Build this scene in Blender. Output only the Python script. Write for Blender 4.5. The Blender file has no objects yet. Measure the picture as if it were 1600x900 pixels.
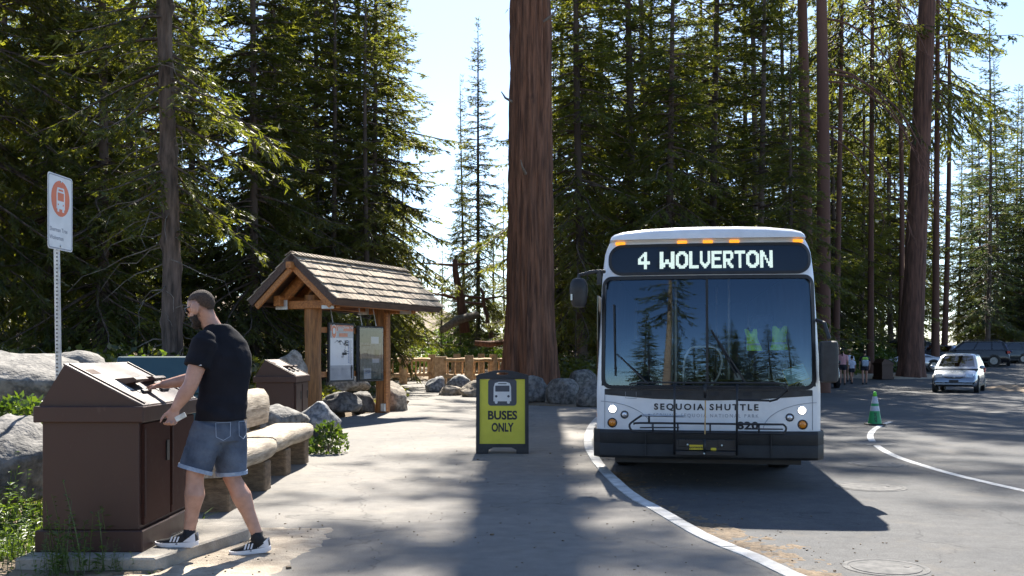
import bpy, bmesh, math, random
import numpy as np
from mathutils import Vector, Matrix, noise as mnoise
R = math.radians
C = bpy.context.scene.collection
SC = bpy.context.scene

# ------------------------------------------------------------------ camera
HORIZON_PX, FPX, EYE = 552.0, 1600.0, 1.40          # measured on the 1600 px wide photograph
cam_d = bpy.data.cameras.new('camera')
cam = bpy.data.objects.new('camera', cam_d); C.objects.link(cam)
cam.location = (0, 0, EYE); cam.rotation_euler = (R(90), 0, 0)
cam_d.sensor_width = 36.0; cam_d.lens = 36.0 * FPX / 1600.0
cam_d.shift_y = (HORIZON_PX - 450.0) / 1600.0
cam_d.clip_start = 0.1; cam_d.clip_end = 3000
SC.camera = cam

# ------------------------------------------------------------------ daylight
SUN_EL, SUN_AZ = R(46), R(1.2)                      # azimuth from +Y towards +X
world = bpy.data.worlds.new('World'); SC.world = world; world.use_nodes = True
wn = world.node_tree.nodes; wl = world.node_tree.links
bg = wn['Background']
sky = wn.new('ShaderNodeTexSky'); sky.sky_type = 'NISHITA'; sky.sun_disc = False
sky.sun_elevation = SUN_EL; sky.sun_rotation = SUN_AZ
sky.altitude = 2000; sky.air_density = 1.0; sky.dust_density = 1.4; sky.ozone_density = 2.0
wl.new(sky.outputs['Color'], bg.inputs['Color'])
bg.inputs['Strength'].default_value = 0.085
sun_d = bpy.data.lights.new('sun', 'SUN'); sun_d.energy = 5.0; sun_d.angle = R(0.55); sun_d.color = (1.0, 0.935, 0.83)
sun = bpy.data.objects.new('sun', sun_d); C.objects.link(sun)
sdir = Vector((math.sin(SUN_AZ) * math.cos(SUN_EL), math.cos(SUN_AZ) * math.cos(SUN_EL), math.sin(SUN_EL)))
sun.rotation_euler = sdir.to_track_quat('Z', 'Y').to_euler()
SC.view_settings.view_transform = 'Standard'; SC.view_settings.look = 'None'
SC.view_settings.exposure = 1.75; SC.view_settings.gamma = 1.0
SC.cycles.max_bounces = 8; SC.cycles.transparent_max_bounces = 12
SC.cycles.sample_clamp_indirect = 6.0

ROAD = -0.14
def P(px, py, y):                                    # photo pixel at a known distance -> world point
    return Vector(((px - 800) / FPX * y, y, EYE + (HORIZON_PX - py) / FPX * y))
def G(px, py, z=0.0):                                # photo pixel on the ground at height z
    y = FPX * (EYE - z) / (py - HORIZON_PX)
    return Vector(((px - 800) / FPX * y, y, z))

# ------------------------------------------------------------------ materials
def mat(name, base, rough=0.7, spec=0.5, metal=0.0, var=0.12, scale=4.0, stretch=(1, 1, 1), bump=0.0, bscale=None,
        second=None, coat=0.0, detail=6.0, emit=None, estr=0.0, obj_random=0.0, coord='Object', bstretch=None, lo=.35, hi=.65):
    """Principled with a two-colour noise mix, fine bump and optional per-object variation."""
    m = bpy.data.materials.new(name); m.use_nodes = True
    n, l = m.node_tree.nodes, m.node_tree.links
    b = n['Principled BSDF']
    b.inputs['Roughness'].default_value = rough; b.inputs['Metallic'].default_value = metal
    b.inputs['Specular IOR Level'].default_value = spec
    b.inputs['Coat Weight'].default_value = coat
    tc = n.new('ShaderNodeTexCoord'); mp = n.new('ShaderNodeMapping'); mp.inputs['Scale'].default_value = stretch
    l.new(tc.outputs[coord], mp.inputs['Vector'])
    ns = n.new('ShaderNodeTexNoise'); ns.inputs['Scale'].default_value = scale; ns.inputs['Detail'].default_value = detail
    ns.inputs['Roughness'].default_value = 0.6
    l.new(mp.outputs[0], ns.inputs['Vector'])
    rp = n.new('ShaderNodeValToRGB'); rp.color_ramp.elements[0].position = lo; rp.color_ramp.elements[1].position = hi
    c2 = second if second else tuple(min(1, c * (1 + var)) for c in base)
    c1 = base if second else tuple(c * (1 - var) for c in base)
    rp.color_ramp.elements[0].color = (*c1, 1); rp.color_ramp.elements[1].color = (*c2, 1)
    l.new(ns.outputs['Fac'], rp.inputs['Fac'])
    out = rp.outputs['Color']
    if obj_random:
        oi = n.new('ShaderNodeObjectInfo'); mr = n.new('ShaderNodeMapRange')
        mr.inputs['To Min'].default_value = 1 - obj_random; mr.inputs['To Max'].default_value = 1 + obj_random
        l.new(oi.outputs['Random'], mr.inputs['Value'])
        hs = n.new('ShaderNodeHueSaturation'); l.new(mr.outputs[0], hs.inputs['Value']); l.new(out, hs.inputs['Color']); out = hs.outputs[0]
    l.new(out, b.inputs['Base Color'])
    rr = n.new('ShaderNodeMapRange'); rr.inputs['To Min'].default_value = max(.02, rough - .1); rr.inputs['To Max'].default_value = min(1, rough + .1)
    l.new(ns.outputs['Fac'], rr.inputs['Value']); l.new(rr.outputs[0], b.inputs['Roughness'])
    if bump:
        n2 = n.new('ShaderNodeTexNoise'); n2.inputs['Scale'].default_value = bscale or scale * 6; n2.inputs['Detail'].default_value = 5
        mp2 = n.new('ShaderNodeMapping'); mp2.inputs['Scale'].default_value = bstretch or stretch
        l.new(tc.outputs[coord], mp2.inputs['Vector']); l.new(mp2.outputs[0], n2.inputs['Vector'])
        bp = n.new('ShaderNodeBump'); bp.inputs['Strength'].default_value = bump; bp.inputs['Distance'].default_value = 0.02
        l.new(n2.outputs['Fac'], bp.inputs['Height']); l.new(bp.outputs[0], b.inputs['Normal'])
    if emit:
        b.inputs['Emission Color'].default_value = (*emit, 1); b.inputs['Emission Strength'].default_value = estr
    return m

def leafmat(name, dark, light, trans, tw=0.35, scale=1.2, rnd=0.25):
    m = bpy.data.materials.new(name); m.use_nodes = True
    n, l = m.node_tree.nodes, m.node_tree.links
    n.remove(n['Principled BSDF'])
    tc = n.new('ShaderNodeTexCoord'); ns = n.new('ShaderNodeTexNoise'); ns.inputs['Scale'].default_value = scale; ns.inputs['Detail'].default_value = 5
    l.new(tc.outputs['Object'], ns.inputs['Vector'])
    rp = n.new('ShaderNodeValToRGB'); rp.color_ramp.elements[0].position = .36; rp.color_ramp.elements[1].position = .64
    rp.color_ramp.elements[0].color = (*dark, 1); rp.color_ramp.elements[1].color = (*light, 1)
    l.new(ns.outputs['Fac'], rp.inputs['Fac'])
    oi = n.new('ShaderNodeObjectInfo'); mr = n.new('ShaderNodeMapRange'); mr.inputs['To Min'].default_value = 1 - rnd; mr.inputs['To Max'].default_value = 1 + rnd
    l.new(oi.outputs['Random'], mr.inputs['Value'])
    hs = n.new('ShaderNodeHueSaturation'); l.new(mr.outputs[0], hs.inputs['Value']); l.new(rp.outputs[0], hs.inputs['Color'])
    d = n.new('ShaderNodeBsdfDiffuse'); t = n.new('ShaderNodeBsdfTranslucent'); g = n.new('ShaderNodeBsdfGlossy')
    g.inputs['Roughness'].default_value = .42
    l.new(hs.outputs[0], d.inputs['Color'])
    mx = n.new('ShaderNodeMixRGB'); mx.blend_type = 'MULTIPLY'; mx.inputs[0].default_value = 1; mx.inputs[2].default_value = (*trans, 1)
    l.new(hs.outputs[0], mx.inputs[1]); l.new(mx.outputs[0], t.inputs['Color'])
    m1 = n.new('ShaderNodeMixShader'); m1.inputs[0].default_value = tw; l.new(d.outputs[0], m1.inputs[1]); l.new(t.outputs[0], m1.inputs[2])
    m2 = n.new('ShaderNodeMixShader'); m2.inputs[0].default_value = .05; l.new(m1.outputs[0], m2.inputs[1]); l.new(g.outputs[0], m2.inputs[2])
    l.new(m2.outputs[0], n['Material Output'].inputs['Surface'])
    return m

def glassmat(name, tint=(.3, .36, .36), refl=1.0, wav=0.0, wscale=1.5, ior=1.5):
    """Thin window glass: tinted see-through plus Fresnel mirror, with slightly wavy surface."""
    m = bpy.data.materials.new(name); m.use_nodes = True
    n, l = m.node_tree.nodes, m.node_tree.links
    n.remove(n['Principled BSDF'])
    t = n.new('ShaderNodeBsdfTransparent'); t.inputs['Color'].default_value = (*tint, 1)
    g = n.new('ShaderNodeBsdfGlossy'); g.inputs['Roughness'].default_value = .005; g.inputs['Color'].default_value = (*refl, 1) if hasattr(refl, '__len__') else (refl, refl, refl, 1)
    fr = n.new('ShaderNodeFresnel'); fr.inputs['IOR'].default_value = ior
    mx = n.new('ShaderNodeMixShader'); l.new(fr.outputs[0], mx.inputs[0]); l.new(t.outputs[0], mx.inputs[1]); l.new(g.outputs[0], mx.inputs[2])
    if wav:
        tc = n.new('ShaderNodeTexCoord'); mp = n.new('ShaderNodeMapping'); mp.inputs['Scale'].default_value = (1, 1, .45)
        ns = n.new('ShaderNodeTexNoise'); ns.inputs['Scale'].default_value = wscale; ns.inputs['Detail'].default_value = 1
        l.new(tc.outputs['Object'], mp.inputs[0]); l.new(mp.outputs[0], ns.inputs['Vector'])
        bp = n.new('ShaderNodeBump'); bp.inputs['Strength'].default_value = 1; bp.inputs['Distance'].default_value = wav
        l.new(ns.outputs['Fac'], bp.inputs['Height']); l.new(bp.outputs[0], g.inputs['Normal'])
    l.new(mx.outputs[0], n['Material Output'].inputs['Surface'])
    return m

# ------------------------------------------------------------------ object helpers
def tag(o, label=None, cat=None, group=None, kind=None):
    if label: o['label'] = label
    if cat: o['category'] = cat
    if group: o['group'] = group
    if kind: o['kind'] = kind
    return o
def thing(name, label, cat, loc=(0, 0, 0), rz=0.0, group=None):
    o = bpy.data.objects.new(name, None); C.objects.link(o)
    o.empty_display_size = .2; o.location = loc; o.rotation_euler = (0, 0, rz)
    return tag(o, label, cat, group)
def link(name, me, parent=None, loc=(0, 0, 0), rot=(0, 0, 0), scale=(1, 1, 1)):
    o = bpy.data.objects.new(name, me); C.objects.link(o)
    o.location = loc; o.rotation_euler = rot; o.scale = scale
    if parent: o.parent = parent
    return o
def copy_tree(o, parent=None):
    c = o.copy(); C.objects.link(c); c.parent = parent
    for ch in list(o.children): copy_tree(ch, c)
    return c

class MB:
    """collects shapes; build() links them as ONE mesh object"""
    def __init__(s): s.v = []; s.f = []; s.mi = []; s.cur = 0
    def add(s, vs, fs):
        o = len(s.v); s.v += [tuple(v) for v in vs]; s.f += [tuple(i + o for i in f) for f in fs]; s.mi += [s.cur] * len(fs); return s
    def box(s, c, d, rot=None):
        c = Vector(c); vs = []
        for x in (-.5, .5):
            for y in (-.5, .5):
                for z in (-.5, .5):
                    p = Vector((x * d[0], y * d[1], z * d[2]))
                    vs.append(c + (rot @ p if rot else p))
        return s.add(vs, [(0, 1, 3, 2), (4, 6, 7, 5), (0, 4, 5, 1), (2, 3, 7, 6), (0, 2, 6, 4), (1, 5, 7, 3)])
    def beam(s, p0, p1, w, h, up=(0, 0, 1)):
        p0, p1 = Vector(p0), Vector(p1); d = (p1 - p0); L = d.length; d.normalize()
        side = d.cross(Vector(up)); side.normalize(); u = side.cross(d)
        m = Matrix((side, d, u)).transposed()
        return s.box((p0 + p1) / 2, (w, L, h), m)
    def tube(s, pts, rs, n=8, caps=True, up=None):
        pts = [Vector(p) for p in pts]
        if not hasattr(rs, '__len__'): rs = [rs] * len(pts)
        vs, fs = [], []; a = None
        for i, p in enumerate(pts):
            d = pts[min(i + 1, len(pts) - 1)] - pts[max(i - 1, 0)]; d.normalize()
            if a is None:
                a = d.orthogonal()
            a = a - d * a.dot(d)
            a = a.normalized() if a.length > 1e-6 else d.orthogonal().normalized()
            b = d.cross(a)
            for k in range(n):
                t = 2 * math.pi * k / n
                vs.append(p + (a * math.cos(t) + b * math.sin(t)) * rs[i])
        for i in range(len(pts) - 1):
            for k in range(n):
                k2 = (k + 1) % n
                fs.append((i * n + k, i * n + k2, (i + 1) * n + k2, (i + 1) * n + k))
        if caps:
            fs.append(tuple(range(n - 1, -1, -1))); fs.append(tuple((len(pts) - 1) * n + k for k in range(n)))
        return s.add(vs, fs)
    def cyl(s, p0, p1, r0, r1=None, n=12): return s.tube([p0, p1], [r0, r0 if r1 is None else r1], n)
    def lathe(s, prof, c=(0, 0, 0), n=16, caps=True, axis=None):
        c = Vector(c); m = axis or Matrix.Identity(3); vs, fs = [], []
        for r, z in prof:
            for k in range(n):
                t = 2 * math.pi * k / n; vs.append(c + m @ Vector((r * math.cos(t), r * math.sin(t), z)))
        for i in range(len(prof) - 1):
            for k in range(n):
                k2 = (k + 1) % n; fs.append((i * n + k, i * n + k2, (i + 1) * n + k2, (i + 1) * n + k))
        if caps:
            fs.append(tuple(range(n - 1, -1, -1))); fs.append(tuple((len(prof) - 1) * n + k for k in range(n)))
        return s.add(vs, fs)
    def loft(s, rings, caps=True):
        n = len(rings[0]); vs = [Vector(p) for r in rings for p in r]; fs = []
        for i in range(len(rings) - 1):
            for k in range(n):
                k2 = (k + 1) % n; fs.append((i * n + k, i * n + k2, (i + 1) * n + k2, (i + 1) * n + k))
        if caps:
            fs.append(tuple(range(n - 1, -1, -1))); fs.append(tuple((len(rings) - 1) * n + k for k in range(n)))
        return s.add(vs, fs)
    def ell(s, c, r, rot=None, nu=12, nv=8):
        c = Vector(c); vs, fs = [], []
        for j in range(1, nv):
            ph = math.pi * j / nv
            for k in range(nu):
                t = 2 * math.pi * k / nu
                p = Vector((r[0] * math.sin(ph) * math.cos(t), r[1] * math.sin(ph) * math.sin(t), r[2] * math.cos(ph)))
                vs.append(c + (rot @ p if rot else p))
        top = len(vs); p = Vector((0, 0, r[2])); vs.append(c + (rot @ p if rot else p)); vs.append(c - (rot @ p if rot else p))
        for j in range(nv - 2):
            for k in range(nu):
                k2 = (k + 1) % nu; fs.append((j * nu + k, (j + 1) * nu + k, (j + 1) * nu + k2, j * nu + k2))
        for k in range(nu):
            k2 = (k + 1) % nu; fs.append((top, k, k2)); fs.append((top + 1, (nv - 2) * nu + k2, (nv - 2) * nu + k))
        return s.add(vs, fs)
    def prism(s, poly, a, b, f):
        """poly of 2D points extruded between parameters a and b through f(p, q, t) -> 3D"""
        n = len(poly); vs = [f(p, q, a) for p, q in poly] + [f(p, q, b) for p, q in poly]
        fs = [tuple(range(n)), tuple(range(2 * n - 1, n - 1, -1))] + [(k, k + n, (k + 1) % n + n, (k + 1) % n) for k in range(n)]
        return s.add(vs, fs)
    def quad(s, *p): return s.add(p, [tuple(range(len(p)))])
    def build(s, name, mats, parent=None, loc=(0, 0, 0), rot=(0, 0, 0), smooth=False, bevel=0, seg=1, fix=True, off=None):
        me = bpy.data.meshes.new(name)
        vs = s.v if off is None else [tuple(Vector(v) - Vector(off)) for v in s.v]
        me.from_pydata(vs, [], s.f)
        for m in (mats if isinstance(mats, (list, tuple)) else [mats]): me.materials.append(m)
        me.polygons.foreach_set('material_index', s.mi)
        if bevel or fix:
            bm = bmesh.new(); bm.from_mesh(me)
            if fix: bmesh.ops.recalc_face_normals(bm, faces=bm.faces)
            if bevel:
                es = [e for e in bm.edges if len(e.link_faces) == 2 and e.calc_face_angle(0) > .5]
                bmesh.ops.bevel(bm, geom=es, offset=bevel, segments=seg, affect='EDGES', profile=.5, clamp_overlap=True)
            bm.to_mesh(me); bm.free()
        if smooth: me.polygons.foreach_set('use_smooth', [True] * len(me.polygons))
        if bevel and not smooth:
            pass
        return link(name, me, parent, loc, rot)

def auto_smooth(o, ang=40):
    me = o.data; me.polygons.foreach_set('use_smooth', [True] * len(me.polygons))
    bm = bmesh.new(); bm.from_mesh(me)
    for e in bm.edges:
        e.smooth = not (len(e.link_faces) == 2 and e.calc_face_angle(0) > R(ang))
    bm.to_mesh(me); bm.free(); return o

def rrect(w, h, r, n=6, c=(0, 0)):
    """rounded rectangle outline, counter-clockwise"""
    pts = []
    for sx, sy, a0 in ((1, 1, 0), (-1, 1, 90), (-1, -1, 180), (1, -1, 270)):
        for k in range(n + 1):
            a = R(a0 + 90 * k / n)
            pts.append((c[0] + sx * (w / 2 - r) + r * math.cos(a), c[1] + sy * (h / 2 - r) + r * math.sin(a)))
    return pts

def organic(name, mb, voxel, material, parent=None, smooth=4, loc=(0, 0, 0), disp=None, off=None):
    """voxel-fuses overlapping closed shapes into one continuous surface"""
    me = bpy.data.meshes.new(name + '_src')
    vs = mb.v if off is None else [tuple(Vector(v) - Vector(off)) for v in mb.v]
    me.from_pydata(vs, [], mb.f)
    bm = bmesh.new(); bm.from_mesh(me); bmesh.ops.recalc_face_normals(bm, faces=bm.faces); bm.to_mesh(me); bm.free()
    o = bpy.data.objects.new(name + '_src', me); C.objects.link(o)
    m = o.modifiers.new('r', 'REMESH'); m.mode = 'VOXEL'; m.voxel_size = voxel
    if smooth:
        q = o.modifiers.new('s', 'SMOOTH'); q.factor = .5; q.iterations = smooth
    dg = bpy.context.evaluated_depsgraph_get(); dg.update()
    nm = bpy.data.meshes.new_from_object(o.evaluated_get(dg)); nm.name = name
    bpy.data.objects.remove(o); bpy.data.meshes.remove(me)
    if disp:
        for v in nm.vertices: v.co = disp(v.co.copy(), v.normal.copy())
    nm.polygons.foreach_set('use_smooth', [True] * len(nm.polygons))
    nm.materials.clear(); nm.materials.append(material)
    return link(name, nm, parent, loc)

def text_mesh(txt, size, material, name='lettering', parent=None, M=None, bold=0.0, sx=1.0, depth=0.002, align='CENTER', spacing=1.0, res=3):
    cu = bpy.data.curves.new('t', 'FONT'); cu.body = txt; cu.size = size; cu.align_x = align; cu.align_y = 'CENTER'
    cu.offset = bold; cu.extrude = depth / 2; cu.resolution_u = res; cu.space_character = spacing
    o = bpy.data.objects.new('t', cu); C.objects.link(o)
    dg = bpy.context.evaluated_depsgraph_get(); dg.update()
    me = bpy.data.meshes.new_from_object(o.evaluated_get(dg)); me.name = name
    bpy.data.objects.remove(o); bpy.data.curves.remove(cu)
    me.transform(Matrix.Diagonal((sx, 1, 1, 1)))
    if M is not None: me.transform(M)
    me.materials.clear(); me.materials.append(material)
    return link(name, me, parent)
def frame_m(origin, xa, ya):
    """matrix whose local x,y lie along xa,ya"""
    xa = Vector(xa).normalized(); ya = Vector(ya).normalized(); za = xa.cross(ya)
    m = Matrix((xa, ya, za)).transposed().to_4x4(); m.translation = Vector(origin); return m
# ------------------------------------------------------------------ palette of materials
def asphalt(name, base, light, brown, sc=140.0):
    m = bpy.data.materials.new(name); m.use_nodes = True
    n, l = m.node_tree.nodes, m.node_tree.links; b = n['Principled BSDF']
    tc = n.new('ShaderNodeTexCoord')
    def ns(scale, det=4, ro=.6):
        q = n.new('ShaderNodeTexNoise'); q.inputs['Scale'].default_value = scale; q.inputs['Detail'].default_value = det
        q.inputs['Roughness'].default_value = ro; l.new(tc.outputs['Object'], q.inputs['Vector']); return q
    fine, mid, big = ns(sc, 3, .7), ns(6, 6), ns(.45, 5)
    def ramp(src, a, ca, bb, cb):
        r = n.new('ShaderNodeValToRGB'); r.color_ramp.elements[0].position = a; r.color_ramp.elements[1].position = bb
        r.color_ramp.elements[0].color = (*ca, 1); r.color_ramp.elements[1].color = (*cb, 1); l.new(src, r.inputs['Fac']); return r.outputs[0]
    def mix(f, a, c, mode='MIX'):
        x = n.new('ShaderNodeMixRGB'); x.blend_type = mode
        if isinstance(f, float): x.inputs[0].default_value = f
        else: l.new(f, x.inputs[0])
        l.new(a, x.inputs[1]); l.new(c, x.inputs[2]); return x.outputs[0]
    c = ramp(fine.outputs['Fac'], .38, base, .66, light)
    w = (1, 1, 1)
    c = mix(1.0, c, ramp(mid.outputs['Fac'], .3, (.82, .82, .82), .7, (1.1, 1.1, 1.1)), 'MULTIPLY')
    c = mix(1.0, c, ramp(big.outputs['Fac'], .35, (.78, .79, .8), .65, (1.12, 1.1, 1.06)), 'MULTIPLY')
    dirt = ns(1.7, 8, .7); br = n.new('ShaderNodeRGB'); br.outputs[0].default_value = (*brown, 1)
    c = mix(ramp(dirt.outputs['Fac'], .52, (0, 0, 0), .8, (.6, .6, .6)), c, br.outputs[0])
    # hairline cracks
    vo = n.new('ShaderNodeTexVoronoi'); vo.feature = 'DISTANCE_TO_EDGE'; vo.inputs['Scale'].default_value = .33
    wv = n.new('ShaderNodeTexNoise'); wv.inputs['Scale'].default_value = 1.3; wv.inputs['Detail'].default_value = 6
    l.new(tc.outputs['Object'], wv.inputs['Vector'])
    vm = n.new('ShaderNodeVectorMath'); vm.operation = 'MULTIPLY_ADD'; vm.inputs[1].default_value = (1.6, 1.6, 0)
    l.new(wv.outputs['Color'], vm.inputs[0]); l.new(tc.outputs['Object'], vm.inputs[2]); l.new(vm.outputs[0], vo.inputs['Vector'])
    dk = n.new('ShaderNodeRGB'); dk.outputs[0].default_value = (base[0] * .45, base[1] * .45, base[2] * .45, 1)
    c = mix(ramp(vo.outputs['Distance'], .0008, (.6, .6, .6), .004, (0, 0, 0)), c, dk.outputs[0])
    l.new(c, b.inputs['Base Color']); b.inputs['Roughness'].default_value = .88; b.inputs['Specular IOR Level'].default_value = .3
    bp = n.new('ShaderNodeBump'); bp.inputs['Strength'].default_value = .55; bp.inputs['Distance'].default_value = .008
    l.new(fine.outputs['Fac'], bp.inputs['Height']); l.new(bp.outputs[0], b.inputs['Normal'])
    return m

M = {}
M['walk'] = asphalt('walkway asphalt', (.112, .106, .099), (.285, .268, .245), (.24, .205, .16))
M['road'] = asphalt('road asphalt', (.050, .052, .057), (.118, .118, .119), (.15, .13, .105))
M['duff'] = mat('forest duff', (.10, .072, .045), .95, second=(.27, .20, .13), scale=1.4, bump=.9, bscale=30, detail=9)
M['sand'] = mat('trampled sandy soil', (.26, .21, .155), .95, second=(.46, .39, .30), scale=7, bump=.8, bscale=60, detail=9)
M['litterdirt'] = mat('gutter dirt', (.070, .050, .032), .95, second=(.20, .145, .09), scale=14, bump=.9, bscale=70, detail=9)
M['kerb'] = mat('kerb concrete', (.36, .35, .33), .88, second=(.62, .61, .58), scale=6, bump=.35, bscale=80, detail=9)
M['concrete'] = mat('pad concrete', (.20, .18, .15), .9, second=(.36, .325, .275), scale=5, bump=.4, bscale=70, detail=8)
M['line'] = mat('road paint', (.22, .22, .22), .8, second=(.50, .50, .49), scale=14, bump=.4, bscale=120, lo=.36, hi=.5, detail=10)
M['granite'] = mat('granite', (.075, .072, .068), .88, second=(.225, .21, .19), scale=9, lo=.40, hi=.62, bump=.9, bscale=26, detail=10)
M['granite_tan'] = mat('tan granite', (.14, .115, .085), .85, second=(.38, .32, .25), scale=9, lo=.4, hi=.62, bump=.6, bscale=22, detail=10)
M['granite_blue'] = mat('grey granite', (.09, .097, .105), .8, second=(.30, .30, .30), scale=10, lo=.4, hi=.6, bump=.6, bscale=30, detail=10)
M['iron'] = mat('cast iron', (.12, .12, .118), .95, second=(.20, .196, .19), scale=9, bump=.6, bscale=120, spec=.08)

# ------------------------------------------------------------------ outlines of the paved areas
KERB = [(14, -7), (9, -3.4), (5, .3), (3.6, 2.0), (2.8, 3.3), (2.3, 4.5), (1.95, 5.5), (1.706, 6.44), (1.606, 7.0), (1.405, 7.8), (1.22, 9.29),
        (1.12, 10.0), (1.05, 11.6), (1.035, 13.58), (1.12, 16), (1.5, 20), (2.2, 24.5), (3.4, 30), (5, 36), (7, 44), (10, 48), (15, 53), (19, 57), (20, 63), (20, 98)]
def catmull(pts, per=6):
    out = []
    p = [Vector(q) for q in pts]
    for i in range(len(p) - 1):
        a, b, c, d = p[max(i - 1, 0)], p[i], p[i + 1], p[min(i + 2, len(p) - 1)]
        for k in range(per):
            t = k / per
            out.append(.5 * ((2 * b) + (c - a) * t + (2 * a - 5 * b + 4 * c - d) * t * t + (3 * b - a - 3 * c + d) * t ** 3))
    out.append(p[-1]); return out
KC = catmull(KERB)
KY = np.array([p.y for p in KC]); KX = np.array([p.x for p in KC])
def kerb_x(y): return float(np.interp(y, KY, KX))
def road_z(y):
    t = min(max((y - 44) / 36, 0), 1); return ROAD + (t * t * (3 - 2 * t)) * .76
WALK = [(-2.1, -9), (9, -3.4)] + [(p.x, p.y) for p in KC if -3.2 < p.y < 25] + [(2.25, 26.4), (1.2, 27.0), (.3, 27.6), (-.8, 31), (-1.4, 34.5), (-2.6, 37.5), (-3.2, 40), (-3.0, 45), (-1.2, 45.2),
        (-1, 52), (-4, 52.5), (-9, 51), (-14, 48), (-13, 43), (-7, 41), (-4.6, 36), (-3.0, 30), (-2.7, 25.6), (-3.3, 24.4), (-4.0, 20.6), (-3.2, 17.5), (-2.75, 15), (-3.1, 14), (-3.35, 8.4), (-2.2, 8.1), (-1.75, 7.3), (-1.8, 6.9), (-2.0, 6.3), (-2.1, 5)]
def inside(poly, x, y):
    r = False; j = len(poly) - 1
    for i in range(len(poly)):
        xi, yi = poly[i]; xj, yj = poly[j]
        if (yi > y) != (yj > y) and x < (xj - xi) * (y - yi) / (yj - yi) + xi: r = not r
        j = i
    return r
def ground_z(x, y):
    """height of the natural ground"""
    h = .02 + .05 * mnoise.noise((x * .35, y * .35, 0)) + .02 * mnoise.noise((x * 1.7, y * 1.7, 3))
    if x < -3.4: h += .10 * min(1, (-3.4 - x) / 2.0) * max(0, min(1, (y - 8) / 3))
    far = max(0, y - 30)
    if x > 8: h += road_z(y) - .02
    elif x < -5 and y > 34: h += .085 * (y - 34) * min(1, (-5 - x) / 10) * (1 if y < 150 else 150 / y)
    elif y > 44: h += .02 * far + .5 * mnoise.noise((x * .06, y * .06, 1.7))
    return h

def sheet_poly(name, pts, z, m, skirt=.2):
    mb = MB(); n = len(pts)
    mb.add([(x, y, z) for x, y in pts] + [(x, y, z - skirt) for x, y in pts], [tuple(range(n))] + [(k, k + n, (k + 1) % n + n, (k + 1) % n) for k in range(n)])
    o = mb.build(name, m, fix=False)
    bm = bmesh.new(); bm.from_mesh(o.data); bmesh.ops.triangulate(bm, faces=bm.faces); bmesh.ops.recalc_face_normals(bm, faces=bm.faces)
    if sum(f.normal.z * f.calc_area() for f in bm.faces) < 0: bmesh.ops.reverse_faces(bm, faces=bm.faces)
    bm.to_mesh(o.data); bm.free()
    return tag(o, kind='structure')
def heightfield(name, xs, ys, f, m, kind='structure', smooth=True):
    vs = [(x, y, f(x, y)) for y in ys for x in xs]; nx = len(xs)
    fs = [(j * nx + i, j * nx + i + 1, (j + 1) * nx + i + 1, (j + 1) * nx + i) for j in range(len(ys) - 1) for i in range(nx - 1)]
    mb = MB(); mb.add(vs, fs); return tag(mb.build(name, m, smooth=smooth, fix=False), kind=kind)

xs = sorted(set(list(np.arange(-30, 30.01, 1.0)) + list(np.arange(-8, 3.01, .25)) + [-600, -400, -250, -160, -110, -80, -60, -45, -37, 37, 45, 60, 80, 110, 160, 250, 400, 600]))
ys = sorted(set(list(np.arange(-40, 100.01, 1.5)) + list(np.arange(4, 30.01, .3)) + [-600, -300, -150, -90, -60, 110, 125, 145, 170, 210, 280, 380, 600, 900]))
def gfun(x, y):
    if x > kerb_x(y) - .35 and y < 97 and -40 < y: return min(road_z(y), -.14) - .3 if y < 46 else road_z(y) - .3
    for dx, dy in ((0, 0), (.3, 0), (-.3, 0), (0, .3), (0, -.3)):
        if inside(WALK, x + dx, y + dy): return -.3 if y < 46 else -.02
    return ground_z(x, y)
heightfield('ground', [float(v) for v in xs], [float(v) for v in ys], gfun, M['duff'])
sheet_poly('walkway', WALK, 0.0, M['walk'])

# road: from the kerb out to the right, rising gently towards the car park
rys = [-40, -30, -22, -15, -10, -7] + [float(v) for v in np.arange(-6, 98.1, 1.0)]
vs, fs = [], []
NS = 30
for y in rys:
    x0 = kerb_x(y) if y > -7 else 14
    if y < -7: x0 = -60
    for k in range(NS + 1): vs.append((x0 + (90 - x0) * (k / NS) ** 1.6, y, road_z(y)))
for j in range(len(rys) - 1):
    for k in range(NS): fs.append((j * (NS + 1) + k, j * (NS + 1) + k + 1, (j + 1) * (NS + 1) + k + 1, (j + 1) * (NS + 1) + k))
mb = MB(); mb.add(vs, fs); tag(mb.build('road', M['road'], fix=False), kind='structure')

# kerb: individual concrete lengths with open joints
kerb = tag(thing('kerb', None, None), kind='structure')
seg_pts = [p for p in KC if -1.5 < p.y < 47]
def resample(pts, d):
    out = [pts[0].copy()]; acc = 0
    for a, b in zip(pts, pts[1:]):
        L = (b - a).length; t = d - acc
        while t <= L: out.append(a.lerp(b, t / L)); t += d
        acc = (acc + L) % d
    return out
kp = resample(seg_pts, .3); rng = random.Random(4)
i = 0
while i + 4 < len(kp):
    k = rng.choice((3, 4, 4)); run = [Vector((p.x, p.y, 0)) for p in kp[i:i + k + 1]]
    if len(run) < 2: break
    rings = []
    for j, p in enumerate(run):
        d = (run[min(j + 1, len(run) - 1)] - run[max(j - 1, 0)]).normalized(); nr = Vector((d.y, -d.x, 0))
        q = p + d * (.008 if j == 0 else -.008 if j == len(run) - 1 else 0)
        zt = .008 + rng.uniform(-.003, .003)
        rings.append([q + nr * .004 + Vector((0, 0, -.2)), q + nr * .004 + Vector((0, 0, zt)), q + nr * .130 + Vector((0, 0, zt)), q + nr * .150 + Vector((0, 0, zt - .025)), q + nr * .170 + Vector((0, 0, -.2))])
    MB().loft(rings).build('kerb_stone', M['kerb'], kerb)
    i += k

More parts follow.
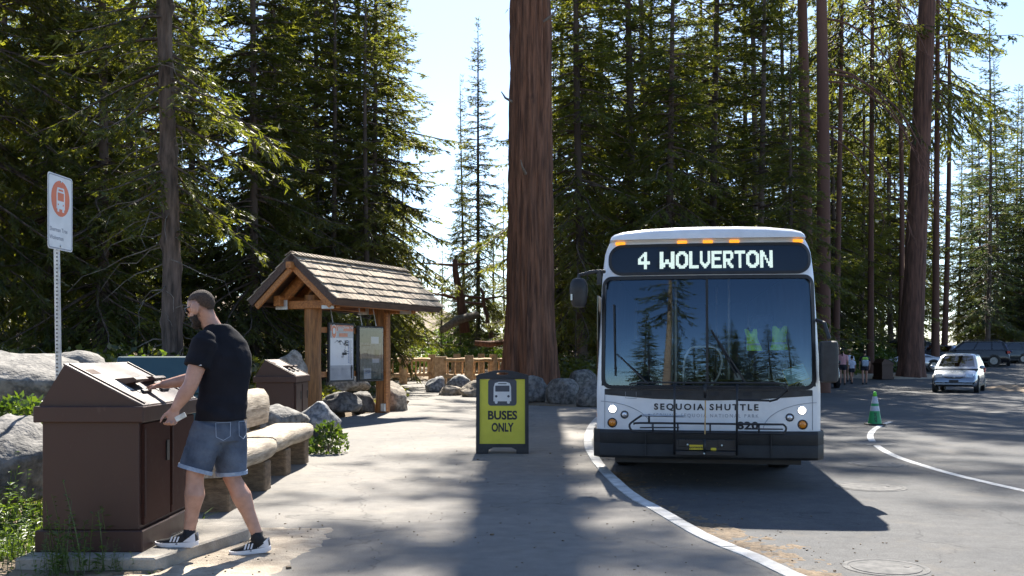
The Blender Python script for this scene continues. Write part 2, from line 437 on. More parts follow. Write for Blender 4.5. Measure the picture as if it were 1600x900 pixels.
# soil drifted along the kerb, sandy soil by the bin pad, an earth bank in the car park
def drift(x, y):
    d = x - kerb_x(y) - .16
    nz = .7 * mnoise.noise((x * 1.3, y * .9, 0)) + .7 * mnoise.noise((x * 4, y * 4, 5)) + .7 * mnoise.noise((x * 11, y * 11, 2)) + .5 * mnoise.noise((x * 27, y * 27, 2))
    wdt = .25 + .35 * math.exp(-((y - 7.0) / 1.8) ** 2)
    return ROAD + .035 * (1 - d / (wdt * 1.9)) - .016 + .022 * nz if d > -.12 else ROAD + .02
dx = []
vs, fs = [], []; yy = list(np.arange(3.0, 13.2, .035)); nn = 44
for y in yy:
    for k in range(nn):
        x = kerb_x(y) + .06 + 1.5 * k / nn; vs.append((x, y, drift(x, y) if k < nn - 1 else ROAD - .05))
for j in range(len(yy) - 1):
    for k in range(nn - 1): fs.append((j * nn + k, j * nn + k + 1, (j + 1) * nn + k + 1, (j + 1) * nn + k))
mb = MB(); mb.add(vs, fs); tag(mb.build('gutter_soil', M['litterdirt'], fix=False, smooth=True), kind='structure')
def sand(x, y):
    # strip of loose sand running along the front of the pad and round its near end
    d = max(abs(x + 2.0) - .36 - .10 * (y - 6.5), 0) + max(6.25 - y, 0) * .8 + max(y - 8.1, 0) * .8
    d2 = max(abs(x + 3.0) - 1.05, 0) + max(abs(y - 6.1) - .5, 0)
    d = min(d, d2)
    nz = mnoise.noise((x * 2.2, y * 2.2, 0)) * .5 + mnoise.noise((x * 7, y * 7, 3)) * .35 + mnoise.noise((x * 22, y * 22, 3)) * .22
    return .012 - d * .11 + .016 * nz
heightfield('sandy_soil', [float(v) for v in np.arange(-4.2, -1.2, .03)], [float(v) for v in np.arange(5.2, 8.6, .03)], sand, M['sand'])
def bank(x, y):
    d = math.hypot((x - 27.0) / 7.2, (y - 42.5) / 5.5)
    return road_z(y) + .5 * (1 - d ** 1.6) + .12 * mnoise.noise((x * .9, y * .9, 0)) if d < 1.4 else -1
heightfield('earth_bank', [float(v) for v in np.arange(17, 38, .35)], [float(v) for v in np.arange(33, 49, .35)], bank, M['duff'])
def island(x, y):
    d = math.hypot((x - 21.0) / 3.8, (y - 57.5) / 2.8)
    return road_z(y) + .16 * (1 - d ** 2) + .07 * mnoise.noise((x * .9, y * .9, 0)) if d < 1.6 else -1
heightfield('tree_island', [float(v) for v in np.arange(14.5, 28, .35)], [float(v) for v in np.arange(52.5, 63, .35)], island, M['sand'])

# painted line and manhole covers
def ribbon(name, pts, w, z, m):
    rings = []; p = [Vector((a, b, 0)) for a, b in pts]
    vs, fs = [], []
    for j, q in enumerate(p):
        d = (p[min(j + 1, len(p) - 1)] - p[max(j - 1, 0)]).normalized(); nr = Vector((d.y, -d.x, 0)) * w / 2
        vs += [q - nr + Vector((0, 0, z)), q + nr + Vector((0, 0, z))]
    for j in range(len(p) - 1): fs.append((2 * j, 2 * j + 1, 2 * j + 3, 2 * j + 2))
    mb = MB(); mb.add(vs, fs); return tag(mb.build(name, m, fix=False), kind='structure')
LP = [(1392, 659), (1378, 664), (1364, 673), (1360, 684), (1372, 698), (1397, 712), (1440, 727), (1500, 744), (1600, 767), (1760, 800), (1990, 850)]
ribbon('road_marking', [(q.x, q.y) for q in catmull([G(px, py, ROAD).to_2d() for px, py in LP])], .115, ROAD + .004, M['line'])
for px, py, r in ((1360, 761, .40), (1372, 725, .40), (1384, 887, .30), (1362, 693, .42)):
    c = G(px, py, ROAD)
    cov = tag(thing('manhole_cover', None, None, c), kind='structure')
    MB().lathe([(r, -.02), (r, .004), (r - .035, .005), (r - .04, .001), (.02, .001)], n=40).build('collar', M['iron'], cov)
    mb = MB().lathe([(r - .055, -.01), (r - .055, .0055), (.02, .006)], n=40)
    mb.build('lid', M['iron'], cov)
    k = MB()
    k.cyl((r * .5, 0, .004), (r * .5, 0, .009), .02, n=10); k.build('lid_key', M['iron'], cov)

# ------------------------------------------------------------------ boulders
def boulder(label, c, size, seed, m, group=None, cuts=9, rz=0.0, rough=.10, name='boulder', sub=4):
    rg = random.Random(seed)
    bm = bmesh.new(); bmesh.ops.create_icosphere(bm, subdivisions=sub, radius=1)
    planes = []
    for _ in range(cuts):
        d = Vector((rg.gauss(0, 1), rg.gauss(0, 1), rg.gauss(.25, .8))).normalized(); planes.append((d, rg.uniform(.62, .9)))
    off = Vector((rg.uniform(0, 50), rg.uniform(0, 50), rg.uniform(0, 50)))
    for v in bm.verts:
        p = v.co.copy()
        for d, h in planes:
            e = p.dot(d) - h
            if e > 0: p -= d * e * .88
        n1 = mnoise.noise(p * 1.6 + off) + .5 * mnoise.noise(p * 4 + off) + .28 * mnoise.noise(p * 10 + off) + .14 * mnoise.noise(p * 24 + off)
        p += v.normal * (n1 * rough + .05 * abs(mnoise.noise(p * 2.6 + off * 2)))
        p = Vector((p.x * size[0], p.y * size[1], p.z * size[2])); p.z = max(p.z, -size[2] * .55)
        v.co = p
    me = bpy.data.meshes.new(name); bm.to_mesh(me); bm.free()
    me.polygons.foreach_set('use_smooth', [True] * len(me.polygons)); me.materials.append(m)
    o = link(name, me, None, c, (0, 0, rz)); return tag(o, label, 'rock', group)
B = [  # label, px centre, py centre, distance, half sizes m, material, cuts
 ('big rounded grey boulder behind the brown bin, cracked down its middle', 22, 616, 10.6, (.80, .7, .50), 'granite', 7),
 ('low grey boulder behind the sign post, beside the big cracked boulder', 110, 612, 11.6, (.55, .6, .46), 'granite', 8),
 ('pale sunlit rock with a craggy top behind the weeds at the brown bin', 2, 728, 8.15, (.50, .5, .46), 'granite', 10),
 ('flat pale slab of granite lying behind the far log bench', 434, 662, 15.3, (.50, .55, .28), 'granite', 10),
 ('dark leaning slab of rock at the foot of the kiosk log post', 496, 655, 17.6, (.35, .4, .30), 'granite_blue', 10),
 ('rounded grey stone between the two kiosk posts', 534, 632, 23.4, (.45, .4, .30), 'granite', 8),
 ('smaller grey stone wedged beside the rounded stone under the posters', 566, 632, 24.4, (.36, .35, .32), 'granite', 8),
 ('large tan stone beside the right hand kiosk post', 612, 626, 25.2, (.45, .5, .48), 'granite_tan', 8),
 ('dark grey pointed stone at the left end of the stone row by the fence', 682, 603, 37.0, (.46, .4, .42), 'granite_blue', 7),
 ('grey wedge shaped stone behind the row, below the fence post', 716, 603, 39.5, (.52, .45, .45), 'granite_blue', 7),
 ('long low tan stone in the middle of the row by the fence', 704, 613, 34.2, (.50, .4, .22), 'granite_tan', 8),
 ('tan stone partly hidden by the yellow sign', 742, 612, 33.0, (.55, .42, .36), 'granite_tan', 8),
 ('upright grey stone just right of the yellow sign', 834, 613, 29.0, (.42, .4, .48), 'granite', 7),
 ('broad grey stone at the foot of the giant trunk, middle of three', 879, 616, 28.4, (.56, .45, .50), 'granite', 7),
 ('grey stone nearest the bus mirror side, sloping to a point', 924, 620, 27.0, (.50, .42, .46), 'granite', 7),
 ('small stone in the shade behind the row beside the bus', 912, 596, 34.0, (.6, .5, .4), 'granite', 7),
 ('pale broken rock behind the far brown bin', 452, 580, 19.6, (.36, .3, .42), 'granite_tan', 9),
 ('low rock on the dirt behind the kiosk poster', 545, 600, 29.0, (.8, .5, .35), 'granite_tan', 8),
]
for i, (lb, px, py, y, sz, mm, cu) in enumerate(B):
    boulder(lb, P(px, py, y), sz, 40 + i, M[mm], 'granite boulders edging the path', cu, rz=i * 1.3 % 3)
# ------------------------------------------------------------------ trees
M['bark_grey'] = mat('fir bark', (.035, .026, .021), .95, second=(.15, .11, .088), scale=9, stretch=(1, 1, .16), bump=1.0, bscale=22, bstretch=(1, 1, .14), obj_random=.2)
M['bark_red'] = mat('sequoia bark', (.062, .028, .016), .95, second=(.225, .105, .060), scale=11, stretch=(1, 1, .07), bump=1.0, bscale=26, bstretch=(1, 1, .06))
M['bark_brown'] = mat('cedar bark', (.06, .030, .022), .95, second=(.17, .085, .06), scale=10, stretch=(1, 1, .1), bump=1.0, bscale=24, bstretch=(1, 1, .09), obj_random=.15)
M['bark_tan'] = mat('pine bark with painted sunlight', (.20, .12, .075), .95, second=(.42, .29, .19), scale=9, stretch=(1, 1, .2), bump=.8, bscale=20)  # bark lightened to paint in the sun on the mirrored trunk
M['deadwood'] = mat('dead twigs', (.12, .10, .08), .95, second=(.24, .21, .18), scale=8)
M['fir'] = leafmat('fir needles', (.046, .068, .022), (.118, .140, .040), (2.5, 2.1, .5), .55)
M['fir_light'] = leafmat('light fir needles', (.075, .10, .028), (.15, .165, .05), (2.3, 2.1, .6), .56)
M['fir_blue'] = leafmat('blue fir needles', (.030, .052, .032), (.075, .105, .055), (1.9, 1.8, .7), .46)
M['shrub'] = leafmat('shrub leaves', (.045, .085, .018), (.12, .17, .035), (1.5, 1.5, .4), .45, scale=3)
M['drygrass'] = leafmat('dry grass', (.14, .15, .04), (.30, .27, .09), (1.3, 1.3, .5), .4, scale=3)

def np_mesh(name, V, tri, mats, mi=None):
    me = bpy.data.meshes.new(name)
    nv, nf = len(V), len(tri)
    me.vertices.add(nv); me.vertices.foreach_set('co', V.astype(np.float32).ravel())
    me.loops.add(nf * 3); me.loops.foreach_set('vertex_index', tri.astype(np.int32).ravel())
    me.polygons.add(nf); me.polygons.foreach_set('loop_start', np.arange(0, nf * 3, 3, dtype=np.int32))
    me.polygons.foreach_set('loop_total', np.full(nf, 3, dtype=np.int32))
    for m in mats: me.materials.append(m)
    if mi is not None: me.polygons.foreach_set('material_index', mi.astype(np.int32))
    me.update(calc_edges=True); return me

def unit(a): return a / np.maximum(np.linalg.norm(a, axis=-1, keepdims=True), 1e-9)

def leaf_tris(rg, base, d, length, width):
    """one long pointed triangle per row"""
    n = len(base)
    s = unit(np.cross(d, rg.normal(0, .45, (n, 3)) + np.array([0, 0, 1.0])))
    V = np.empty((n, 3, 3)); V[:, 0] = base - s * width[:, None]; V[:, 1] = base + s * width[:, None]; V[:, 2] = base + d * length[:, None]
    return V.reshape(-1, 3)

def crown_mesh(name, seed, H, cb, rmax, nb, power=.8, droop=.35, rise=(-18, 32), leaf=.17, lw=.019, nmul=1.0, irr=.35, leafmat_='fir', dead=0, gaps=0.0, tip=.25, bl_mul=1.0):
    rg = np.random.default_rng(seed)
    t = np.sort(cb + (1 - cb) * rg.random(nb) ** 1.05)
    prof = rmax * np.clip((1 - t) / (1 - cb), 0.02, 1) ** power * np.clip(.45 + (t - cb) / .12 * .55, 0, 1)
    clump = 1 + .25 * np.sin(t * 61 + seed) * rg.random(nb)
    L = prof * rg.uniform(1 - irr, 1 + irr * .55, nb) * clump
    keep = rg.random(nb) > gaps * (np.sin(t * 37 + seed * 1.7) * .5 + .5)
    t, L = t[keep], L[keep]; nb = len(t)
    az = np.arange(nb) * 2.39996 + rg.normal(0, .45, nb)
    e = np.radians(rise[0] + (rise[1] - rise[0]) * (t - cb) / (1 - cb) + rg.normal(0, 8, nb))
    K = 7
    def limb(i, s):                                   # i index array, s in 0..1
        r = L[i] * s; zz = t[i] * H + L[i] * (np.tan(e[i]) * s - droop * s ** 2 + tip * s ** 4)
        wob = .10 * L[i] * np.sin(s * 5 + i * 1.3)
        return np.stack([np.cos(az[i]) * r - np.sin(az[i]) * wob * s, np.sin(az[i]) * r + np.cos(az[i]) * wob * s, zz], -1)
    Vs, Ts, Ms, off = [], [], [], 0
    # limbs: three-sided tapering tubes
    ss = np.linspace(0, 1, K); I = np.repeat(np.arange(nb), K); S = np.tile(ss, nb)
    c = limb(I, S).reshape(nb, K, 3); rad = (.010 + .014 * L)[:, None] * (1 - .85 * ss)[None, :]
    ring = []
    side = np.stack([-np.sin(az), np.cos(az), 0 * az], -1)
    for k in range(3):
        a = k * 2.0944
        ring.append(c + rad[..., None] * (side[:, None, :] * math.cos(a) + np.array([0, 0, 1.0]) * math.sin(a)))
    V = np.stack(ring, 2).reshape(-1, 3); idx = np.arange(nb * K * 3).reshape(nb, K, 3)
    tr = []
    for k in range(3):
        k2 = (k + 1) % 3; a, b, cc, d = idx[:, :-1, k], idx[:, :-1, k2], idx[:, 1:, k2], idx[:, 1:, k]
        tr += [np.stack([a, b, cc], -1).reshape(-1, 3), np.stack([a, cc, d], -1).reshape(-1, 3)]
    tr = np.concatenate(tr); Vs.append(V); Ts.append(tr); Ms.append(np.ones(len(tr))); off += len(V)
    # branchlets
    nbl = np.maximum(3, (L / .17 * nmul).astype(int)); bi = np.repeat(np.arange(nb), nbl); n = len(bi)
    s = .12 + .88 * rg.random(n) ** .8
    p0 = limb(bi, s); tan = unit(limb(bi, np.minimum(s + .03, 1.03)) - limb(bi, s - .03))
    sd = np.where(rg.random(n) < .5, -1.0, 1.0) * rg.uniform(.6, 1.25, n)
    ca, sa = np.cos(sd), np.sin(sd)
    d = np.stack([tan[:, 0] * ca - tan[:, 1] * sa, tan[:, 0] * sa + tan[:, 1] * ca, tan[:, 2] + rg.normal(-.12, .16, n)], -1); d = unit(d)
    bl = np.clip((.22 + .34 * L[bi] * (1.05 - s)) * rg.uniform(.5, 1.2, n) * bl_mul, .12, 1.3)
    # twigs as slim dark triangles
    Vt = leaf_tris(rg, p0, d, bl, np.full(n, .007)); Vs.append(Vt); Ts.append(np.arange(len(Vt)).reshape(-1, 3) + off); Ms.append(np.ones(n)); off += len(Vt)
    nl = np.maximum(4, (bl / .047 * nmul).astype(int)); li = np.repeat(np.arange(n), nl); m = len(li)
    u = rg.random(m); base = p0[li] + d[li] * (bl[li] * u)[:, None]; base[:, 2] -= .10 * bl[li] * u ** 2
    ld = d[li]; sg = np.where(rg.random(m) < .5, -1.0, 1.0) * rg.uniform(.35, 1.0, m); ca, sa = np.cos(sg), np.sin(sg)
    q = unit(np.stack([ld[:, 0] * ca - ld[:, 1] * sa, ld[:, 0] * sa + ld[:, 1] * ca, ld[:, 2] + rg.normal(0, .22, m)], -1))
    Vl = leaf_tris(rg, base, q, leaf * rg.uniform(.6, 1.25, m), lw * rg.uniform(.7, 1.3, m))
    Vs.append(Vl); Ts.append(np.arange(len(Vl)).reshape(-1, 3) + off); Ms.append(np.zeros(m)); off += len(Vl)
    # bare dead twigs below the crown
    if dead:
        zd = H * rg.uniform(.06, cb + .25, dead); a = rg.random(dead) * 6.283; Ld = rg.uniform(.6, 2.6, dead); P0 = np.stack([0 * a, 0 * a, zd], -1)
        seg = 5; prev = P0
        for k in range(seg):
            dirn = unit(np.stack([np.cos(a), np.sin(a), -.1 - .22 * k + rg.normal(0, .25, dead)], -1)); nxt = prev + dirn * (Ld / seg)[:, None]
            w = .012 * (1 - k / seg) + .003
            for axis in (np.array([0, 0, 1.0]), None):
                sdv = unit(np.cross(dirn, axis)) if axis is not None else unit(np.cross(dirn, np.cross(dirn, np.array([0, 0, 1.0]))))
                Vq = np.stack([prev - sdv * w, prev + sdv * w, nxt + sdv * w * .7, nxt - sdv * w * .7], 1).reshape(-1, 3)
                b = np.arange(dead) * 4 + off
                Vs.append(Vq); Ts.append(np.concatenate([np.stack([b, b + 1, b + 2], -1), np.stack([b, b + 2, b + 3], -1)])); Ms.append(np.full(2 * dead, 2)); off += len(Vq)
            prev = nxt; a = a + rg.normal(0, .3, dead)
    me = np_mesh(name, np.concatenate(Vs), np.concatenate(Ts), [M[leafmat_], M['bark_grey'], M['deadwood']], np.concatenate(Ms))
    return me

def trunk_mesh(name, H, r0, m, seed=0, nr=12, nz=14, flare=1.35, furrow=.0, r1=.02, lean=0.0, flare_h=.05, knots=0):
    rg = random.Random(seed); vs, fs = [], []
    kn = [(rg.uniform(.05, .6) * H, rg.uniform(0, 6.28)) for _ in range(knots)]
    for j in range(nz + 1):
        f = (j / nz); z = H * f ** 1.25
        r = r0 * (1 - z / H) ** .75 + r1
        r *= 1 + (flare - 1) * math.exp(-z / (H * flare_h))
        cx = lean * z + (.006 * H * math.sin(f * 4 + seed) if seed else 0); cy = .006 * H * math.cos(f * 3.3 + seed)
        for k in range(nr):
            a = 2 * math.pi * k / nr
            rr = r
            if furrow:
                nn = mnoise.noise((math.cos(a) * r0 * 9, math.sin(a) * r0 * 9, z * .28 + seed)); n2 = mnoise.noise((math.cos(a) * r0 * 22, math.sin(a) * r0 * 22, z * .8 + seed))
                rr += furrow * (-abs(nn) * 2.2 + .9) + furrow * .6 * (-abs(n2) * 2 + .8)
                rr += furrow * 2.2 * math.exp(-z / 1.2) * math.sin(a * 7 + seed)
            for kz, ka in kn:
                dd = ((z - kz) / .12) ** 2 + (((a - ka + math.pi) % (2 * math.pi) - math.pi) * r0 / .11) ** 2
                if dd < 6: rr += .07 * math.exp(-dd)
            vs.append((cx + rr * math.cos(a), cy + rr * math.sin(a), z - (.3 if j == 0 else 0)))
    for j in range(nz):
        for k in range(nr):
            k2 = (k + 1) % nr; fs.append((j * nr + k, j * nr + k2, (j + 1) * nr + k2, (j + 1) * nr + k))
    fs.append(tuple(nz * nr + k for k in range(nr)))
    me = bpy.data.meshes.new(name); me.from_pydata(vs, [], fs); me.materials.append(m)
    me.polygons.foreach_set('use_smooth', [True] * len(fs)); return me

CROWN = {
 'dense': [crown_mesh('crown', 11, 24, .06, 4.0, 270, droop=.42, nmul=1.75, lw=.0235, leaf=.155), crown_mesh('crown', 12, 24, .03, 3.7, 270, droop=.35, irr=.45, nmul=1.75, lw=.0235, leaf=.155),
           crown_mesh('crown', 13, 24, .12, 4.3, 240, droop=.5, rise=(-25, 30), irr=.5, dead=26, nmul=1.75, lw=.0235, leaf=.155)],
 'light': [crown_mesh('crown', 21, 24, .08, 3.3, 210, leafmat_='fir_light', irr=.5, gaps=.45, nmul=1.65, lw=.0235, leaf=.155), crown_mesh('crown', 22, 24, .18, 3.6, 190, leafmat_='fir_light', irr=.55, gaps=.5, dead=14, nmul=1.65, lw=.0235, leaf=.155)],
 'thin': [crown_mesh('crown', 31, 24, .12, 3.0, 240, leafmat_='fir_blue', irr=.55, gaps=.3, power=.65, dead=12, nmul=1.6, lw=.026, leaf=.17), crown_mesh('crown', 32, 24, .08, 3.2, 240, leafmat_='fir_blue', irr=.5, gaps=.3, power=.7, dead=10, nmul=1.6, lw=.026, leaf=.17)],
 'high': [crown_mesh('crown', 41, 24, .42, 3.2, 130, droop=.5, rise=(-30, 25), irr=.55, gaps=.45, power=.5, nmul=1.3, lw=.03), crown_mesh('crown', 42, 24, .50, 2.9, 120, leafmat_='fir_light', droop=.5, rise=(-30, 25), irr=.55, gaps=.45, power=.5, nmul=1.3, lw=.03)],
 'young': [crown_mesh('crown', 51, 5, .04, 1.15, 62, leafmat_='fir_light', leaf=.11, lw=.018, droop=.2, rise=(-5, 45), nmul=1.1), crown_mesh('crown', 52, 5, .04, 1.3, 58, leafmat_='fir_light', leaf=.12, lw=.019, droop=.25, rise=(-5, 40), irr=.5, nmul=1.0)],
}
CH = {k: (5.0 if k == 'young' else 24.0) for k in CROWN}
TRUNKS = {}
def tree(label, px, y, kind, H, r0, group=None, v=0, bark='bark_grey', wide=1.0, rz=0.0, name='fir_tree', base=None, lean=0.0, x=None, tr=None):
    gx = (px - 800) / FPX * y if x is None else x
    z = (base if base is not None else (road_z(y) if gx > 14 and y < 95 else ground_z(gx, y))) - .05
    t = thing(name, label, 'tree', (gx, y, z), rz, group)
    s = H / CH[kind]
    r0 *= .72 if kind == 'high' else .52; key = (round(r0 / H, 4), bark, v % 3)
    if tr is None:
        if key not in TRUNKS: TRUNKS[key] = trunk_mesh('trunk', 1.0, r0 / H, M[bark], v, r1=.0004)
        link('trunk', TRUNKS[key], t, scale=(H, H, H))
    else: link('trunk', tr, t)
    me = CROWN[kind][v % len(CROWN[kind])]
    link('crown', me, t, rot=(0, 0, v * 1.7), scale=(s * wide, s * wide, s))
    if lean: t.rotation_euler = (0, lean, rz)
    return t

# --- trees one can tell apart
seq = thing('sequoia_tree', 'giant reddish trunk rising behind the yellow sign, furrowed bark', 'tree', (P(829, 0, 33).x, 33, -.05))
link('trunk', trunk_mesh('trunk', 46, .60, M['bark_red'], 0, nr=110, nz=170, flare=1.24, furrow=.10, r1=.1, flare_h=.028, knots=16), seq)
CROWN['seq'] = [crown_mesh('crown', 61, 46, .42, 3.3, 115, droop=.3, rise=(-14, 30), irr=.6, gaps=.55, power=.35, leaf=.22, lw=.03)]
link('crown', CROWN['seq'][0], seq)
for zz, a in ((16.5, 2.9), (13.2, 3.4), (9.4, -2.8), (7.1, -1.9), (12.0, -.6), (18, -1.2)):
    d = Vector((math.cos(a), math.sin(a), .1)); sn = MB(); sn.tube([d * .5 + Vector((0, 0, zz)), d * .86 + Vector((0, 0, zz + .12)), d * 1.0 + Vector((0, 0, zz + .3))], [.05, .035, .015], 6); sn.build('branch_stub', M['deadwood'], seq)

big = thing('pine_tree', 'tall reddish brown trunk standing beside the brown bin in the car park', 'tree', (P(1431, 0, 56).x, 56, .02))
link('trunk', trunk_mesh('trunk', 44, .47, M['bark_brown'], 5, nr=64, nz=110, flare=1.3, furrow=.03, r1=.12, lean=.024, flare_h=.03, knots=10), big)
CROWN['big'] = [crown_mesh('crown', 62, 44, .58, 3.6, 80, droop=.5, rise=(-25, 30), irr=.5, gaps=.5, power=.4, leaf=.22, lw=.03)]
link('crown', CROWN['big'][0], big, loc=(.8, 0, 0))

t1 = thing('fir_tree', 'grey barked fir with bare dead lower twigs behind the bus stop sign', 'tree', (P(259, 0, 22).x, 22, .05))
link('trunk', trunk_mesh('trunk', 25, .165, M['bark_grey'], 7, nr=48, nz=120, flare=1.25, furrow=.024, lean=-.012, knots=24), t1)
CROWN['dead'] = [crown_mesh('crown', 63, 25, .16, 2.7, 200, droop=.42, rise=(-18, 25), irr=.6, gaps=.25, dead=60, nmul=1.35, lw=.026)]
link('crown', CROWN['dead'][0], t1)

def row(lst, label, group, kind, bark='bark_grey', name='fir_tree'):
    for i, a in enumerate(lst):
        px, y, H, r = a[:4]
        tree(label if isinstance(label, str) else label[i], px, y, kind, H, r, group, v=i + int(px) % 3, bark=bark, rz=(i * 2.1) % 6.28, name=name, wide=a[4] if len(a) > 4 else 1.0)

row([(396, 31, 22, .26), (424, 36, 21, .2)], ['straight dark fir trunk rising just left of the kiosk roof', 'slim dark fir trunk close behind the kiosk gable'], 'dark firs behind the kiosk', 'dense')
row([(-40, 24, 24, .3), (70, 28, 24, .3), (155, 26, 21, .26), (205, 34, 25, .3), (-130, 30, 26, .3), (305, 36, 23, .28), (10, 38, 24, .3), (115, 42, 25, .3), (255, 46, 25, .3), (-70, 44, 26, .3),
     (180, 56, 24, .3), (60, 56, 25, .3), (430, 54, 22, .28)],
    'dark fir in the shaded forest left of the kiosk', 'shaded firs left of the kiosk', 'dense')
row([(-100, 70, 22, .3), (0, 74, 22, .3), (90, 72, 24, .3), (140, 82, 24, .3), (225, 74, 23, .3), (275, 84, 22, .3), (410, 84, 20, .3), (460, 78, 18, .3), (520, 72, 16, .3), (560, 82, 16, .3), (600, 90, 15, .3), (480, 98, 20, .3), (180, 98, 26, .3), (50, 96, 26, .3)],
    'dark fir far back in the forest left of the kiosk', 'far firs on the slope left of the kiosk', 'dense')
row([(500, 41, 25, .25, 1.15), (556, 44, 25, .24, 1.15), (583, 40, 23, .22, .8), (604, 55, 25, .24, .75), (462, 50, 25, .25)],
    ['broad fir rising behind the kiosk ridge', 'fir behind the right half of the kiosk roof', 'sunlit fir with a bare dark trunk right of the kiosk roof', 'sunlit fir at the right edge of the forest, beside open sky', 'tall fir filling the gap behind the kiosk gable'],
    'firs behind the kiosk', 'dense')
row([(575, 36, 17, .2, .9), (628, 66, 15, .2, .6), (520, 36, 18, .2, .9)], ['pale green fir in front of the dark ones behind the kiosk roof', 'ragged pale fir standing at the edge of the open sky', 'pale green fir directly above the kiosk ridge'], 'pale firs behind the kiosk', 'light')
row([(747, 66, 22, .28, .74), (722, 70, 19.5, .2, .5)], ['tallest slim dark fir alone against the open sky', 'thinner twin of the slim fir standing alone in the sky gap'], 'slim firs in the sky gap', 'dense')
row([(788, 84, 15, .18, .8), (690, 90, 11, .16, .8)], ['fir peeping out beside the giant reddish trunk', 'short fir behind the leaning dead snag'], 'short firs in the sky gap', 'light')
# wall of big firs behind the bus
row([(905, 40, 24, .36), (980, 44, 30, .4), (1050, 39, 20, .34), (1120, 46, 31, .36), (1188, 42, 22, .32), (935, 56, 30, .36), (1015, 60, 31, .38), (1090, 58, 30, .36), (1160, 60, 30, .36), (1222, 54, 27, .34), (878, 52, 24, .3)],
    'big dark fir in the forest wall behind the bus', 'firs behind the bus', 'dense')
row([(1252, 43, 34, .42, .8), (1277, 40, 36, .40, .8)], ['thick reddish trunk above the right corner of the bus, left of a pair', 'reddish trunk at the bus right edge with long bare drooping limbs'], 'reddish trunks over the bus', 'high', 'bark_brown', 'cedar_tree')
row([(1300, 60, 26, .28, .9), (1345, 66, 28, .26), (1330, 80, 24, .26), (1392, 72, 32, .3), (1378, 90, 30, .3)],
    'pale sunlit fir between the bus and the tall car park trunk', 'pale firs beyond the car park', 'light')
row([(1362, 58, 34, .24), (1403, 64, 36, .24), (1312, 52, 30, .22)], ['slim bare trunk midway between the bus and the tall car park trunk', 'slim bare trunk just left of the tall car park trunk', 'slim trunk nearest the bus mirror, crown high up'], 'slim trunks by the car park', 'high', 'bark_brown', 'pine_tree')
row([(1464, 64, 36, .30), (1477, 72, 38, .26)], ['dark trunk close behind the tall reddish car park trunk', 'second dark trunk behind the tall car park trunk'], 'dark trunks behind the tall trunk', 'high', 'bark_brown', 'pine_tree')
row([(1545, 84, 29, .36), (1528, 96, 24, .3), (1590, 100, 27, .3), (1640, 90, 29, .3), (1500, 104, 24, .3), (1565, 118, 23, .3)],
    ['tall thin fir above the grey cars with bare lower limbs', 'thin fir left of the tall one above the cars', 'thin fir above the white car at the far right', 'fir at the far right edge above the cars', 'small dark fir over the black estate car', 'low fir behind the tall thin fir'],
    'thin firs above the parked cars', 'thin')
row([(1440, 110, 26, .3), (1290, 100, 30, .3), (1350, 110, 30, .3), (1600, 120, 20, .3), (1240, 90, 34, .3), (770, 110, 15, .3), (725, 120, 14, .3)],
    'hazy fir far beyond the car park and fence', 'far firs', 'light')
row([(1000, 50, 42, .22, .85), (1172, 50, 38, .22)],
    'tall straight conifer added behind the bus to streak the road with shade, crown out of sight', 'added shade trees behind the bus', 'high', 'bark_grey', 'pine_tree')  # both added so their high crowns throw broken shade on the road
row([(868, 60, 20, .22, 1.25), (905, 66, 23, .22, 1.25), (950, 62, 21, .22, 1.3), (990, 70, 24, .22, 1.3), (1035, 64, 22, .22, 1.3), (1075, 72, 25, .22, 1.3), (1125, 66, 23, .22, 1.3), (1165, 74, 25, .22, 1.3), (1205, 66, 22, .22, 1.3), (1245, 72, 23, .22, 1.3), (1280, 66, 20, .22, 1.2)],
    'thick dark fir far back in the forest behind the bus', 'far firs behind the bus', 'dense')
row([(1325, 70, 21, .2, 1.35), (1360, 76, 23, .2, 1.35), (1392, 72, 22, .2, 1.35), (1420, 80, 24, .2, 1.3)], 'full pale green fir behind the walkers and the car park bin', 'full pale firs behind the walkers', 'light')
row([(1518, 98, 25, .26, .9), (1556, 90, 27, .26, .9), (1596, 96, 26, .26, .95)], 'full dark fir rising over the parked estate cars', 'full firs over the parked cars', 'dense')
row([(1238, 37.5, 14, .2), (1292, 64, 27, .24)], ['low dense fir in front of the reddish trunk pair over the bus corner', 'fir rising behind the bus right mirror'], 'firs at the bus right corner', 'dense')
tree('unseen tall conifer added behind the giant reddish trunk to dapple the walkway', 842, 50, 'high', 48, .34, v=0, wide=.62, name='pine_tree')  # added tree: its crown above the frame casts dapple on the walkway
row([(1312, 78, 27, .26, 1.2), (1340, 92, 30, .26, 1.2), (1368, 84, 28, .26, 1.2), (1400, 96, 30, .26, 1.2), (1425, 88, 27, .26, 1.2), (1455, 100, 25, .26, 1.2)], 'yellow green fir filling the gap behind the slim car park trunks', 'yellow green firs behind the car park', 'light')
row([(1570, 100, 24, .3, 1.2), (1605, 92, 23, .3, 1.2), (1540, 124, 22, .3, 1.2)], 'dark green fir beyond the row of parked cars', 'dark firs beyond the parked cars', 'thin')
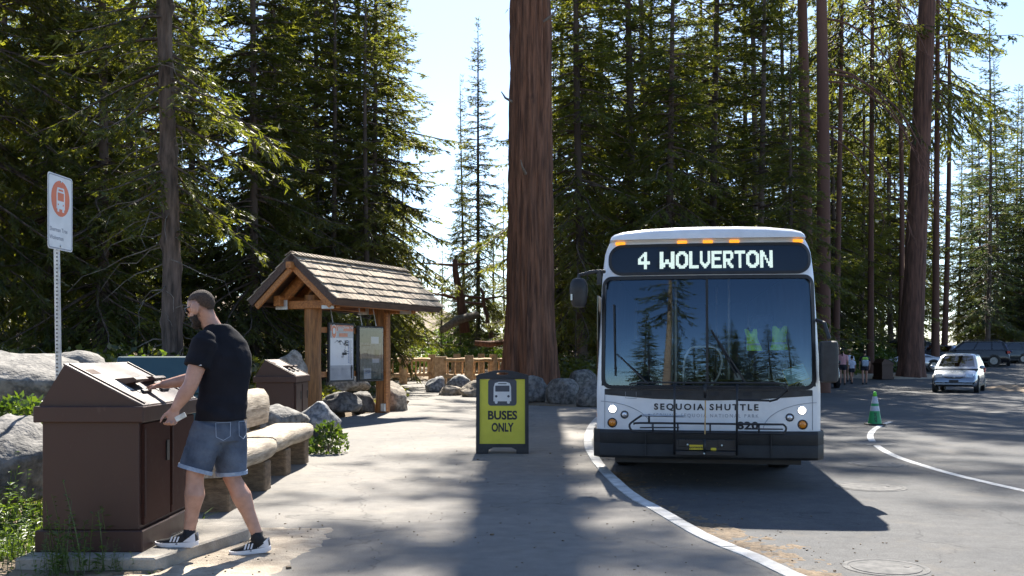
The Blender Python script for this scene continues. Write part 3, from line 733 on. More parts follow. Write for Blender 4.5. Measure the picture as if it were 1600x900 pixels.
# saplings and undergrowth firs, sunlit, beyond the fence
row([(690, 56, 5.4, .06), (640, 58, 4.0, .05), (615, 60, 4.0, .05), (660, 64, 4.6, .05), (720, 58, 3.6, .05), (745, 62, 4.0, .05), (770, 58, 3.6, .05), (600, 54, 4.2, .05), (900, 37, 4, .05), (1320, 62, 4.4, .05), (1345, 64, 3.6, .05), (1375, 70, 4.4, .05), (1300, 60, 4.2, .05), (1560, 96, 6, .06), (1585, 92, 5.4, .06)],
    ['tallest bright sapling fir behind the log fence', 'sapling fir behind the log fence beside the kiosk post', 'small sapling fir just right of the kiosk', 'sapling fir behind the tall bright one', 'low sapling behind the square fence post', 'low sapling between the fence and the leaning snag', 'low sapling beside the giant trunk behind the fence', 'sapling seen through the kiosk posts', 'dark sapling between the giant trunk and the bus',
     'yellow green sapling behind the walkers in pink', 'yellow green sapling above the child in white', 'yellow green sapling left of the car park bin', 'yellow green sapling against the bus mirror', 'yellow sapling above the grey estate car', 'yellow sapling above the white car'],
    'young firs', 'young', name='sapling_tree')
# trees behind the viewer, seen mirrored in the windscreen of the bus
for i, (x, y, k, H, r, w_) in enumerate([(-5.2, -15, 'high', 24, .62, 1.2), (-10.5, -25, 'dense', 13, .3, 1.4), (-8.6, -33, 'dense', 16, .3, 1.3), (-1.6, -26, 'dense', 9, .3, 1.7), (1.4, -24, 'dense', 11, .3, 1.8), (-3.6, -38, 'dense', 17, .3, 1.2), (3.8, -27, 'dense', 10, .3, 1.7), (-14, -34, 'dense', 20, .3, 1.2), (-.2, -44, 'dense', 19, .3, 1.2), (6.5, -38, 'dense', 16, .3, 1.3), (-6.6, -42, 'dense', 14, .3, 1.4), (.8, -34, 'dense', 13, .3, 1.5), (-5.0, -27, 'dense', 7, .2, 1.6), (-2.2, -50, 'dense', 20, .3, 1.2), (3.4, -48, 'dense', 18, .3, 1.2), (-11.5, -46, 'dense', 20, .3, 1.2), (9, -32, 'dense', 14, .3, 1.3)]):
    tree('fir across the road, mirrored in the bus windscreen', 0, y, k, H, r, 'firs mirrored in the windscreen', v=i, bark='bark_tan' if i == 0 else 'bark_grey', x=x, base=ROAD, wide=w_)

# leaning dead snags
def snag(label, p0, p1, r0, nb, seed):
    rg = random.Random(seed); p0, p1 = Vector(p0), Vector(p1)
    t = thing('dead_snag', label, 'dead tree', p0); mb = MB()
    pts = [(p1 - p0) * (k / 7) + Vector((rg.uniform(-.05, .05), 0, 0)) for k in range(8)]
    mb.tube(pts, [r0 * (1 - .55 * k / 7) for k in range(8)], 10); mb.build('trunk', M['bark_brown'], t, smooth=True)
    for _ in range(nb):
        mb = MB(); f = rg.uniform(.4, 1); b = (p1 - p0) * f; sd = rg.choice((-1, 1)); L = rg.uniform(1.2, 3)
        mb.tube([b, b + Vector((sd * L * .5, rg.uniform(-.5, .5), rg.uniform(-.2, .4))), b + Vector((sd * L, rg.uniform(-.6, .6), rg.uniform(-.9, .7)))], [.09, .06, .02], 5)
        mb.build('branch', M['bark_brown'], t)
    return t
snag('leaning dead trunk with broken limbs in the gap behind the fence', P(727, 520, 56), P(710, 405, 56), .3, 5, 3)
snag('broken bare snag standing above the grey cars', P(1578, 545, 95), P(1586, 470, 95), .3, 7, 5)
snag('small dead snag leaning beside the giant trunk', P(768, 530, 60), P(752, 450, 60), .16, 3, 8)

# long bare limbs drooping from the reddish trunk at the bus edge
rg = random.Random(12)
ct = [o for o in bpy.data.objects if o.name.startswith('cedar_tree')][-1]
for k in range(13):
    fl = MB()
    z0 = rg.uniform(9, 21); L = rg.uniform(2.4, 5.2); y0 = rg.uniform(-1, 1)
    pts = [(0, 0, z0), (L * .3, y0 * .4, z0 - .2), (L * .62, y0 * .8, z0 - L * .30), (L * .85, y0, z0 - L * .72), (L, y0, z0 - L * 1.15)]
    fl.tube(catmull(pts, 3), [.055 - .045 * q / 12 for q in range(13)], 5)
    for q in range(4):
        b = Vector(catmull(pts, 3)[rg.randint(4, 11)]); fl.tube([b, b + Vector((rg.uniform(-.3, .6), 0, -rg.uniform(.2, .6))), b + Vector((rg.uniform(-.3, .8), .1, -rg.uniform(.7, 1.3)))], [.02, .014, .006], 4)
    o = fl.build('bare_limb', M['bark_brown'], ct); o.rotation_euler = (0, 0, -ct.rotation_euler[2])

# fallen log and forest rubble behind the fence
o = MB().tube([P(690, 516, 54), P(715, 500, 55), P(745, 492, 56), P(775, 520, 57)][0:3], [.18, .24, .2], 10).build('fallen_log', M['deadwood'], smooth=True); tag(o, 'pale fallen log lying on the slope behind the log fence', 'log')
o = MB().tube([P(742, 536, 50), P(765, 538, 50), P(790, 534, 51)], [.13, .15, .12], 12).build('fallen_log', M['bark_red'], smooth=True); tag(o, 'reddish fallen log behind the fence at the giant trunk', 'log')

# ------------------------------------------------------------------ leafy shrubs, weeds and grass
def leaf_cloud(name, seed, n, r, leaf, lw, m, stems=8, hang=0.0, up=.5):
    rg = np.random.default_rng(seed)
    a = rg.random(n) * 6.283; q = rg.random(n) ** .5; h = rg.random(n)
    base = np.stack([np.cos(a) * q * r[0] * (1 - .45 * h ** 2), np.sin(a) * q * r[1] * (1 - .45 * h ** 2), h * r[2] * (1 - .35 * q)], -1)
    lump = np.array([mnoise.noise(tuple(b * 3.0 / max(r))) for b in base]); keep = lump > -.18; base = base[keep]; n = len(base)
    d = unit(rg.normal(0, 1, (n, 3)) + np.stack([np.cos(a[keep]), np.sin(a[keep]), np.full(n, up)], -1))
    s = unit(np.cross(d, rg.normal(0, 1, (n, 3)))); L = leaf * rg.uniform(.6, 1.3, n); w = lw * rg.uniform(.7, 1.3, n)
    V = np.empty((n, 4, 3)); mid = base + d * (L * .45)[:, None]
    V[:, 0] = base; V[:, 1] = mid + s * w[:, None]; V[:, 2] = base + d * L[:, None]; V[:, 3] = mid - s * w[:, None]
    b = np.arange(n) * 4; T = np.concatenate([np.stack([b, b + 1, b + 2], -1), np.stack([b, b + 2, b + 3], -1)])
    return np_mesh(name, V.reshape(-1, 3), T, [m])
def stems_mb(seed, n, r):
    rg = random.Random(seed); mb = MB()
    for _ in range(n):
        a = rg.uniform(0, 6.28); q = rg.uniform(.2, .8)
        mb.tube([(0, 0, -.03), (math.cos(a) * q * r[0] * .4, math.sin(a) * q * r[1] * .4, r[2] * .4), (math.cos(a) * q * r[0], math.sin(a) * q * r[1], r[2] * rg.uniform(.6, .95))], [.008, .006, .003], 4)
    return mb
SHRUB = {}
def shrub(label, pos, r, n, leaf, seed, m='shrub', group=None, lw=.35, name='shrub', v=None):
    t = thing(name, label, 'shrub', pos, 0, group)
    key = (v, m) if v is not None else (seed, m)
    if key not in SHRUB: SHRUB[key] = (leaf_cloud('foliage', seed, n, r, leaf, leaf * lw, M[m]), stems_mb(seed, 10, r).build('stem', M['deadwood'], t))
    else: link('stem', SHRUB[key][1].data, t)
    link('foliage', SHRUB[key][0], t)
    return t
shrub('bright green leafy bush at the end of the far log bench', G(512, 708), (.30, .28, .5), 900, .07, 3)
shrub('low yellow green bush behind the big boulder at the left', P(38, 655, 9.3) + Vector((0, 0, -.12)), (.55, .4, .35), 1100, .07, 4)
for i, (px, y, lb) in enumerate([(262, 12.6, 'yellow green shrub sprig behind the teal box'), (215, 12.2, 'yellow green shrub sprig between the bin and the teal box'), (330, 16, 'shrub behind the man at the forest edge')]):
    shrub(lb, (P(px, 0, y).x, y, .75), (.5, .4, .7), 420, .07, 20 + i)
for i, (px, y, w, h) in enumerate([(618, 54, 1.2, .7), (655, 57, 1.5, .9), (690, 57, 1.4, .9), (725, 58, 1.5, 1.0), (760, 59, 1.6, 1.0), (785, 57, 1.2, 1.0), (600, 52, 1.3, .8), (740, 66, 2.2, 1.8), (670, 66, 2.2, 1.7), (630, 68, 2.2, 1.9), (700, 70, 2.2, 2.0), (775, 66, 2.2, 1.8)]):
    t = shrub('sunlit scrubby bush behind the log fence', (P(px, 0, y).x, y, ground_z(P(px, 0, y).x, y) - .05), (1.4, 1.0, 1.2), 3200, .105, 30 + i % 3, group='bushes behind the log fence', v='fence%d' % (i % 3)); t.scale = (w, w, h)
for i, (px, y, w, h) in enumerate([(1325, 60, 1.3, 1.4), (1350, 63, 1.6, 1.7), (1372, 64, 1.4, 1.5), (1300, 58, 1.4, 1.5)]):
    t = shrub('yellow green bush behind the walkers near the car park', (P(px, 0, y).x, y, road_z(y) - .05), (1.4, 1.0, 1.2), 3200, .105, 30 + i % 3, group='bushes behind the walkers', v='fence%d' % (i % 3)); t.scale = (w, w, h)
for i, (px, y, w, h) in enumerate([(20, 16, 1.4, 1.2), (120, 18, 1.6, 1.3), (200, 20, 1.6, 1.4), (-40, 20, 1.8, 1.5), (300, 22, 1.6, 1.3), (370, 24, 1.6, 1.2), (430, 27, 1.4, 1.0), (880, 37, 1.4, 1.2), (915, 38, 1.4, 1.2), (560, 33, 1.2, .8)]):
    t = shrub('dark scrub in the forest shade behind the boulders', (P(px, 0, y).x, y, 0), (1.4, 1.0, 1.2), 3200, .105, 30 + i % 3, 'fir', 'dark scrub at the forest edge', v='dark%d' % (i % 3)); t.scale = (w, w, h)

def weed_mesh(seed, H, n, spread, leaf):
    rg = random.Random(seed); mb = MB()
    for _ in range(n):
        a = rg.uniform(0, 6.28); b = Vector((rg.gauss(0, spread), rg.gauss(0, spread), 0)); h = H * rg.uniform(.55, 1.1)
        tip = b + Vector((math.cos(a) * h * .22, math.sin(a) * h * .22, h)); mid = b.lerp(tip, .5) + Vector((0, 0, h * .04))
        mb.cur = 0; mb.tube([b, mid, tip], [.004, .003, .0015], 4, caps=False)
        for k in range(int(9 + h * 16)):
            f = rg.uniform(.08, 1); p = b.lerp(mid, f * 2) if f < .5 else mid.lerp(tip, f * 2 - 1); t = rg.uniform(0, 6.28); L = leaf * rg.uniform(.5, 1.2) * (1.15 - .6 * f)
            d = Vector((math.cos(t), math.sin(t), rg.uniform(.1, .9))).normalized(); s = d.cross(Vector((0, 0, 1))).normalized() * L * .17
            m = p + d * L * .5; mb.quad(p, m + s, p + d * L - Vector((0, 0, L * .2)), m - s)
    return mb
weedm = [weed_mesh(70 + i, .55, 7, .10, .085).build('weed', M['shrub'], fix=False) for i in range(3)]
for w in weedm: C.objects.unlink(w)
rg = random.Random(8); nw = 0
for px0, py0, y0, sc in [(10, 800, 7.6, 1.1), (40, 820, 7.4, .95), (25, 870, 6.9, .8), (-10, 850, 7.1, 1.1), (55, 865, 6.7, .7), (5, 900, 6.5, .7), (80, 890, 6.45, .5), (110, 880, 6.5, .85), (135, 885, 6.45, 1.0), (95, 900, 6.35, .45), (160, 890, 6.45, .45), (185, 893, 6.45, .35), (125, 905, 6.3, .4), (60, 905, 6.3, .5), (30, 780, 8.0, 1.0), (-30, 800, 7.8, 1.2), (-40, 880, 6.7, 1.1)]:
    t = thing('weed', 'leafy green weed in the clump at the near corner of the brown bin', 'weed', ((px0 - 800) / FPX * y0, y0, .0), rg.uniform(0, 6.28), 'weeds round the brown bin')
    link('stems', weedm[nw % 3].data, t, scale=(sc, sc, sc)); nw += 1
def grass(name, region, n, h, m, seed, kindlabel):
    rg = np.random.default_rng(seed); pts = []
    while len(pts) < n:
        x, y = rg.uniform(region[0], region[1]), rg.uniform(region[2], region[3])
        if mnoise.noise((x * 1.5, y * 1.5, seed)) + rg.uniform(-.3, .3) > -.1: pts.append((x, y, .0))
    b = np.array(pts); b[:, 2] = [max(ground_z(x, y), 0) - .01 for x, y, _ in pts]
    d = unit(np.stack([rg.normal(0, .35, n), rg.normal(0, .35, n), np.ones(n)], -1))
    V = leaf_tris(rg, b, d, h * rg.uniform(.4, 1.2, n), np.full(n, .005 + h * .02))
    o = link(name, np_mesh(name, V, np.arange(len(V)).reshape(-1, 3), [M[m]])); return tag(o, kindlabel, None, None, 'stuff')
grass('grass', (-6.2, -3.3, 24.5, 30), 9000, .10, 'drygrass', 1, 'short yellow green grass on the dirt behind the kiosk posts')
grass('grass', (-6.5, -3.3, 6.2, 9.5), 7000, .14, 'shrub', 2, 'green ground cover beside the brown bin')
grass('grass', (-5.5, -3.2, 9.0, 13), 5000, .12, 'drygrass', 3, 'dry grass around the boulders')
for px, y, lb in ((309, 8.15, 'small tuft of grass at the far corner of the bin pad'), (236, 6.46, 'tiny bright seedling at the edge of the concrete pad')):
    mb = MB(); rg = random.Random(px)
    for k in range(7 if px > 300 else 4):
        a = rg.uniform(0, 6.28); L = .26 if px > 300 else .05; d = Vector((math.cos(a), math.sin(a), 1.2)); s = d.cross(Vector((0, 0, 1))).normalized() * .006
        mb.quad(-s, s, d * L * .35 + s, d * L * .35 - s); mb.quad(d * L * .35 - s, d * L * .35 + s, d * L * .55 + Vector((d.x, d.y, -.3)) * L * .3)
    tag(mb.build('grass_tuft', M['shrub'], loc=((px - 800) / FPX * y, y, .0), fix=False), lb, 'grass tuft')
# ------------------------------------------------------------------ shared paints
M['bus_white'] = mat('white bus paint', (.66, .665, .67), .32, second=(.79, .80, .81), scale=2.2, coat=.4, bump=.02, bscale=3)
M['black_plastic'] = mat('black plastic', (.012, .012, .013), .5, second=(.03, .03, .032), scale=7, bump=.1, bscale=90)
M['rubber'] = mat('rubber', (.010, .010, .011), .65, second=(.022, .022, .022), scale=6, bump=.1)
M['tyre'] = mat('tyre rubber', (.012, .012, .012), .85, second=(.035, .033, .03), scale=8, bump=.3)
M['black_steel'] = mat('black painted steel', (.012, .012, .014), .38, second=(.025, .025, .027), scale=9)
M['steel'] = mat('bare steel', (.42, .42, .43), .35, second=(.6, .6, .6), metal=.9, scale=14, bump=.05)
M['galv'] = mat('galvanised steel', (.45, .46, .46), .45, second=(.62, .62, .60), metal=.55, scale=12, bump=.08)
M['dark'] = mat('dark interior trim', (.012, .013, .015), .7, second=(.03, .03, .034), scale=4)
M['seat'] = mat('bus seat fabric', (.02, .04, .09), .9, second=(.05, .07, .12), scale=20)
M['amber'] = mat('amber lens', (.55, .16, .01), .2, second=(.8, .28, .02), scale=60, coat=.5)
M['amber_lit'] = mat('amber marker lens', (.8, .25, .01), .2, second=(1, .4, .03), scale=60, coat=.5, emit=(1, .36, .02), estr=.35)
M['lamp_lit'] = mat('lit headlamp', (.9, .9, .85), .1, second=(1, 1, .95), scale=50, emit=(1, .93, .78), estr=2.2)
M['lens'] = mat('clear lamp lens', (.45, .45, .47), .08, second=(.75, .75, .77), metal=.7, scale=35, bump=.3, bscale=60)
M['bus_glass'] = glassmat('windscreen glass', (.82, .88, .90), (.58, .80, 1.0), .008, 1.1, 1.95)
M['led_glass'] = glassmat('sign glass', (.75, .8, .82), .8, .004, 1.0, 1.5)
M['dark_glass'] = glassmat('dark window glass', (.06, .07, .07), 1.0, .002, 2, 1.5)
M['led_back'] = mat('sign backing', (.004, .014, .03), .4, second=(.006, .02, .045), scale=3)
M['led'] = mat('sign dots', (.35, .45, .40), .5, second=(.45, .55, .5), scale=90, emit=(.80, .90, .83), estr=.42)
M['ink'] = mat('printed black', (.012, .012, .016), .5, second=(.02, .02, .024), scale=9)
M['ink_grey'] = mat('printed grey', (.25, .26, .29), .5, second=(.31, .32, .35), scale=9)
M['yellow'] = mat('yellow label', (.62, .46, .02), .5, second=(.75, .58, .04), scale=9)
M['hivis'] = mat('hi-vis fabric', (.42, .80, .03), .8, second=(.55, .95, .06), scale=12, bump=.3, bscale=20, emit=(.4, .9, .03), estr=.0)
M['reflective'] = mat('reflective tape', (.5, .55, .5), .4, second=(.7, .75, .7), scale=30)
M['pale'] = mat('pale handrail', (.45, .46, .42), .35, second=(.6, .6, .56), scale=9)
M['teal_paper'] = mat('pale teal paper', (.32, .62, .62), .8, second=(.42, .74, .72), scale=16)
M['strap'] = mat('tan strap', (.42, .26, .09), .6, second=(.56, .36, .15), scale=30)

BUS = tag(thing('bus', None, None), 'white shuttle bus with lit amber roof lights and 4 WOLVERTON on its front display', 'bus')
BUS.location = (2.215, 11.62, ROAD); BUS.rotation_euler = (0, 0, R(-9.0))
KS = .00725                                            # metres per photo pixel at the bus front
def bx(px): return (px - 1103.5) * KS
def bz(py): return 1.54 + (552 - py) * KS
PROF = [(1.245, .36), (1.262, .66), (1.262, 1.10), (1.245, 1.5), (1.222, 2.0), (1.205, 2.45), (1.18, 2.70), (1.145, 2.82), (1.11, 2.87)]
PZ = [p[1] for p in PROF]; PW = [p[0] for p in PROF]
def hw(z): return float(np.interp(z, PZ, PW))
def F(x, z, off=0.0):
    """front skin of the bus: bowed in plan, raked back above the waist"""
    u = min(abs(x) / hw(z), 1.0)
    y = .075 * u * u + (.075 * ((u - .93) / .07) ** 2 if u > .93 else 0)
    y += max(0, z - 1.05) ** 2 * .078
    return Vector((x, y - off, z))
def dens(pts, d=.10):
    out = []
    for a, b in zip(pts, pts[1:] + pts[:1]):
        n = max(1, int(math.hypot(b[0] - a[0], b[1] - a[1]) / d + .999))
        out += [(a[0] + (b[0] - a[0]) * k / n, a[1] + (b[1] - a[1]) * k / n) for k in range(n)]
    return out
def rr2(w0, h0, grow, r, c):
    # inner and outer outlines with matching point counts
    base = rrect(w0, h0, r, 8, c); base = dens(base, .09); out = []
    for x, z in base:
        dx, dz = x - c[0], z - c[1]; ex = max(abs(dx) - (w0 / 2 - r), 0); ez = max(abs(dz) - (h0 / 2 - r), 0); L = math.hypot(ex, ez) or 1
        out.append((x + math.copysign(ex / L * grow, dx), z + math.copysign(ez / L * grow, dz)))
    return out, base
def patch(pts, off0, off1=None, rings=6):
    """curved plate that follows the front skin; outline in (x,z)"""
    pts = dens(pts); mb = MB(); n = len(pts); cx = sum(p[0] for p in pts) / n; cz = sum(p[1] for p in pts) / n
    vs, fs = [], []
    FR = [1, .985, .965, .945, .925, .9, .8, .6, .4, .2]; rings = len(FR)
    for f in FR:
        for x, z in pts: vs.append(F(cx + (x - cx) * f, cz + (z - cz) * f, off0))
    vs.append(F(cx, cz, off0)); c = len(vs) - 1
    for j in range(rings - 1):
        for k in range(n):
            k2 = (k + 1) % n; fs.append((j * n + k, j * n + k2, (j + 1) * n + k2, (j + 1) * n + k))
    for k in range(n): fs.append(((rings - 1) * n + k, (rings - 1) * n + (k + 1) % n, c))
    if off1 is not None:
        b = len(vs)
        for x, z in pts: vs.append(F(x, z, off1))
        for k in range(n):
            k2 = (k + 1) % n; fs.append((k, b + k, b + k2, k2))
    mb.add(vs, fs); return mb
def ringpatch(outer, inner, off0, off1=-.01):
    mb = MB(); n = len(outer); vs = []
    for pts, o in ((outer, off1), (outer, off0), (inner, off0), (inner, off1)):
        for x, z in pts: vs.append(F(x, z, o))
    fs = [(j * n + k, j * n + (k + 1) % n, (j + 1) * n + (k + 1) % n, (j + 1) * n + k) for j in range(3) for k in range(n)]
    mb.add(vs, fs); return mb
LB = 10.6
# body shell: front skin with the windscreen opening, sides, rear
mb = MB(); OU, OZ0, OZ1 = .955, 1.165, 2.41
zs = [.66, .8, .95, 1.10, OZ0, 1.35, 1.55, 1.75, 1.95, 2.15, 2.3, OZ1, 2.5, 2.6, 2.70, 2.78, 2.84, 2.87]
us = [-1, -.99, -.975, OU * -1, -.9, -.75, -.5, -.25, 0, .25, .5, .75, .9, OU, .975, .99, 1]
vs = [F(u * hw(z), z) for z in zs for u in us]; nu = len(us); fs = []
for j in range(len(zs) - 1):
    for k in range(nu - 1):
        if OZ0 <= zs[j] < OZ1 and -OU <= us[k] < OU: continue
        fs.append((j * nu + k, j * nu + k + 1, (j + 1) * nu + k + 1, (j + 1) * nu + k))
mb.add(vs, fs)
for s in (-1, 1):
    zz = [.36] + zs; ysl = [0, .3, 1, 2.2, 4, 6, 8, LB]
    vs = []
    for z in zz:
        f = F(s * hw(max(z, .66)), max(z, .66))
        for y in ysl: vs.append((s * hw(z), f.y + (LB - f.y) * y / LB, z))
    n = len(ysl)
    mb.add(vs, [(j * n + k, j * n + k + 1, (j + 1) * n + k + 1, (j + 1) * n + k) for j in range(len(zz) - 1) for k in range(n - 1)])
mb.add([(-1.24, LB, .36), (1.24, LB, .36), (1.2, LB, 2.87), (-1.2, LB, 2.87)], [(0, 1, 2, 3)])
mb.add([(-1.245, .3, .36), (1.245, .3, .36), (1.245, LB, .36), (-1.245, LB, .36)], [(0, 1, 2, 3)])
auto_smooth(mb.build('body', M['bus_white'], BUS, fix=False), 50)
# roof dome set back from the front edge
mb = MB(); sec = [(-1, 0), (-.985, .05), (-.95, .085), (-.86, .115), (-.6, .145), (-.3, .158), (0, .162), (.3, .158), (.6, .145), (.86, .115), (.95, .085), (.985, .05), (1, 0)]
rings = []
for y, f, h in ((.155, .94, 0.0), (.165, .965, .35), (.19, .98, .62), (.25, .992, .84), (.36, 1.0, .96), (.6, 1.0, 1.0), (3, 1, 1.03), (8, 1, 1.03), (LB, 1, 1.0)):
    w = 1.128 if y < 1 else 1.14
    rings.append([(p * w * f, y + .05 * abs(p) ** 3, 2.865 + q * h) for p, q in sec])
mb.loft(rings); auto_smooth(mb.build('roof', M['bus_white'], BUS), 60)
mb = MB(); n = 24
mb.loft([[F(-1.09 + 2.18 * k / n, 2.855, o) + Vector((0, 0, dz)) for k in range(n + 1)] for o, dz in ((-.03, .012), (.012, .012), (.016, .0), (.004, -.012), (-.03, -.012))], caps=False)
mb.build('roof_edge', M['bus_white'], BUS, smooth=True)

# windscreen: rubber surround, centre bar, two panes
WO, WI = rr2(bx(1264) - bx(943), bz(434) - bz(603), .042, .075, ((bx(943) + bx(1264)) / 2, (bz(434) + bz(603)) / 2))
ringpatch(WO, WI, .012).build('windscreen_seal', M['rubber'], BUS, smooth=False)
zc0, zc1 = bz(604), bz(433)
mb = MB(); mb.loft([[F(x, z, o) for x, o in ((-.014, -.01), (-.014, .010), (.014, .010), (.014, -.01))] for z in np.linspace(zc0, zc1, 6)]); mb.build('windscreen_bar', M['rubber'], BUS)
for s in (-1, 1):
    x0, x1 = (.012, bx(1265)) if s > 0 else (bx(942), -.012)
    mb = MB(); nx, nz = 14, 14
    vs = [F(x0 + (x1 - x0) * i / nx, zc0 + (zc1 - zc0) * j / nz, -.004) for j in range(nz + 1) for i in range(nx + 1)]
    mb.add(vs, [(j * (nx + 1) + i, j * (nx + 1) + i + 1, (j + 1) * (nx + 1) + i + 1, (j + 1) * (nx + 1) + i) for j in range(nz) for i in range(nx)])
    mb.build('windscreen', M['bus_glass'], BUS, smooth=True, fix=False)

# destination sign
so, si = rr2(bx(1261) - bx(952), bz(381) - bz(422), .036, .13, (bx(1106.5), (bz(381) + bz(422)) / 2))
disp = ringpatch(so, si, .014).build('destination_sign', M['rubber'], BUS)
patch(si, .004).build('sign_backing', M['led_back'], disp, smooth=True)
FONT = {
'4': ["....##..", "...###..", "..####..", ".##.##..", "##..##..", "##..##..", "########", "########", "....##..", "....##..", "....##.."],
'W': ["##....##", "##....##", "##....##", "##....##", "##....##", "##.##.##", "##.##.##", "########", "###..###", "###..###", "##....##"],
'O': ["..####..", ".######.", "###..###", "##....##", "##....##", "##....##", "##....##", "##....##", "###..###", ".######.", "..####.."],
'L': ["##....", "##....", "##....", "##....", "##....", "##....", "##....", "##....", "##....", "######", "######"],
'V': ["##....##", "##....##", "##....##", "##....##", "##....##", "##....##", "##....##", "###..###", ".######.", "..####..", "...##..."],
'E': ["#######", "#######", "##.....", "##.....", "######.", "######.", "##.....", "##.....", "##.....", "#######", "#######"],
'R': ["######.", "#######", "##...##", "##...##", "##...##", "######.", "#####..", "##.##..", "##.###.", "##..###", "##...##"],
'T': ["########", "########", "...##...", "...##...", "...##...", "...##...", "...##...", "...##...", "...##...", "...##...", "...##..."],
'N': ["##....##", "###...##", "###...##", "####..##", "##.#..##", "##.##.##", "##..#.##", "##..####", "##...###", "##...###", "##....##"]}
spans = [('4', 995, 1014), ('W', 1029.5, 1053), ('O', 1055, 1074.5), ('L', 1076, 1091), ('V', 1093, 1109), ('E', 1111, 1127), ('R', 1129, 1145), ('T', 1147, 1163.5), ('O', 1165, 1185), ('N', 1186.5, 1206)]
mb = MB(); zt, zb = bz(389), bz(417)
for ch, a, b in spans:
    g = FONT[ch]; w = len(g[0]); dw = (bx(b) - bx(a)) / (2 * w); dh = (zt - zb) / (2 * len(g))
    for r, rowt in enumerate(g):
        for c, cc in enumerate(rowt):
            if cc != '#': continue
            for i in range(2):
                for j in range(2):
                    x = bx(a) + (2 * c + i) * dw; z = zt - (2 * r + j) * dh
                    mb.quad(F(x + dw * .06, z - dh * .94, .0075), F(x + dw * .94, z - dh * .94, .0075), F(x + dw * .94, z - dh * .06, .0075), F(x + dw * .06, z - dh * .06, .0075))
mb.build('display_lettering', M['led'], disp, fix=False)
patch(si, .0115).build('sign_glass', M['led_glass'], disp, smooth=True)

# amber clearance lights
for px in (966, 1065, 1105.5, 1147, 1246):
    x = bx(px); mb = MB(); mb.box(F(x, bz(374), .008), (.115, .035, .036)); mb.build('clearance_light', M['amber_lit'], BUS, bevel=.008, seg=2)
# dark band under the windscreen
DB = [(bx(943), bz(609)), (bx(1264), bz(609)), (bx(1264), bz(618)), (bx(1180), bz(624)), (bx(1105), bz(626)), (bx(1020), bz(624)), (bx(943), bz(618))]
patch(DB[::-1], .003, -.01, 4).build('ventilation_band', M['black_plastic'], BUS)
for px in (1060, 1115, 1165, 1010):
    mb = MB(); mb.box(F(bx(px), bz(615.5), .005), (.10, .006, .045)); mb.build('vent_slot', M['dark'], BUS)
# panel seams and quarter-round lamp pods
for s in (-1, 1):
    cx = bx(929) if s < 0 else bx(1278)
    pts = [(cx + s * -.0, bz(668))]
    arc = [(bx(1103.5) + s * (1.245 - (.62 * math.sin(a) + .005)), bz(672) + .315 * math.cos(a)) for a in np.linspace(0.05, 1.5, 14)]
    mb = MB(); mb.tube([F(x, z, .001) for x, z in arc], .004, 5); mb.build('panel_seam', M['ink_grey'], BUS)
    mb = MB(); mb.tube([F(s * 1.165, z, .001) for z in np.linspace(bz(671), bz(610), 5)], .0035, 5); mb.build('panel_seam', M['ink_grey'], BUS)
mb = MB(); mb.tube([F(bx(p), z, .002) for p, z in ((976, bz(613)), (976, bz(623)), (993, bz(624)), (993, bz(613)))], .003, 4); mb.build('access_hatch', M['ink_grey'], BUS)
def lamp(px, py, r, m, name, lit=False):
    c = F(bx(px), bz(py), 0); ax = Matrix.Rotation(R(90), 3, 'X')
    rim = MB().lathe([(r * 1.22, -.02), (r * 1.22, .008), (r * 1.0, .014), (r * .98, .0)], c, 24, axis=ax).build(name, M['black_plastic'] if not lit else M['bus_white'], BUS, smooth=False)
    MB().lathe([(r * .97, .0), (r * .9, .011), (r * .5, .018), (.001, .02)], c, 24, axis=ax).build('lens', m, rim, smooth=True)
for px in (955.5, 1248): lamp(px, 640.5, .042, M['lamp_lit'], 'headlight', True)
for px, py in ((974.5, 649.5), (1229.5, 651.5)): lamp(px, py, .038, M['lens'], 'fog_light')
for px in (955, 1249): lamp(px, 662.5, .046, M['amber'], 'turn_signal')
mb = MB(); mb.box((1.268, .35, bz(660)), (.012, .10, .05)); mb.build('side_marker', M['amber_lit'], BUS)
mb = MB(); mb.box((-1.268, .35, bz(653)), (.012, .10, .05)); mb.build('side_marker', M['amber_lit'], BUS)

# lettering on the front
def fl(txt, px0, px1, py, h, m, bold=0, spacing=1.0):
    o = text_mesh(txt, 1.0, m, 'lettering', None, None, bold, depth=.0, spacing=spacing)
    me = o.data; xs_ = [v.co.x for v in me.vertices]; ys_ = [v.co.y for v in me.vertices]
    x0, x1, y0, y1 = min(xs_), max(xs_), min(ys_), max(ys_)
    for v in me.vertices:
        X = bx(px0) + (v.co.x - x0) / (x1 - x0) * (bx(px1) - bx(px0)); Z = bz(py) + ((v.co.y - y0) / (y1 - y0) - .5) * h
        v.co = F(X, Z, .0045)
    o.parent = BUS; return o
fl('SEQUOIA SHUTTLE', 1021, 1182, 637, 12.0 * KS, M['ink'], .03, 1.35)
fl('SERVING SEQUOIA NATIONAL PARK', 1020, 1182, 650, 6.5 * KS, M['ink_grey'], 0.0, 1.5)
fl('820', 1149, 1182, 664.5, 12.5 * KS, M['ink'], .035, 1.05)

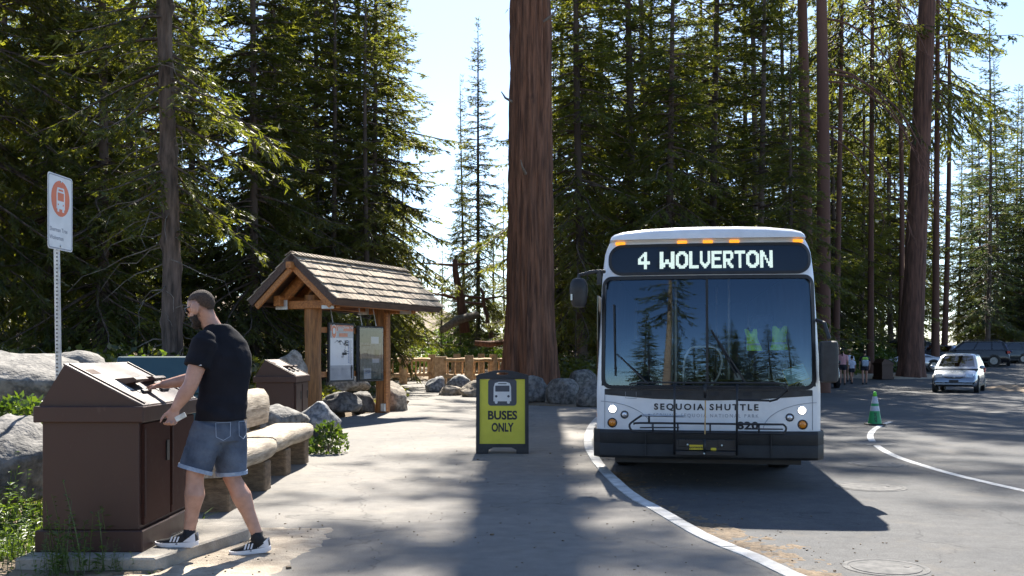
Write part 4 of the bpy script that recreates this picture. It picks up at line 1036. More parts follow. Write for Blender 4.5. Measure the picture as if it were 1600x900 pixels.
# bumper
mb = MB(); n = 32; rings = []
for o, z in ((-.10, .335), (.055, .34), (.085, .37), (.085, .50), (.078, .51), (.085, .52), (.085, .63), (.06, .662), (-.10, .664)):
    r = []
    for k in range(n + 1):
        u = -1 + 2 * k / n; x = u * 1.298; yy = .075 * u * u + (.16 * ((abs(u) - .9) / .1) ** 2 if abs(u) > .9 else 0)
        r.append((x, yy - o, z))
    rings.append(r)
mb.loft(rings, caps=False)
for s in (-1, 1): mb.box((s * 1.27, .55, .5), (.056, .72, .324))
auto_smooth(mb.build('bumper', M['rubber'], BUS), 35)
for px in (1008, 1200):
    mb = MB(); mb.box((bx(px), -.079, .505), (.008, .02, .26)); mb.build('bumper_joint', M['black_plastic'], BUS)
mb = MB(); mb.box((0, .25, .305), (2.1, .2, .06)); mb.build('underbody_skirt', M['black_steel'], BUS)

# wheels
for x in (-1.02, 1.02):
    for y in (2.45, 8.1):
        ax = Matrix.Rotation(R(90), 3, 'Y')
        w = MB().lathe([(.3, -.15), (.46, -.15), (.49, -.12), (.495, 0), (.49, .12), (.46, .15), (.3, .15)], (x, y, .495), 28, axis=ax).build('wheel', M['tyre'], BUS, smooth=False)
        MB().lathe([(.3, -.10), (.26, -.12), (.1, -.13), (.1, .13), (.26, .12), (.3, .10)], (x, y, .495), 20, axis=ax).build('rim', M['steel'], w)
mb = MB(); mb.box((0, 2.45, .42), (1.9, .14, .14)); mb.build('axle', M['black_steel'], BUS)

# side windows and door
for s in (-1, 1):
    for k in range(6):
        y0 = 1.15 + k * 1.5
        mb = MB()
        vs = [(s * (hw(z) + .004), y, z) for z in (1.35, 1.7, 2.05, 2.38) for y in (y0, y0 + 1.38)]
        mb.add(vs, [(2 * j, 2 * j + 1, 2 * j + 3, 2 * j + 2) for j in range(3)]); mb.build('side_window', M['dark_glass'], BUS, fix=False)
mb = MB()
for y in (.42, .98): mb.box((-1.252, y, 1.35), (.02, .53, 1.75))
mb.build('door', M['dark_glass'], BUS, bevel=.01)

# mirrors
mm = MB(); mm.tube([(-1.17, .18, bz(420)), (-1.30, .10, bz(421)), (-1.46, .02, bz(427)), (-1.47, .0, bz(440))], .022, 8); mm.box((-1.235, .14, bz(430)), (.05, .06, .16))
mir = mm.build('mirror_arm', M['black_plastic'], BUS)
mb = MB(); rings = []
for f, z in ((.15, bz(479)), (.62, bz(478)), (.82, bz(472)), (.95, bz(460)), (1.0, bz(450)), (.92, bz(441)), (.66, bz(434)), (.2, bz(431.5))):
    rings.append([(-1.46 + .105 * f * a, -.01 + .085 * f * b, z) for a, b in rrect(2, 2, .7, 4)])
mb.loft(rings); auto_smooth(mb.build('mirror_housing', M['black_plastic'], mir), 50)
mb = MB(); mb.box((-1.535, -.098, bz(463)), (.02, .008, .07)); mb.build('mirror_label', M['reflective'], mir)
mm = MB(); mm.tube([(1.22, .2, bz(500)), (1.30, .12, bz(505)), (1.345, .06, bz(530))], .022, 8); mir = mm.build('mirror_arm', M['black_plastic'], BUS)
mb = MB(); rings = [[(1.335 + .1 * f * a, .03 + .09 * f * b, z) for a, b in rrect(2, 2, .5, 4)] for f, z in ((.7, bz(597)), (.93, bz(595)), (1, bz(585)), (1, bz(545)), (.93, bz(535)), (.7, bz(533)))]
mb.loft(rings); auto_smooth(mb.build('mirror_housing', M['black_plastic'], mir), 50)

# wipers
for (x0, z0), (x1, z1), (x2, z2), (x3, z3) in (((bx(1012), bz(600)), (bx(962), bz(553)), (bx(957), bz(474)), (bx(960), bz(588))), ((bx(1162), bz(598)), (bx(1113), bz(520)), (bx(1110), bz(515)), (bx(1150), bz(590)))):
    w = MB().tube([F(x0, z0, .02), F(x0, z0, .05), F((x0 + x1) / 2, (z0 + z1) / 2, .055), F(x1, z1, .04)], [.016, .014, .009, .007], 6).build('wiper_arm', M['black_steel'], BUS)
    MB().tube([F(x2 + (x3 - x2) * t, z2 + (z3 - z2) * t, .024) for t in np.linspace(0, 1, 6)], .009, 6).build('wiper_blade', M['rubber'], w)

# bicycle rack folded up against the front
rack = MB()
def bar(p, r=.011, n=7): rack.tube(p, r, n)
def Q(px, py, o): return Vector((bx(px), -o, bz(py)))
for px in (1053, 1147): bar([Q(px, 596, .30), Q(px, 640, .27), Q(px, 708, .22)], .013)
for o, py in ((.34, 597), (.25, 603)):
    bar(catmull([Q(985, py + 4, o), Q(1000, py, o), Q(1100, py, o), Q(1205, py, o), Q(1218, py + 5, o)], 3), .011)
bar([Q(1218, 602, .34), Q(1222, 608, .30), Q(1206, 622, .26), Q(1195, 625, .24)], .012); bar([Q(1147, 623, .27), Q(1195, 624, .24)], .012)
for z in (-1, 1): pass
loop = [(990, 652), (1010, 648)]
lp = [Q(x, y, .24) for x, y in ((1003, 648), (990, 657), (984, 663), (987, 671), (1000, 673.5), (1100, 674), (1205, 674), (1217, 672), (1220, 665.5), (1216, 660.5), (1205, 660), (1100, 660), (1000, 660), (992, 662))]
bar(catmull(lp, 3), .012)
bar([Q(1000, 667, .26), Q(1060, 666, .26)], .008); bar([Q(1160, 667, .26), Q(1215, 667, .26)], .008)
for px in (1020, 1058, 1107, 1180): bar([Q(px, 660, .24), Q(px, 674, .24)], .010)
bar([Q(1014, 660, .24), Q(1014, 646, .24)], .012)
bar([Q(1099, 600, .29), Q(1099, 620, .27)], .02, 8); bar([Q(1099, 684, .24), Q(1099, 708, .22)], .012)
rk = rack.build('bike_rack', M['black_steel'], BUS, smooth=True)
MB().tube([Q(1004, 648, .25), Q(1067, 649, .25)], .012, 8).build('rack_arm', M['steel'], rk)
MB().tube([Q(1099.5, 624, .29), Q(1099, 676, .26)], .0075, 6).build('rack_strap', M['strap'], rk)
mb = MB(); mb.box((bx(1100), -.19, bz(706)), (.70, .07, .045)); mb.box((bx(1100), -.13, bz(694)), (.66, .02, .12)); mb.build('mounting_plate', M['black_steel'], rk, bevel=.004)
for px, w, hgt in ((1086, .15, .055), (1112.5, .06, .028)):
    lab = MB().box((bx(px), -.143, bz(697.5 if w > .1 else 700)), (w, .006, hgt)).build('warning_label', M['yellow'], rk)
    if w > .1: text_mesh('sportworks', .034, M['ink'], 'lettering', lab, frame_m((bx(px), -.1475, bz(697.5)), (1, 0, 0), (0, 0, 1)), .0008, depth=.001)
for px in (1065, 1125):
    mb = MB(); mb.box((bx(px), -.142, bz(691)), (.085, .012, .085)); mb.build('latch_plate', M['black_steel'], rk, bevel=.004)
for px, py in ((1073, 693.5), (1125, 694), (1098, 706)):
    MB().ell((bx(px), -.23 if py > 700 else -.155, bz(py)), (.011, .011, .011)).build('bolt', M['reflective'], rk)

# interior seen through the glass
mb = MB(); mb.box((0, .55, 1.02), (2.3, .70, .22)); mb.box((.62, .62, 1.16), (.95, .5, .12)); mb.build('dashboard', M['dark'], BUS, bevel=.05, seg=3)
mb = MB(); mb.box((0, 5.6, .62), (2.4, 9.6, .06)); mb.build('cabin_floor', M['dark'], BUS)
mb = MB(); mb.box((0, 5.3, 2.62), (2.3, 10.0, .05)); mb.build('ceiling_panel', M['dark'], BUS)
mb = MB(); mb.box((0, 10.3, 1.7), (2.3, .05, 2.0)); mb.build('rear_bulkhead', M['dark'], BUS)
for s in (-1, 1):
    mb = MB(); mb.box((s * 1.16, 5.6, .98), (.04, 9.6, .7)); mb.build('cabin_wall', M['dark'], BUS)
tor = MB(); ax = Matrix.Rotation(R(-58), 3, 'X'); cst = Vector((.78, .95, 1.37))
tor.tube([cst + ax @ Vector((.225 * math.cos(a), .225 * math.sin(a), 0)) for a in np.linspace(0, 2 * math.pi, 28)], .016, 8)
for a in (.5, 2.6, 4.7): tor.tube([cst, cst + ax @ Vector((.22 * math.cos(a), .22 * math.sin(a), 0))], .014, 6)
tor.tube([cst, cst + Vector((0, -.15, -.3))], .03, 8); tor.build('steering_wheel', M['black_plastic'], BUS, smooth=True)
ds = MB(); ds.box((.78, 1.75, 1.12), (.5, .5, .14)); ds.box((.78, 2.02, 1.5), (.48, .14, .75)); ds.box((.78, 2.05, 1.95), (.28, .1, .18)); ds.box((.78, 1.8, .85), (.3, .3, .45)); ds.build('driver_seat', M['seat'], BUS, bevel=.04, seg=3)
for s in (-1, 1):
    for k in range(6):
        y = 3.2 + k * .95
        mb = MB(); mb.box((s * .72, y, 1.08), (.86, .42, .1)); mb.box((s * .72, y + .24, 1.42), (.86, .09, .66)); mb.box((s * .72, y, .85), (.08, .3, .4)); mb.build('passenger_seat', M['seat'], BUS, bevel=.03, seg=2)
for x, y in ((-.35, 1.5), (.36, 2.3), (-.4, 3.4), (.3, 4.8)):
    mb = MB(); mb.tube([(x, y, .65), (x, y, 2.6)], .016, 8); mb.build('grab_pole', M['pale'], BUS, smooth=True)
for x0, x1, y in ((bx(1071), bx(1129), .9),):
    gp = catmull([(x0 - .02, y, 1.15), (x0 - .01, y, 1.45), (x0 + .07, y, 1.60), ((x0 + x1) / 2, y, 1.62), (x1 - .05, y, 1.60), (x1 + .02, y, 1.45), (x1 - .03, y, 1.25), (x1 - .12, y, 1.13)], 4)
    mb = MB(); mb.tube(gp, .013, 8); mb.build('grab_rail', M['pale'], BUS, smooth=True)
mb = MB(); mb.box((bx(1157), .75, 1.24), (.10, .05, .13)); mb.build('fare_reader', M['pale'], BUS, bevel=.01)

# things inside the bus: hanging vests and a clipboard (world positions from the bus frame)
BM = Matrix.Translation(BUS.location) @ Matrix.Rotation(R(-9.0), 4, 'Z')
def vest(label, x, y, z, w, h, lean, seed):
    t = thing('safety_vest', label, 'vest', BM @ Vector((x, y, z)), R(-9.0), 'hi-vis vests hanging in the bus')
    mb = MB(); rg = random.Random(seed); nx, nz = 8, 12
    def pt(i, j, d):
        u, v = i / nx - .5, j / nz
        ww = w * (1 - .25 * v + .1 * math.sin(v * 7 + seed)); X = u * ww + lean * v
        return (X, .035 * math.cos(u * 9 + seed) * (1 - v * .5) + d + .02 * math.sin(v * 9 + u * 4), -h + h * v - (.10 * max(0, .18 - abs(u)) / .18 if j == nz else 0))
    for d in (0, .05):
        mb.add([pt(i, j, d) for j in range(nz + 1) for i in range(nx + 1)], [(j * (nx + 1) + i, j * (nx + 1) + i + 1, (j + 1) * (nx + 1) + i + 1, (j + 1) * (nx + 1) + i) for j in range(nz) for i in range(nx)])
    mb.build('fabric', M['hivis'], t, smooth=True, fix=False)
    mb = MB(); mb.add([tuple(Vector(pt(i, j, -.006))) for j in (3, 4) for i in range(nx + 1)], [(i, i + 1, nx + 2 + i, nx + 1 + i) for i in range(nx)]); mb.build('reflective_band', M['reflective'], t, fix=False)
    mb = MB(); mb.tube([(lean, .02, -.02), (lean, .02, .05)], .006, 6); mb.build('hanger', M['black_steel'], t)
vest('smaller crumpled yellow green safety vest inside the bus, nearer its centre bar', bx(1184), .75, bz(512), .17, .26, -.05, 1)
vest('larger flat yellow green safety vest inside the bus, nearer its right mirror', bx(1223), .75, bz(507), .20, .29, .01, 2)
t = thing('clipboard', 'pale teal sheet on a clipboard leaning in the lower right corner of the windscreen', 'clipboard', BM @ Vector((bx(1242), .26, bz(594))), R(-9.0))
rot = Matrix.Rotation(R(20), 3, 'Y').inverted() @ Matrix.Rotation(R(-25), 3, 'X')
MB().box((0, 0, .06), (.25, .02, .20), rot).build('board', M['yellow'], t)
MB().box((0, -.014, .065), (.24, .006, .185), rot).build('paper', M['teal_paper'], t)
mb = MB()
for k in range(6): mb.box(rot @ Vector((0, -.019, -.06 + .025 * k)) + Vector((0, 0, .065)), (.19, .001, .004), rot)
mb.build('printed_lines', M['ink_grey'], t)
# ------------------------------------------------------------------ bear-proof bins
M['brown_steel'] = mat('brown painted steel', (.052, .024, .0175), .45, second=(.15, .105, .085), scale=11, stretch=(1, 1, .55), coat=.0, bump=.05, bscale=30, spec=.4, lo=.64, hi=.90, detail=13)
M['brown_worn'] = mat('worn brown paint', (.056, .026, .020), .52, second=(.095, .070, .058), scale=9, lo=.58, hi=.85, detail=10, spec=.04)
M['lid_sheen'] = mat('brown paint with painted sky sheen', (.080, .058, .056), .45, second=(.12, .092, .088), scale=6, spec=.22, bump=.05, bscale=40, detail=9)  # greyish sky sheen of the lid is painted into the brown
M['teal_steel'] = mat('dark teal painted steel', (.022, .055, .065), .5, second=(.03, .07, .08), scale=3, bump=.03)
M['label_white'] = mat('worn white label', (.45, .44, .40), .6, second=(.75, .74, .70), scale=26)
def bear_bin(label, loc, rz=0.0, W=.635, L=1.12, H=.93, top=1.22, worn=True, group='brown bear-proof bins'):
    """local x: depth (front at +x), y: along the two doors, z up"""
    t = thing('trash_bin', label, 'bin', loc, rz, group)
    b = M['brown_steel']
    MB().box((0, L / 2, .07), (W + .07, L + .07, .14)).build('base', b, t, bevel=.006)
    MB().box((0, L / 2, .14 + (H - .21) / 2), (W, L, H - .21)).build('cabinet', b, t, bevel=.005)
    MB().box((0, L / 2, H - .03), (W + .085, L + .085, .105)).build('collar', b, t, bevel=.006)
    # two doors on the front with a gap, hinge strip and latch
    for k in range(2):
        y0 = .045 + k * (L / 2 - .02); d = MB().box((W / 2 + .009, y0 + (L / 2 - .05) / 2, .50), (.022, L / 2 - .05, H - .26)).build('door', b if not worn else M['brown_worn'], t, bevel=.004)
        MB().box((W / 2 + .024, y0 + L / 2 - .12, .62), (.012, .05, .14)).build('latch', M['black_steel'], d)
        MB().cyl((W / 2 + .024, y0 + .006, .22), (W / 2 + .024, y0 + .006, .80), .008, n=8).build('hinge', b, d)
    # roof: triangular ends, front slope carries the chutes
    hx = W / 2 + .02; rx = -.175; hz = H + .022
    roof = MB(); roof.prism([(-hx - .0, hz), (hx, hz), (rx, top)], 0, L, lambda p, q, y: Vector((p, y, q))).build('lid', b, t)
    sl = Vector((hx - rx, 0, hz - top)); sl.normalize(); nrm = Vector((-sl.z, 0, sl.x)); mid = Vector(((hx + rx) / 2, 0, (hz + top) / 2)); Ls = math.hypot(hx - rx, hz - top)
    rm = Matrix((sl, Vector((0, 1, 0)), nrm)).transposed()
    MB().box(mid + Vector((0, L / 2, 0)) + nrm * .006, (Ls + .015, L + .01, .012), rm).build('lid_plate', M['lid_sheen'] if worn else b, t, bevel=.002)
    for y in (.05, L - .05):
        MB().box(mid + Vector((0, y, 0)) + nrm * .016, (Ls * .97, .022, .012), rm).build('lid_rib', b, t)
    for k in range(2):
        yc = L * (.36 + .33 * k); p = mid + Vector((0, yc, 0)) + sl * .04
        ch = MB(); ch.prism([(-.10, 0), (.02, .075), (.045, .072), (.05, .06), (-.02, 0)], -.115, .115, lambda a, q, y: p + sl * a + nrm * (q + .012) + Vector((0, y, 0)))
        h = ch.build('chute_hood', b, t)
        MB().box(p + sl * .06 + nrm * .0135, (.10, .21, .006), rm).build('chute_opening', M['black_plastic'], h)
        MB().box(p + sl * .105 + nrm * .02, (.03, .15, .025), rm).build('chute_handle', M['black_steel'], h, bevel=.004)
    MB().box(mid + Vector((0, L * .20, 0)) + sl * .03 + nrm * .0135, (.15, .13, .002), rm).build('instruction_label', M['label_white'], t)
    MB().box(mid + Vector((0, L * .16, 0)) - sl * .17 + nrm * .0135, (.06, .17, .002), rm).build('instruction_label', M['brown_worn'], t)
    return t
bear_bin('large brown metal bear-proof bin the man is reaching into', (-2.765, 6.72, .10))
tag(MB().prism([(-3.16, 6.50), (-2.27, 6.50), (-1.96, 7.62), (-2.0, 8.05), (-3.16, 8.05)], -.25, .10, lambda p, q, z: Vector((p, q, z))).build('concrete_pad', M['concrete'], bevel=.012), kind='structure')
bear_bin('brown bear-proof bin standing behind the log benches beside the kiosk post', (-3.98, 17.2, .06), worn=False)
bear_bin('small far brown bin beside the tall trunk in the car park', (P(1387, 0, 54).x, 54, road_z(54) + .02), R(14), worn=False, W=.66, L=.8, H=.84, top=1.08)
# dark teal box behind the bin
t = thing('storage_locker', 'dark teal metal box with a sloping top behind the brown bin', 'locker', (P(268, 0, 11.2).x, 11.2, .0))
mb = MB(); mb.prism([(-.40, 0), (.40, 0), (.40, .95), (.10, 1.365), (-.40, 1.365)], -.55, .55, lambda p, q, y: Vector((y, -p, q))); mb.build('body', M['teal_steel'], t, bevel=.01)
mb = MB(); mb.box((0, -.27, 1.165), (1.0, .02, .46), Matrix.Rotation(R(-36), 3, 'X')); mb.build('lid', M['teal_steel'], t, bevel=.004)
for x in (-.4, -.36): MB().cyl((x, -.34, 1.2), (x, -.30, 1.215), .012, n=8).build('bolt', M['black_steel'], t)

# ------------------------------------------------------------------ log benches
M['log'] = mat('weathered log', (.20, .16, .115), .9, second=(.47, .40, .31), scale=5, stretch=(4, .6, 4), bump=.5, bscale=16, bstretch=(6, .5, 6), detail=8)
M['log_dark'] = mat('log pedestal', (.10, .068, .042), .9, second=(.21, .145, .09), scale=6, stretch=(2, 2, 6), bump=.5, bscale=18, detail=8)
M['log_orange'] = mat('oiled log', (.17, .070, .020), .55, second=(.42, .18, .052), scale=5, stretch=(5, 5, .5), bump=.35, bscale=14, bstretch=(6, 6, .5), detail=8)
M['beam_orange'] = mat('oiled beam', (.28, .098, .024), .6, second=(.54, .22, .062), scale=6, stretch=(.6, 4, 4), bump=.3, bscale=14, bstretch=(.6, 5, 5), detail=8)
M['fascia'] = mat('dark stained board', (.055, .032, .024), .7, second=(.12, .072, .05), scale=6, stretch=(.6, 4, 4), bump=.3, detail=8)
M['shingle'] = mat('cedar shingle', (.165, .125, .088), .9, second=(.42, .345, .26), scale=10, stretch=(6, .8, 1), bump=.8, bscale=26, bstretch=(8, .5, 1), obj_random=.42, detail=8)
M['fence_log'] = mat('peeled fence log', (.36, .22, .115), .8, second=(.62, .44, .27), scale=7, bump=.4, bscale=20, detail=8)
def log_bench(label, x0, y0, L, loc_legs, back=None, hgt=.50, depth=.52):
    t = thing('log_bench', label, 'bench', (x0, y0, 0), 0, 'half-log benches')
    # seat: rounded half-log slab; length along y, front edge at x=0, runs to x=-depth
    prof = [(-depth, -.16), (-depth, -.02), (-depth + .03, .0), (-.12, .004), (-.05, -.004), (-.012, -.03), (0, -.08), (-.01, -.15), (-.05, -.19), (-depth * .6, -.20)]
    rings = []; n = 14
    for k in range(n + 1):
        f = k / n; y = L * f; e = min(f, 1 - f) * n
        s = 1 if e > .9 else .93
        w = .012 * math.sin(f * 9 + x0 * 7)
        rings.append([((p + depth / 2) * s - depth / 2 + w, y, hgt + (q + .1) * s - .1 + .010 * mnoise.noise((p * 5, y * 2, q * 5))) for p, q in prof])
    s = MB().loft(rings).build('seat', M['log'], t); auto_smooth(s, 50)
    for a, w, dd, xo in loc_legs:
        mb = MB(); mb.box((-dd / 2 - xo, a + w / 2, (hgt - .20) / 2 - .02), (dd, w, hgt - .16)); mb.build('leg', M['log_dark'], t, bevel=.02, seg=2)
    if back:
        ya, yb, bz0, bz1 = back
        pr = [(0, bz0), (.085, bz0 + .02), (.11, (bz0 + bz1) / 2), (.095, bz1 - .10), (.03, bz1 - .01), (-.06, bz1), (-.10, bz1 - .08), (-.11, bz0)]
        rings = [[(-depth - .02 + p * (.9 if k in (0, 8) else 1), ya + (yb - ya) * k / 8, q) for p, q in pr] for k in range(9)]
        b = MB().loft(rings).build('backrest', M['log'], t); auto_smooth(b, 55)
        for y in (ya + .15, yb - .2):
            MB().box((-depth - .06, y, .4), (.10, .16, .8)).build('back_post', M['log_dark'], t, bevel=.015)
    return t
log_bench('near half-log bench behind the man, pale worn seat on thick pedestals', -2.47, 8.9, 2.0, [(.12, .34, .48, .02), (1.48, .26, .44, .03)])
log_bench('far half-log bench with a rounded log backrest beside the leafy bush', -2.55, 11.15, 2.15, [(.55, .26, .42, .03), (1.75, .26, .42, .06)], back=(.15, 1.50, .53, .97))

# ------------------------------------------------------------------ kiosk
KA = R(66)
K = thing('information_kiosk', 'wooden map kiosk with a cedar shingle gable roof on two log posts', 'kiosk', (-4.50, 21.0, 0), KA)
EV, RZ, EZ, RL = 1.07, 3.44, 2.50, 4.45           # half roof width, ridge height, eave height, ridge length
slope = Vector((0, -EV, EZ - RZ)).normalized()      # local x along the ridge, -y towards the visible slope
def roofpt(u, d, side, n=0.0):
    """u along the ridge, d down the slope from the ridge, n proud of the deck"""
    s = Vector((0, side * EV, EZ - RZ)).normalized(); nr = Vector((0, side * (RZ - EZ), EV)).normalized()
    return Vector((u, 0, RZ)) + s * d + nr * n
SL = math.hypot(EV, RZ - EZ)
for u, zb in ((.72, .17), (3.55, -.05)):
    p = MB(); n = 16; hts = np.linspace(zb - .3, 2.62, 12)
    p.tube([(u + .008 * math.sin(z * 5), .008 * math.cos(z * 4), z) for z in hts], [.178 + .008 * math.sin(z * 3 + u) for z in hts], 16)
    auto_smooth(p.build('post', M['log_orange'], K), 50)
MB().tube([(.02, 0, RZ - .17), (RL - .15, 0, RZ - .17)], .075, 10).build('ridge_beam', M['beam_orange'], K)
for s in (-1, 1): MB().box((RL / 2 - .05, s * .60, 2.50), (RL - .62, .16, .22)).build('wall_plate', M['beam_orange'], K, bevel=.01)
for u in (.55, 3.72): MB().box((u, 0, 2.42), (.16, 1.50, .17)).build('tie_beam', M['beam_orange'], K, bevel=.01)
for s in (-1, 1):
    for u in (.5, 3.7):
        MB().beam((u, s * .66, 2.44), (u, s * .05, 3.02), .12, .15).build('brace', M['beam_orange'], K, bevel=.008)
        MB().box((u - .09, s * .58, 2.42), (.012, .30, .20)).build('bracket_plate', M['galv'], K, bevel=.003)
    for k in range(8):
        u = .10 + (RL - .28) * k / 7
        MB().beam(roofpt(u, .05, s, -.13), roofpt(u, SL - (.02 if k in (0, 7) else .10), s, -.13), .085, .15, up=roofpt(0, 0, s, 1) - roofpt(0, 0, s, 0)).build('rafter', M['beam_orange'], K, bevel=.005)
        if 0 < k < 7: MB().box((u + .06, s * .69, 2.47), (.08, .012, .11)).build('hanger_plate', M['galv'], K)
    MB().beam(roofpt(RL / 2, SL / 2, s, -.03) - Vector((RL / 2 - .01, 0, 0)), roofpt(RL / 2, SL / 2, s, -.03) + Vector((RL / 2 - .01, 0, 0)), SL - .02, .04, up=roofpt(0, 0, s, 1) - roofpt(0, 0, s, 0)).build('roof_deck', M['fascia'], K)
    MB().beam(roofpt(-.02, SL + .012, s, -.07), roofpt(RL + .02, SL + .012, s, -.07), .03, .15, up=roofpt(0, 0, s, 1) - roofpt(0, 0, s, 0)).build('eave_board', M['fascia'], K, bevel=.004)
    for u, a in ((-.025, 1), (RL + .025, 1)):
        MB().beam(roofpt(u, -.005, s, -.06), roofpt(u, SL + .03, s, -.06), .036, .14, up=roofpt(0, 0, s, 1) - roofpt(0, 0, s, 0)).build('barge_board', M['fascia'], K, bevel=.004)
    MB().beam(roofpt(.012, .10, s, -.20), roofpt(.012, SL - .02, s, -.20), .05, .12, up=roofpt(0, 0, s, 1) - roofpt(0, 0, s, 0)).build('gable_board', M['beam_orange'], K, bevel=.005)
MB().box((-.06, 0, RZ - .24), (.20, .12, .14)).build('purlin_end', M['beam_orange'], K, bevel=.01)
# split shingles: every one its own piece, sharing a few meshes
rg = random.Random(5); shv = []
for k in range(6):
    w = .205 + .016 * (k - 2.5); th = rg.uniform(.022, .040)
    mb = MB(); mb.add([(-w / 2, 0, .002), (w / 2, 0, .002), (w / 2, .26, th * .6), (-w / 2, .26, th * .6), (-w / 2, 0, .012), (w / 2, 0, .012), (w / 2 - .004, .26 + rg.uniform(-.012, .012), th + .014), (-w / 2, .26 + rg.uniform(-.01, .01), th + .012)],
           [(0, 3, 2, 1), (4, 5, 6, 7), (0, 1, 5, 4), (2, 3, 7, 6), (1, 2, 6, 5), (3, 0, 4, 7)])
    o = mb.build('shingle', M['shingle']); shv.append((o.data, w)); bpy.data.objects.remove(o)
NC = 6
for s in (-1, 1):
    for c in range(NC):
        d0 = .02 + c * (SL + .02) / NC; u = -.05 - (.09 if c % 2 else 0)
        while u < RL + .04:
            me, w = rg.choice(shv); uu = max(u, -.06) ; 
            o = bpy.data.objects.new('shingle', me); C.objects.link(o); o.parent = K
            xd = Vector((1, 0, 0)) * (-s); yd = Vector((0, s * EV, EZ - RZ)).normalized(); 
            xd = Vector((1, 0, 0)); zd = xd.cross(yd)
            if zd.z < 0: xd = -xd; zd = xd.cross(yd)
            m = Matrix((xd, yd, zd)).transposed().to_4x4(); m.translation = roofpt(uu + w / 2, d0 - .03, s, .004 + .003 * rg.random())
            o.matrix_basis = m @ Matrix.Rotation(rg.uniform(-.012, .012), 4, 'Z'); u += w + .006
u = -.06
while u < RL + .02:
    for s in (-1, 1):
        me, w = shv[1]
        o = bpy.data.objects.new('ridge_shingle', me); C.objects.link(o); o.parent = K
        yd = Vector((0, s * EV, EZ - RZ)).normalized(); xd = Vector((1, 0, -.10)).normalized() * (1 if s < 0 else -1)
        if (xd.cross(yd)).z < 0: xd = -xd
        zd = xd.cross(yd).normalized(); m = Matrix((xd, yd, zd)).transposed().to_4x4(); m.translation = roofpt(u + .1, -.02, s, .035)
        o.matrix_basis = m @ Matrix.Diagonal((1, .62, 1, 1))
    u += .165

# posters in black frames, hung between the posts
M['poster_white'] = mat('poster paper', (.62, .63, .66), .3, second=(.68, .69, .72), scale=3, coat=.3)
M['poster_grey'] = mat('poster grey panel', (.30, .31, .35), .3, second=(.36, .37, .41), scale=3, coat=.3)
M['poster_orange'] = mat('poster orange', (.52, .085, .022), .3, second=(.60, .11, .03), scale=3, coat=.3)
M['poster_photo'] = mat('printed photograph', (.10, .12, .10), .3, second=(.30, .33, .30), scale=9, coat=.3, detail=8)
M['poster_green'] = mat('printed dark green', (.05, .09, .06), .3, second=(.12, .16, .10), scale=9, coat=.3)
M['ink_blue'] = mat('printed blue', (.05, .14, .35), .4, second=(.07, .18, .42), scale=9)
M['case_glass'] = glassmat('display case glass', (.9, .92, .92), 1.0, .004, 1.0, 1.5)
PY = -.20
def poster(label, u0, u1, z0, z1, dy=0.0):
    t = thing('poster_board', label, 'poster', (0, 0, 0), 0, 'framed posters in the kiosk')
    t.matrix_world = Matrix.Translation(K.location) @ Matrix.Rotation(KA, 4, 'Z') @ Matrix.Translation((u0, PY + dy, z0))
    W, H = u1 - u0, z1 - z0
    MB().box((W / 2, .03, H / 2), (W, .05, H)).build('frame', M['black_plastic'], t, bevel=.006)
    return t, W, H
def pq(m, name, t, x0, x1, z0, z1, lift):
    return MB().quad((x0, .004 - lift, z0), (x1, .004 - lift, z0), (x1, .004 - lift, z1), (x0, .004 - lift, z1)).build(name, m, t, fix=False)
t, W, H = poster('framed shuttle map poster with an orange header, hanging beside the near kiosk post', 1.02, 2.0, .78, 2.06)
b0, b1 = .05, W - .04
sh = pq(M['poster_white'], 'printed_sheet', t, b0, b1, .04, H - .05, 0.0)
pq(M['poster_grey'], 'grey_panel', t, b0, b1, .04, H * .28, .002); pq(M['poster_grey'], 'grey_panel', t, b0, b1, H * .745, H * .86, .002)
pq(M['poster_orange'], 'orange_header', t, b0, b1, H * .86, H - .05, .003)
pq(M['poster_grey'], 'grey_tab', t, b0 + .28, b0 + .50, H * .865, H * .905, .005)
pq(M['poster_orange'], 'orange_tab', t, b0 + .33, b0 + .66, H * .765, H * .825, .005)
MB().prism(rrect(.20, .30, .099, 6, (b0 + .13, H * .85)), -.004, -.003, lambda p, q, y: Vector((p, y, q))).build('bus_badge', M['poster_white'], t)
MB().prism(rrect(.17, .27, .084, 6, (b0 + .13, H * .85)), -.006, -.005, lambda p, q, y: Vector((p, y, q))).build('bus_badge', M['poster_orange'], t)
MB().prism(rrect(.09, .12, .03, 4, (b0 + .13, H * .86)), -.008, -.007, lambda p, q, y: Vector((p, y, q))).build('bus_symbol', M['poster_white'], t)
text_mesh('General Sherman Tree', .085, M['poster_white'], 'lettering', t, frame_m((b0 + .56, -.005, H * .925), (1, 0, 0), (0, 0, 1)), .001, sx=.80, depth=.0)
rg = random.Random(2); mb = MB()
def pline(mb, x0, z0, x1, z1, w, y=-.004):
    d = Vector((x1 - x0, 0, z1 - z0)); L = d.length
    if L < 1e-5: return
    s = Vector((-d.z, 0, d.x)) / L * w / 2; a, b = Vector((x0, y, z0)), Vector((x1, y, z1)); mb.quad(a - s, b - s, b + s, a + s)
x, z = b0 + .15, H * .66
for k in range(46):
    nx, nz = x + rg.uniform(-.06, .085), z + rg.uniform(-.06, .045)
    nx = min(max(nx, b0 + .06), b0 + .60); nz = min(max(nz, H * .33), H * .70)
    pline(mb, x, z, nx, nz, .007); x, z = nx, nz
    if rg.random() < .5: pline(mb, x + .02, z + .01, x + .02 + rg.uniform(.03, .10), z + .01, .012)
mb.quad((b0 + .45, -.004, H * .455), (b0 + .62, -.004, H * .455), (b0 + .62, -.004, H * .495), (b0 + .45, -.004, H * .495))
mb.build('map_print', M['ink'], t, fix=False)
mb = MB()
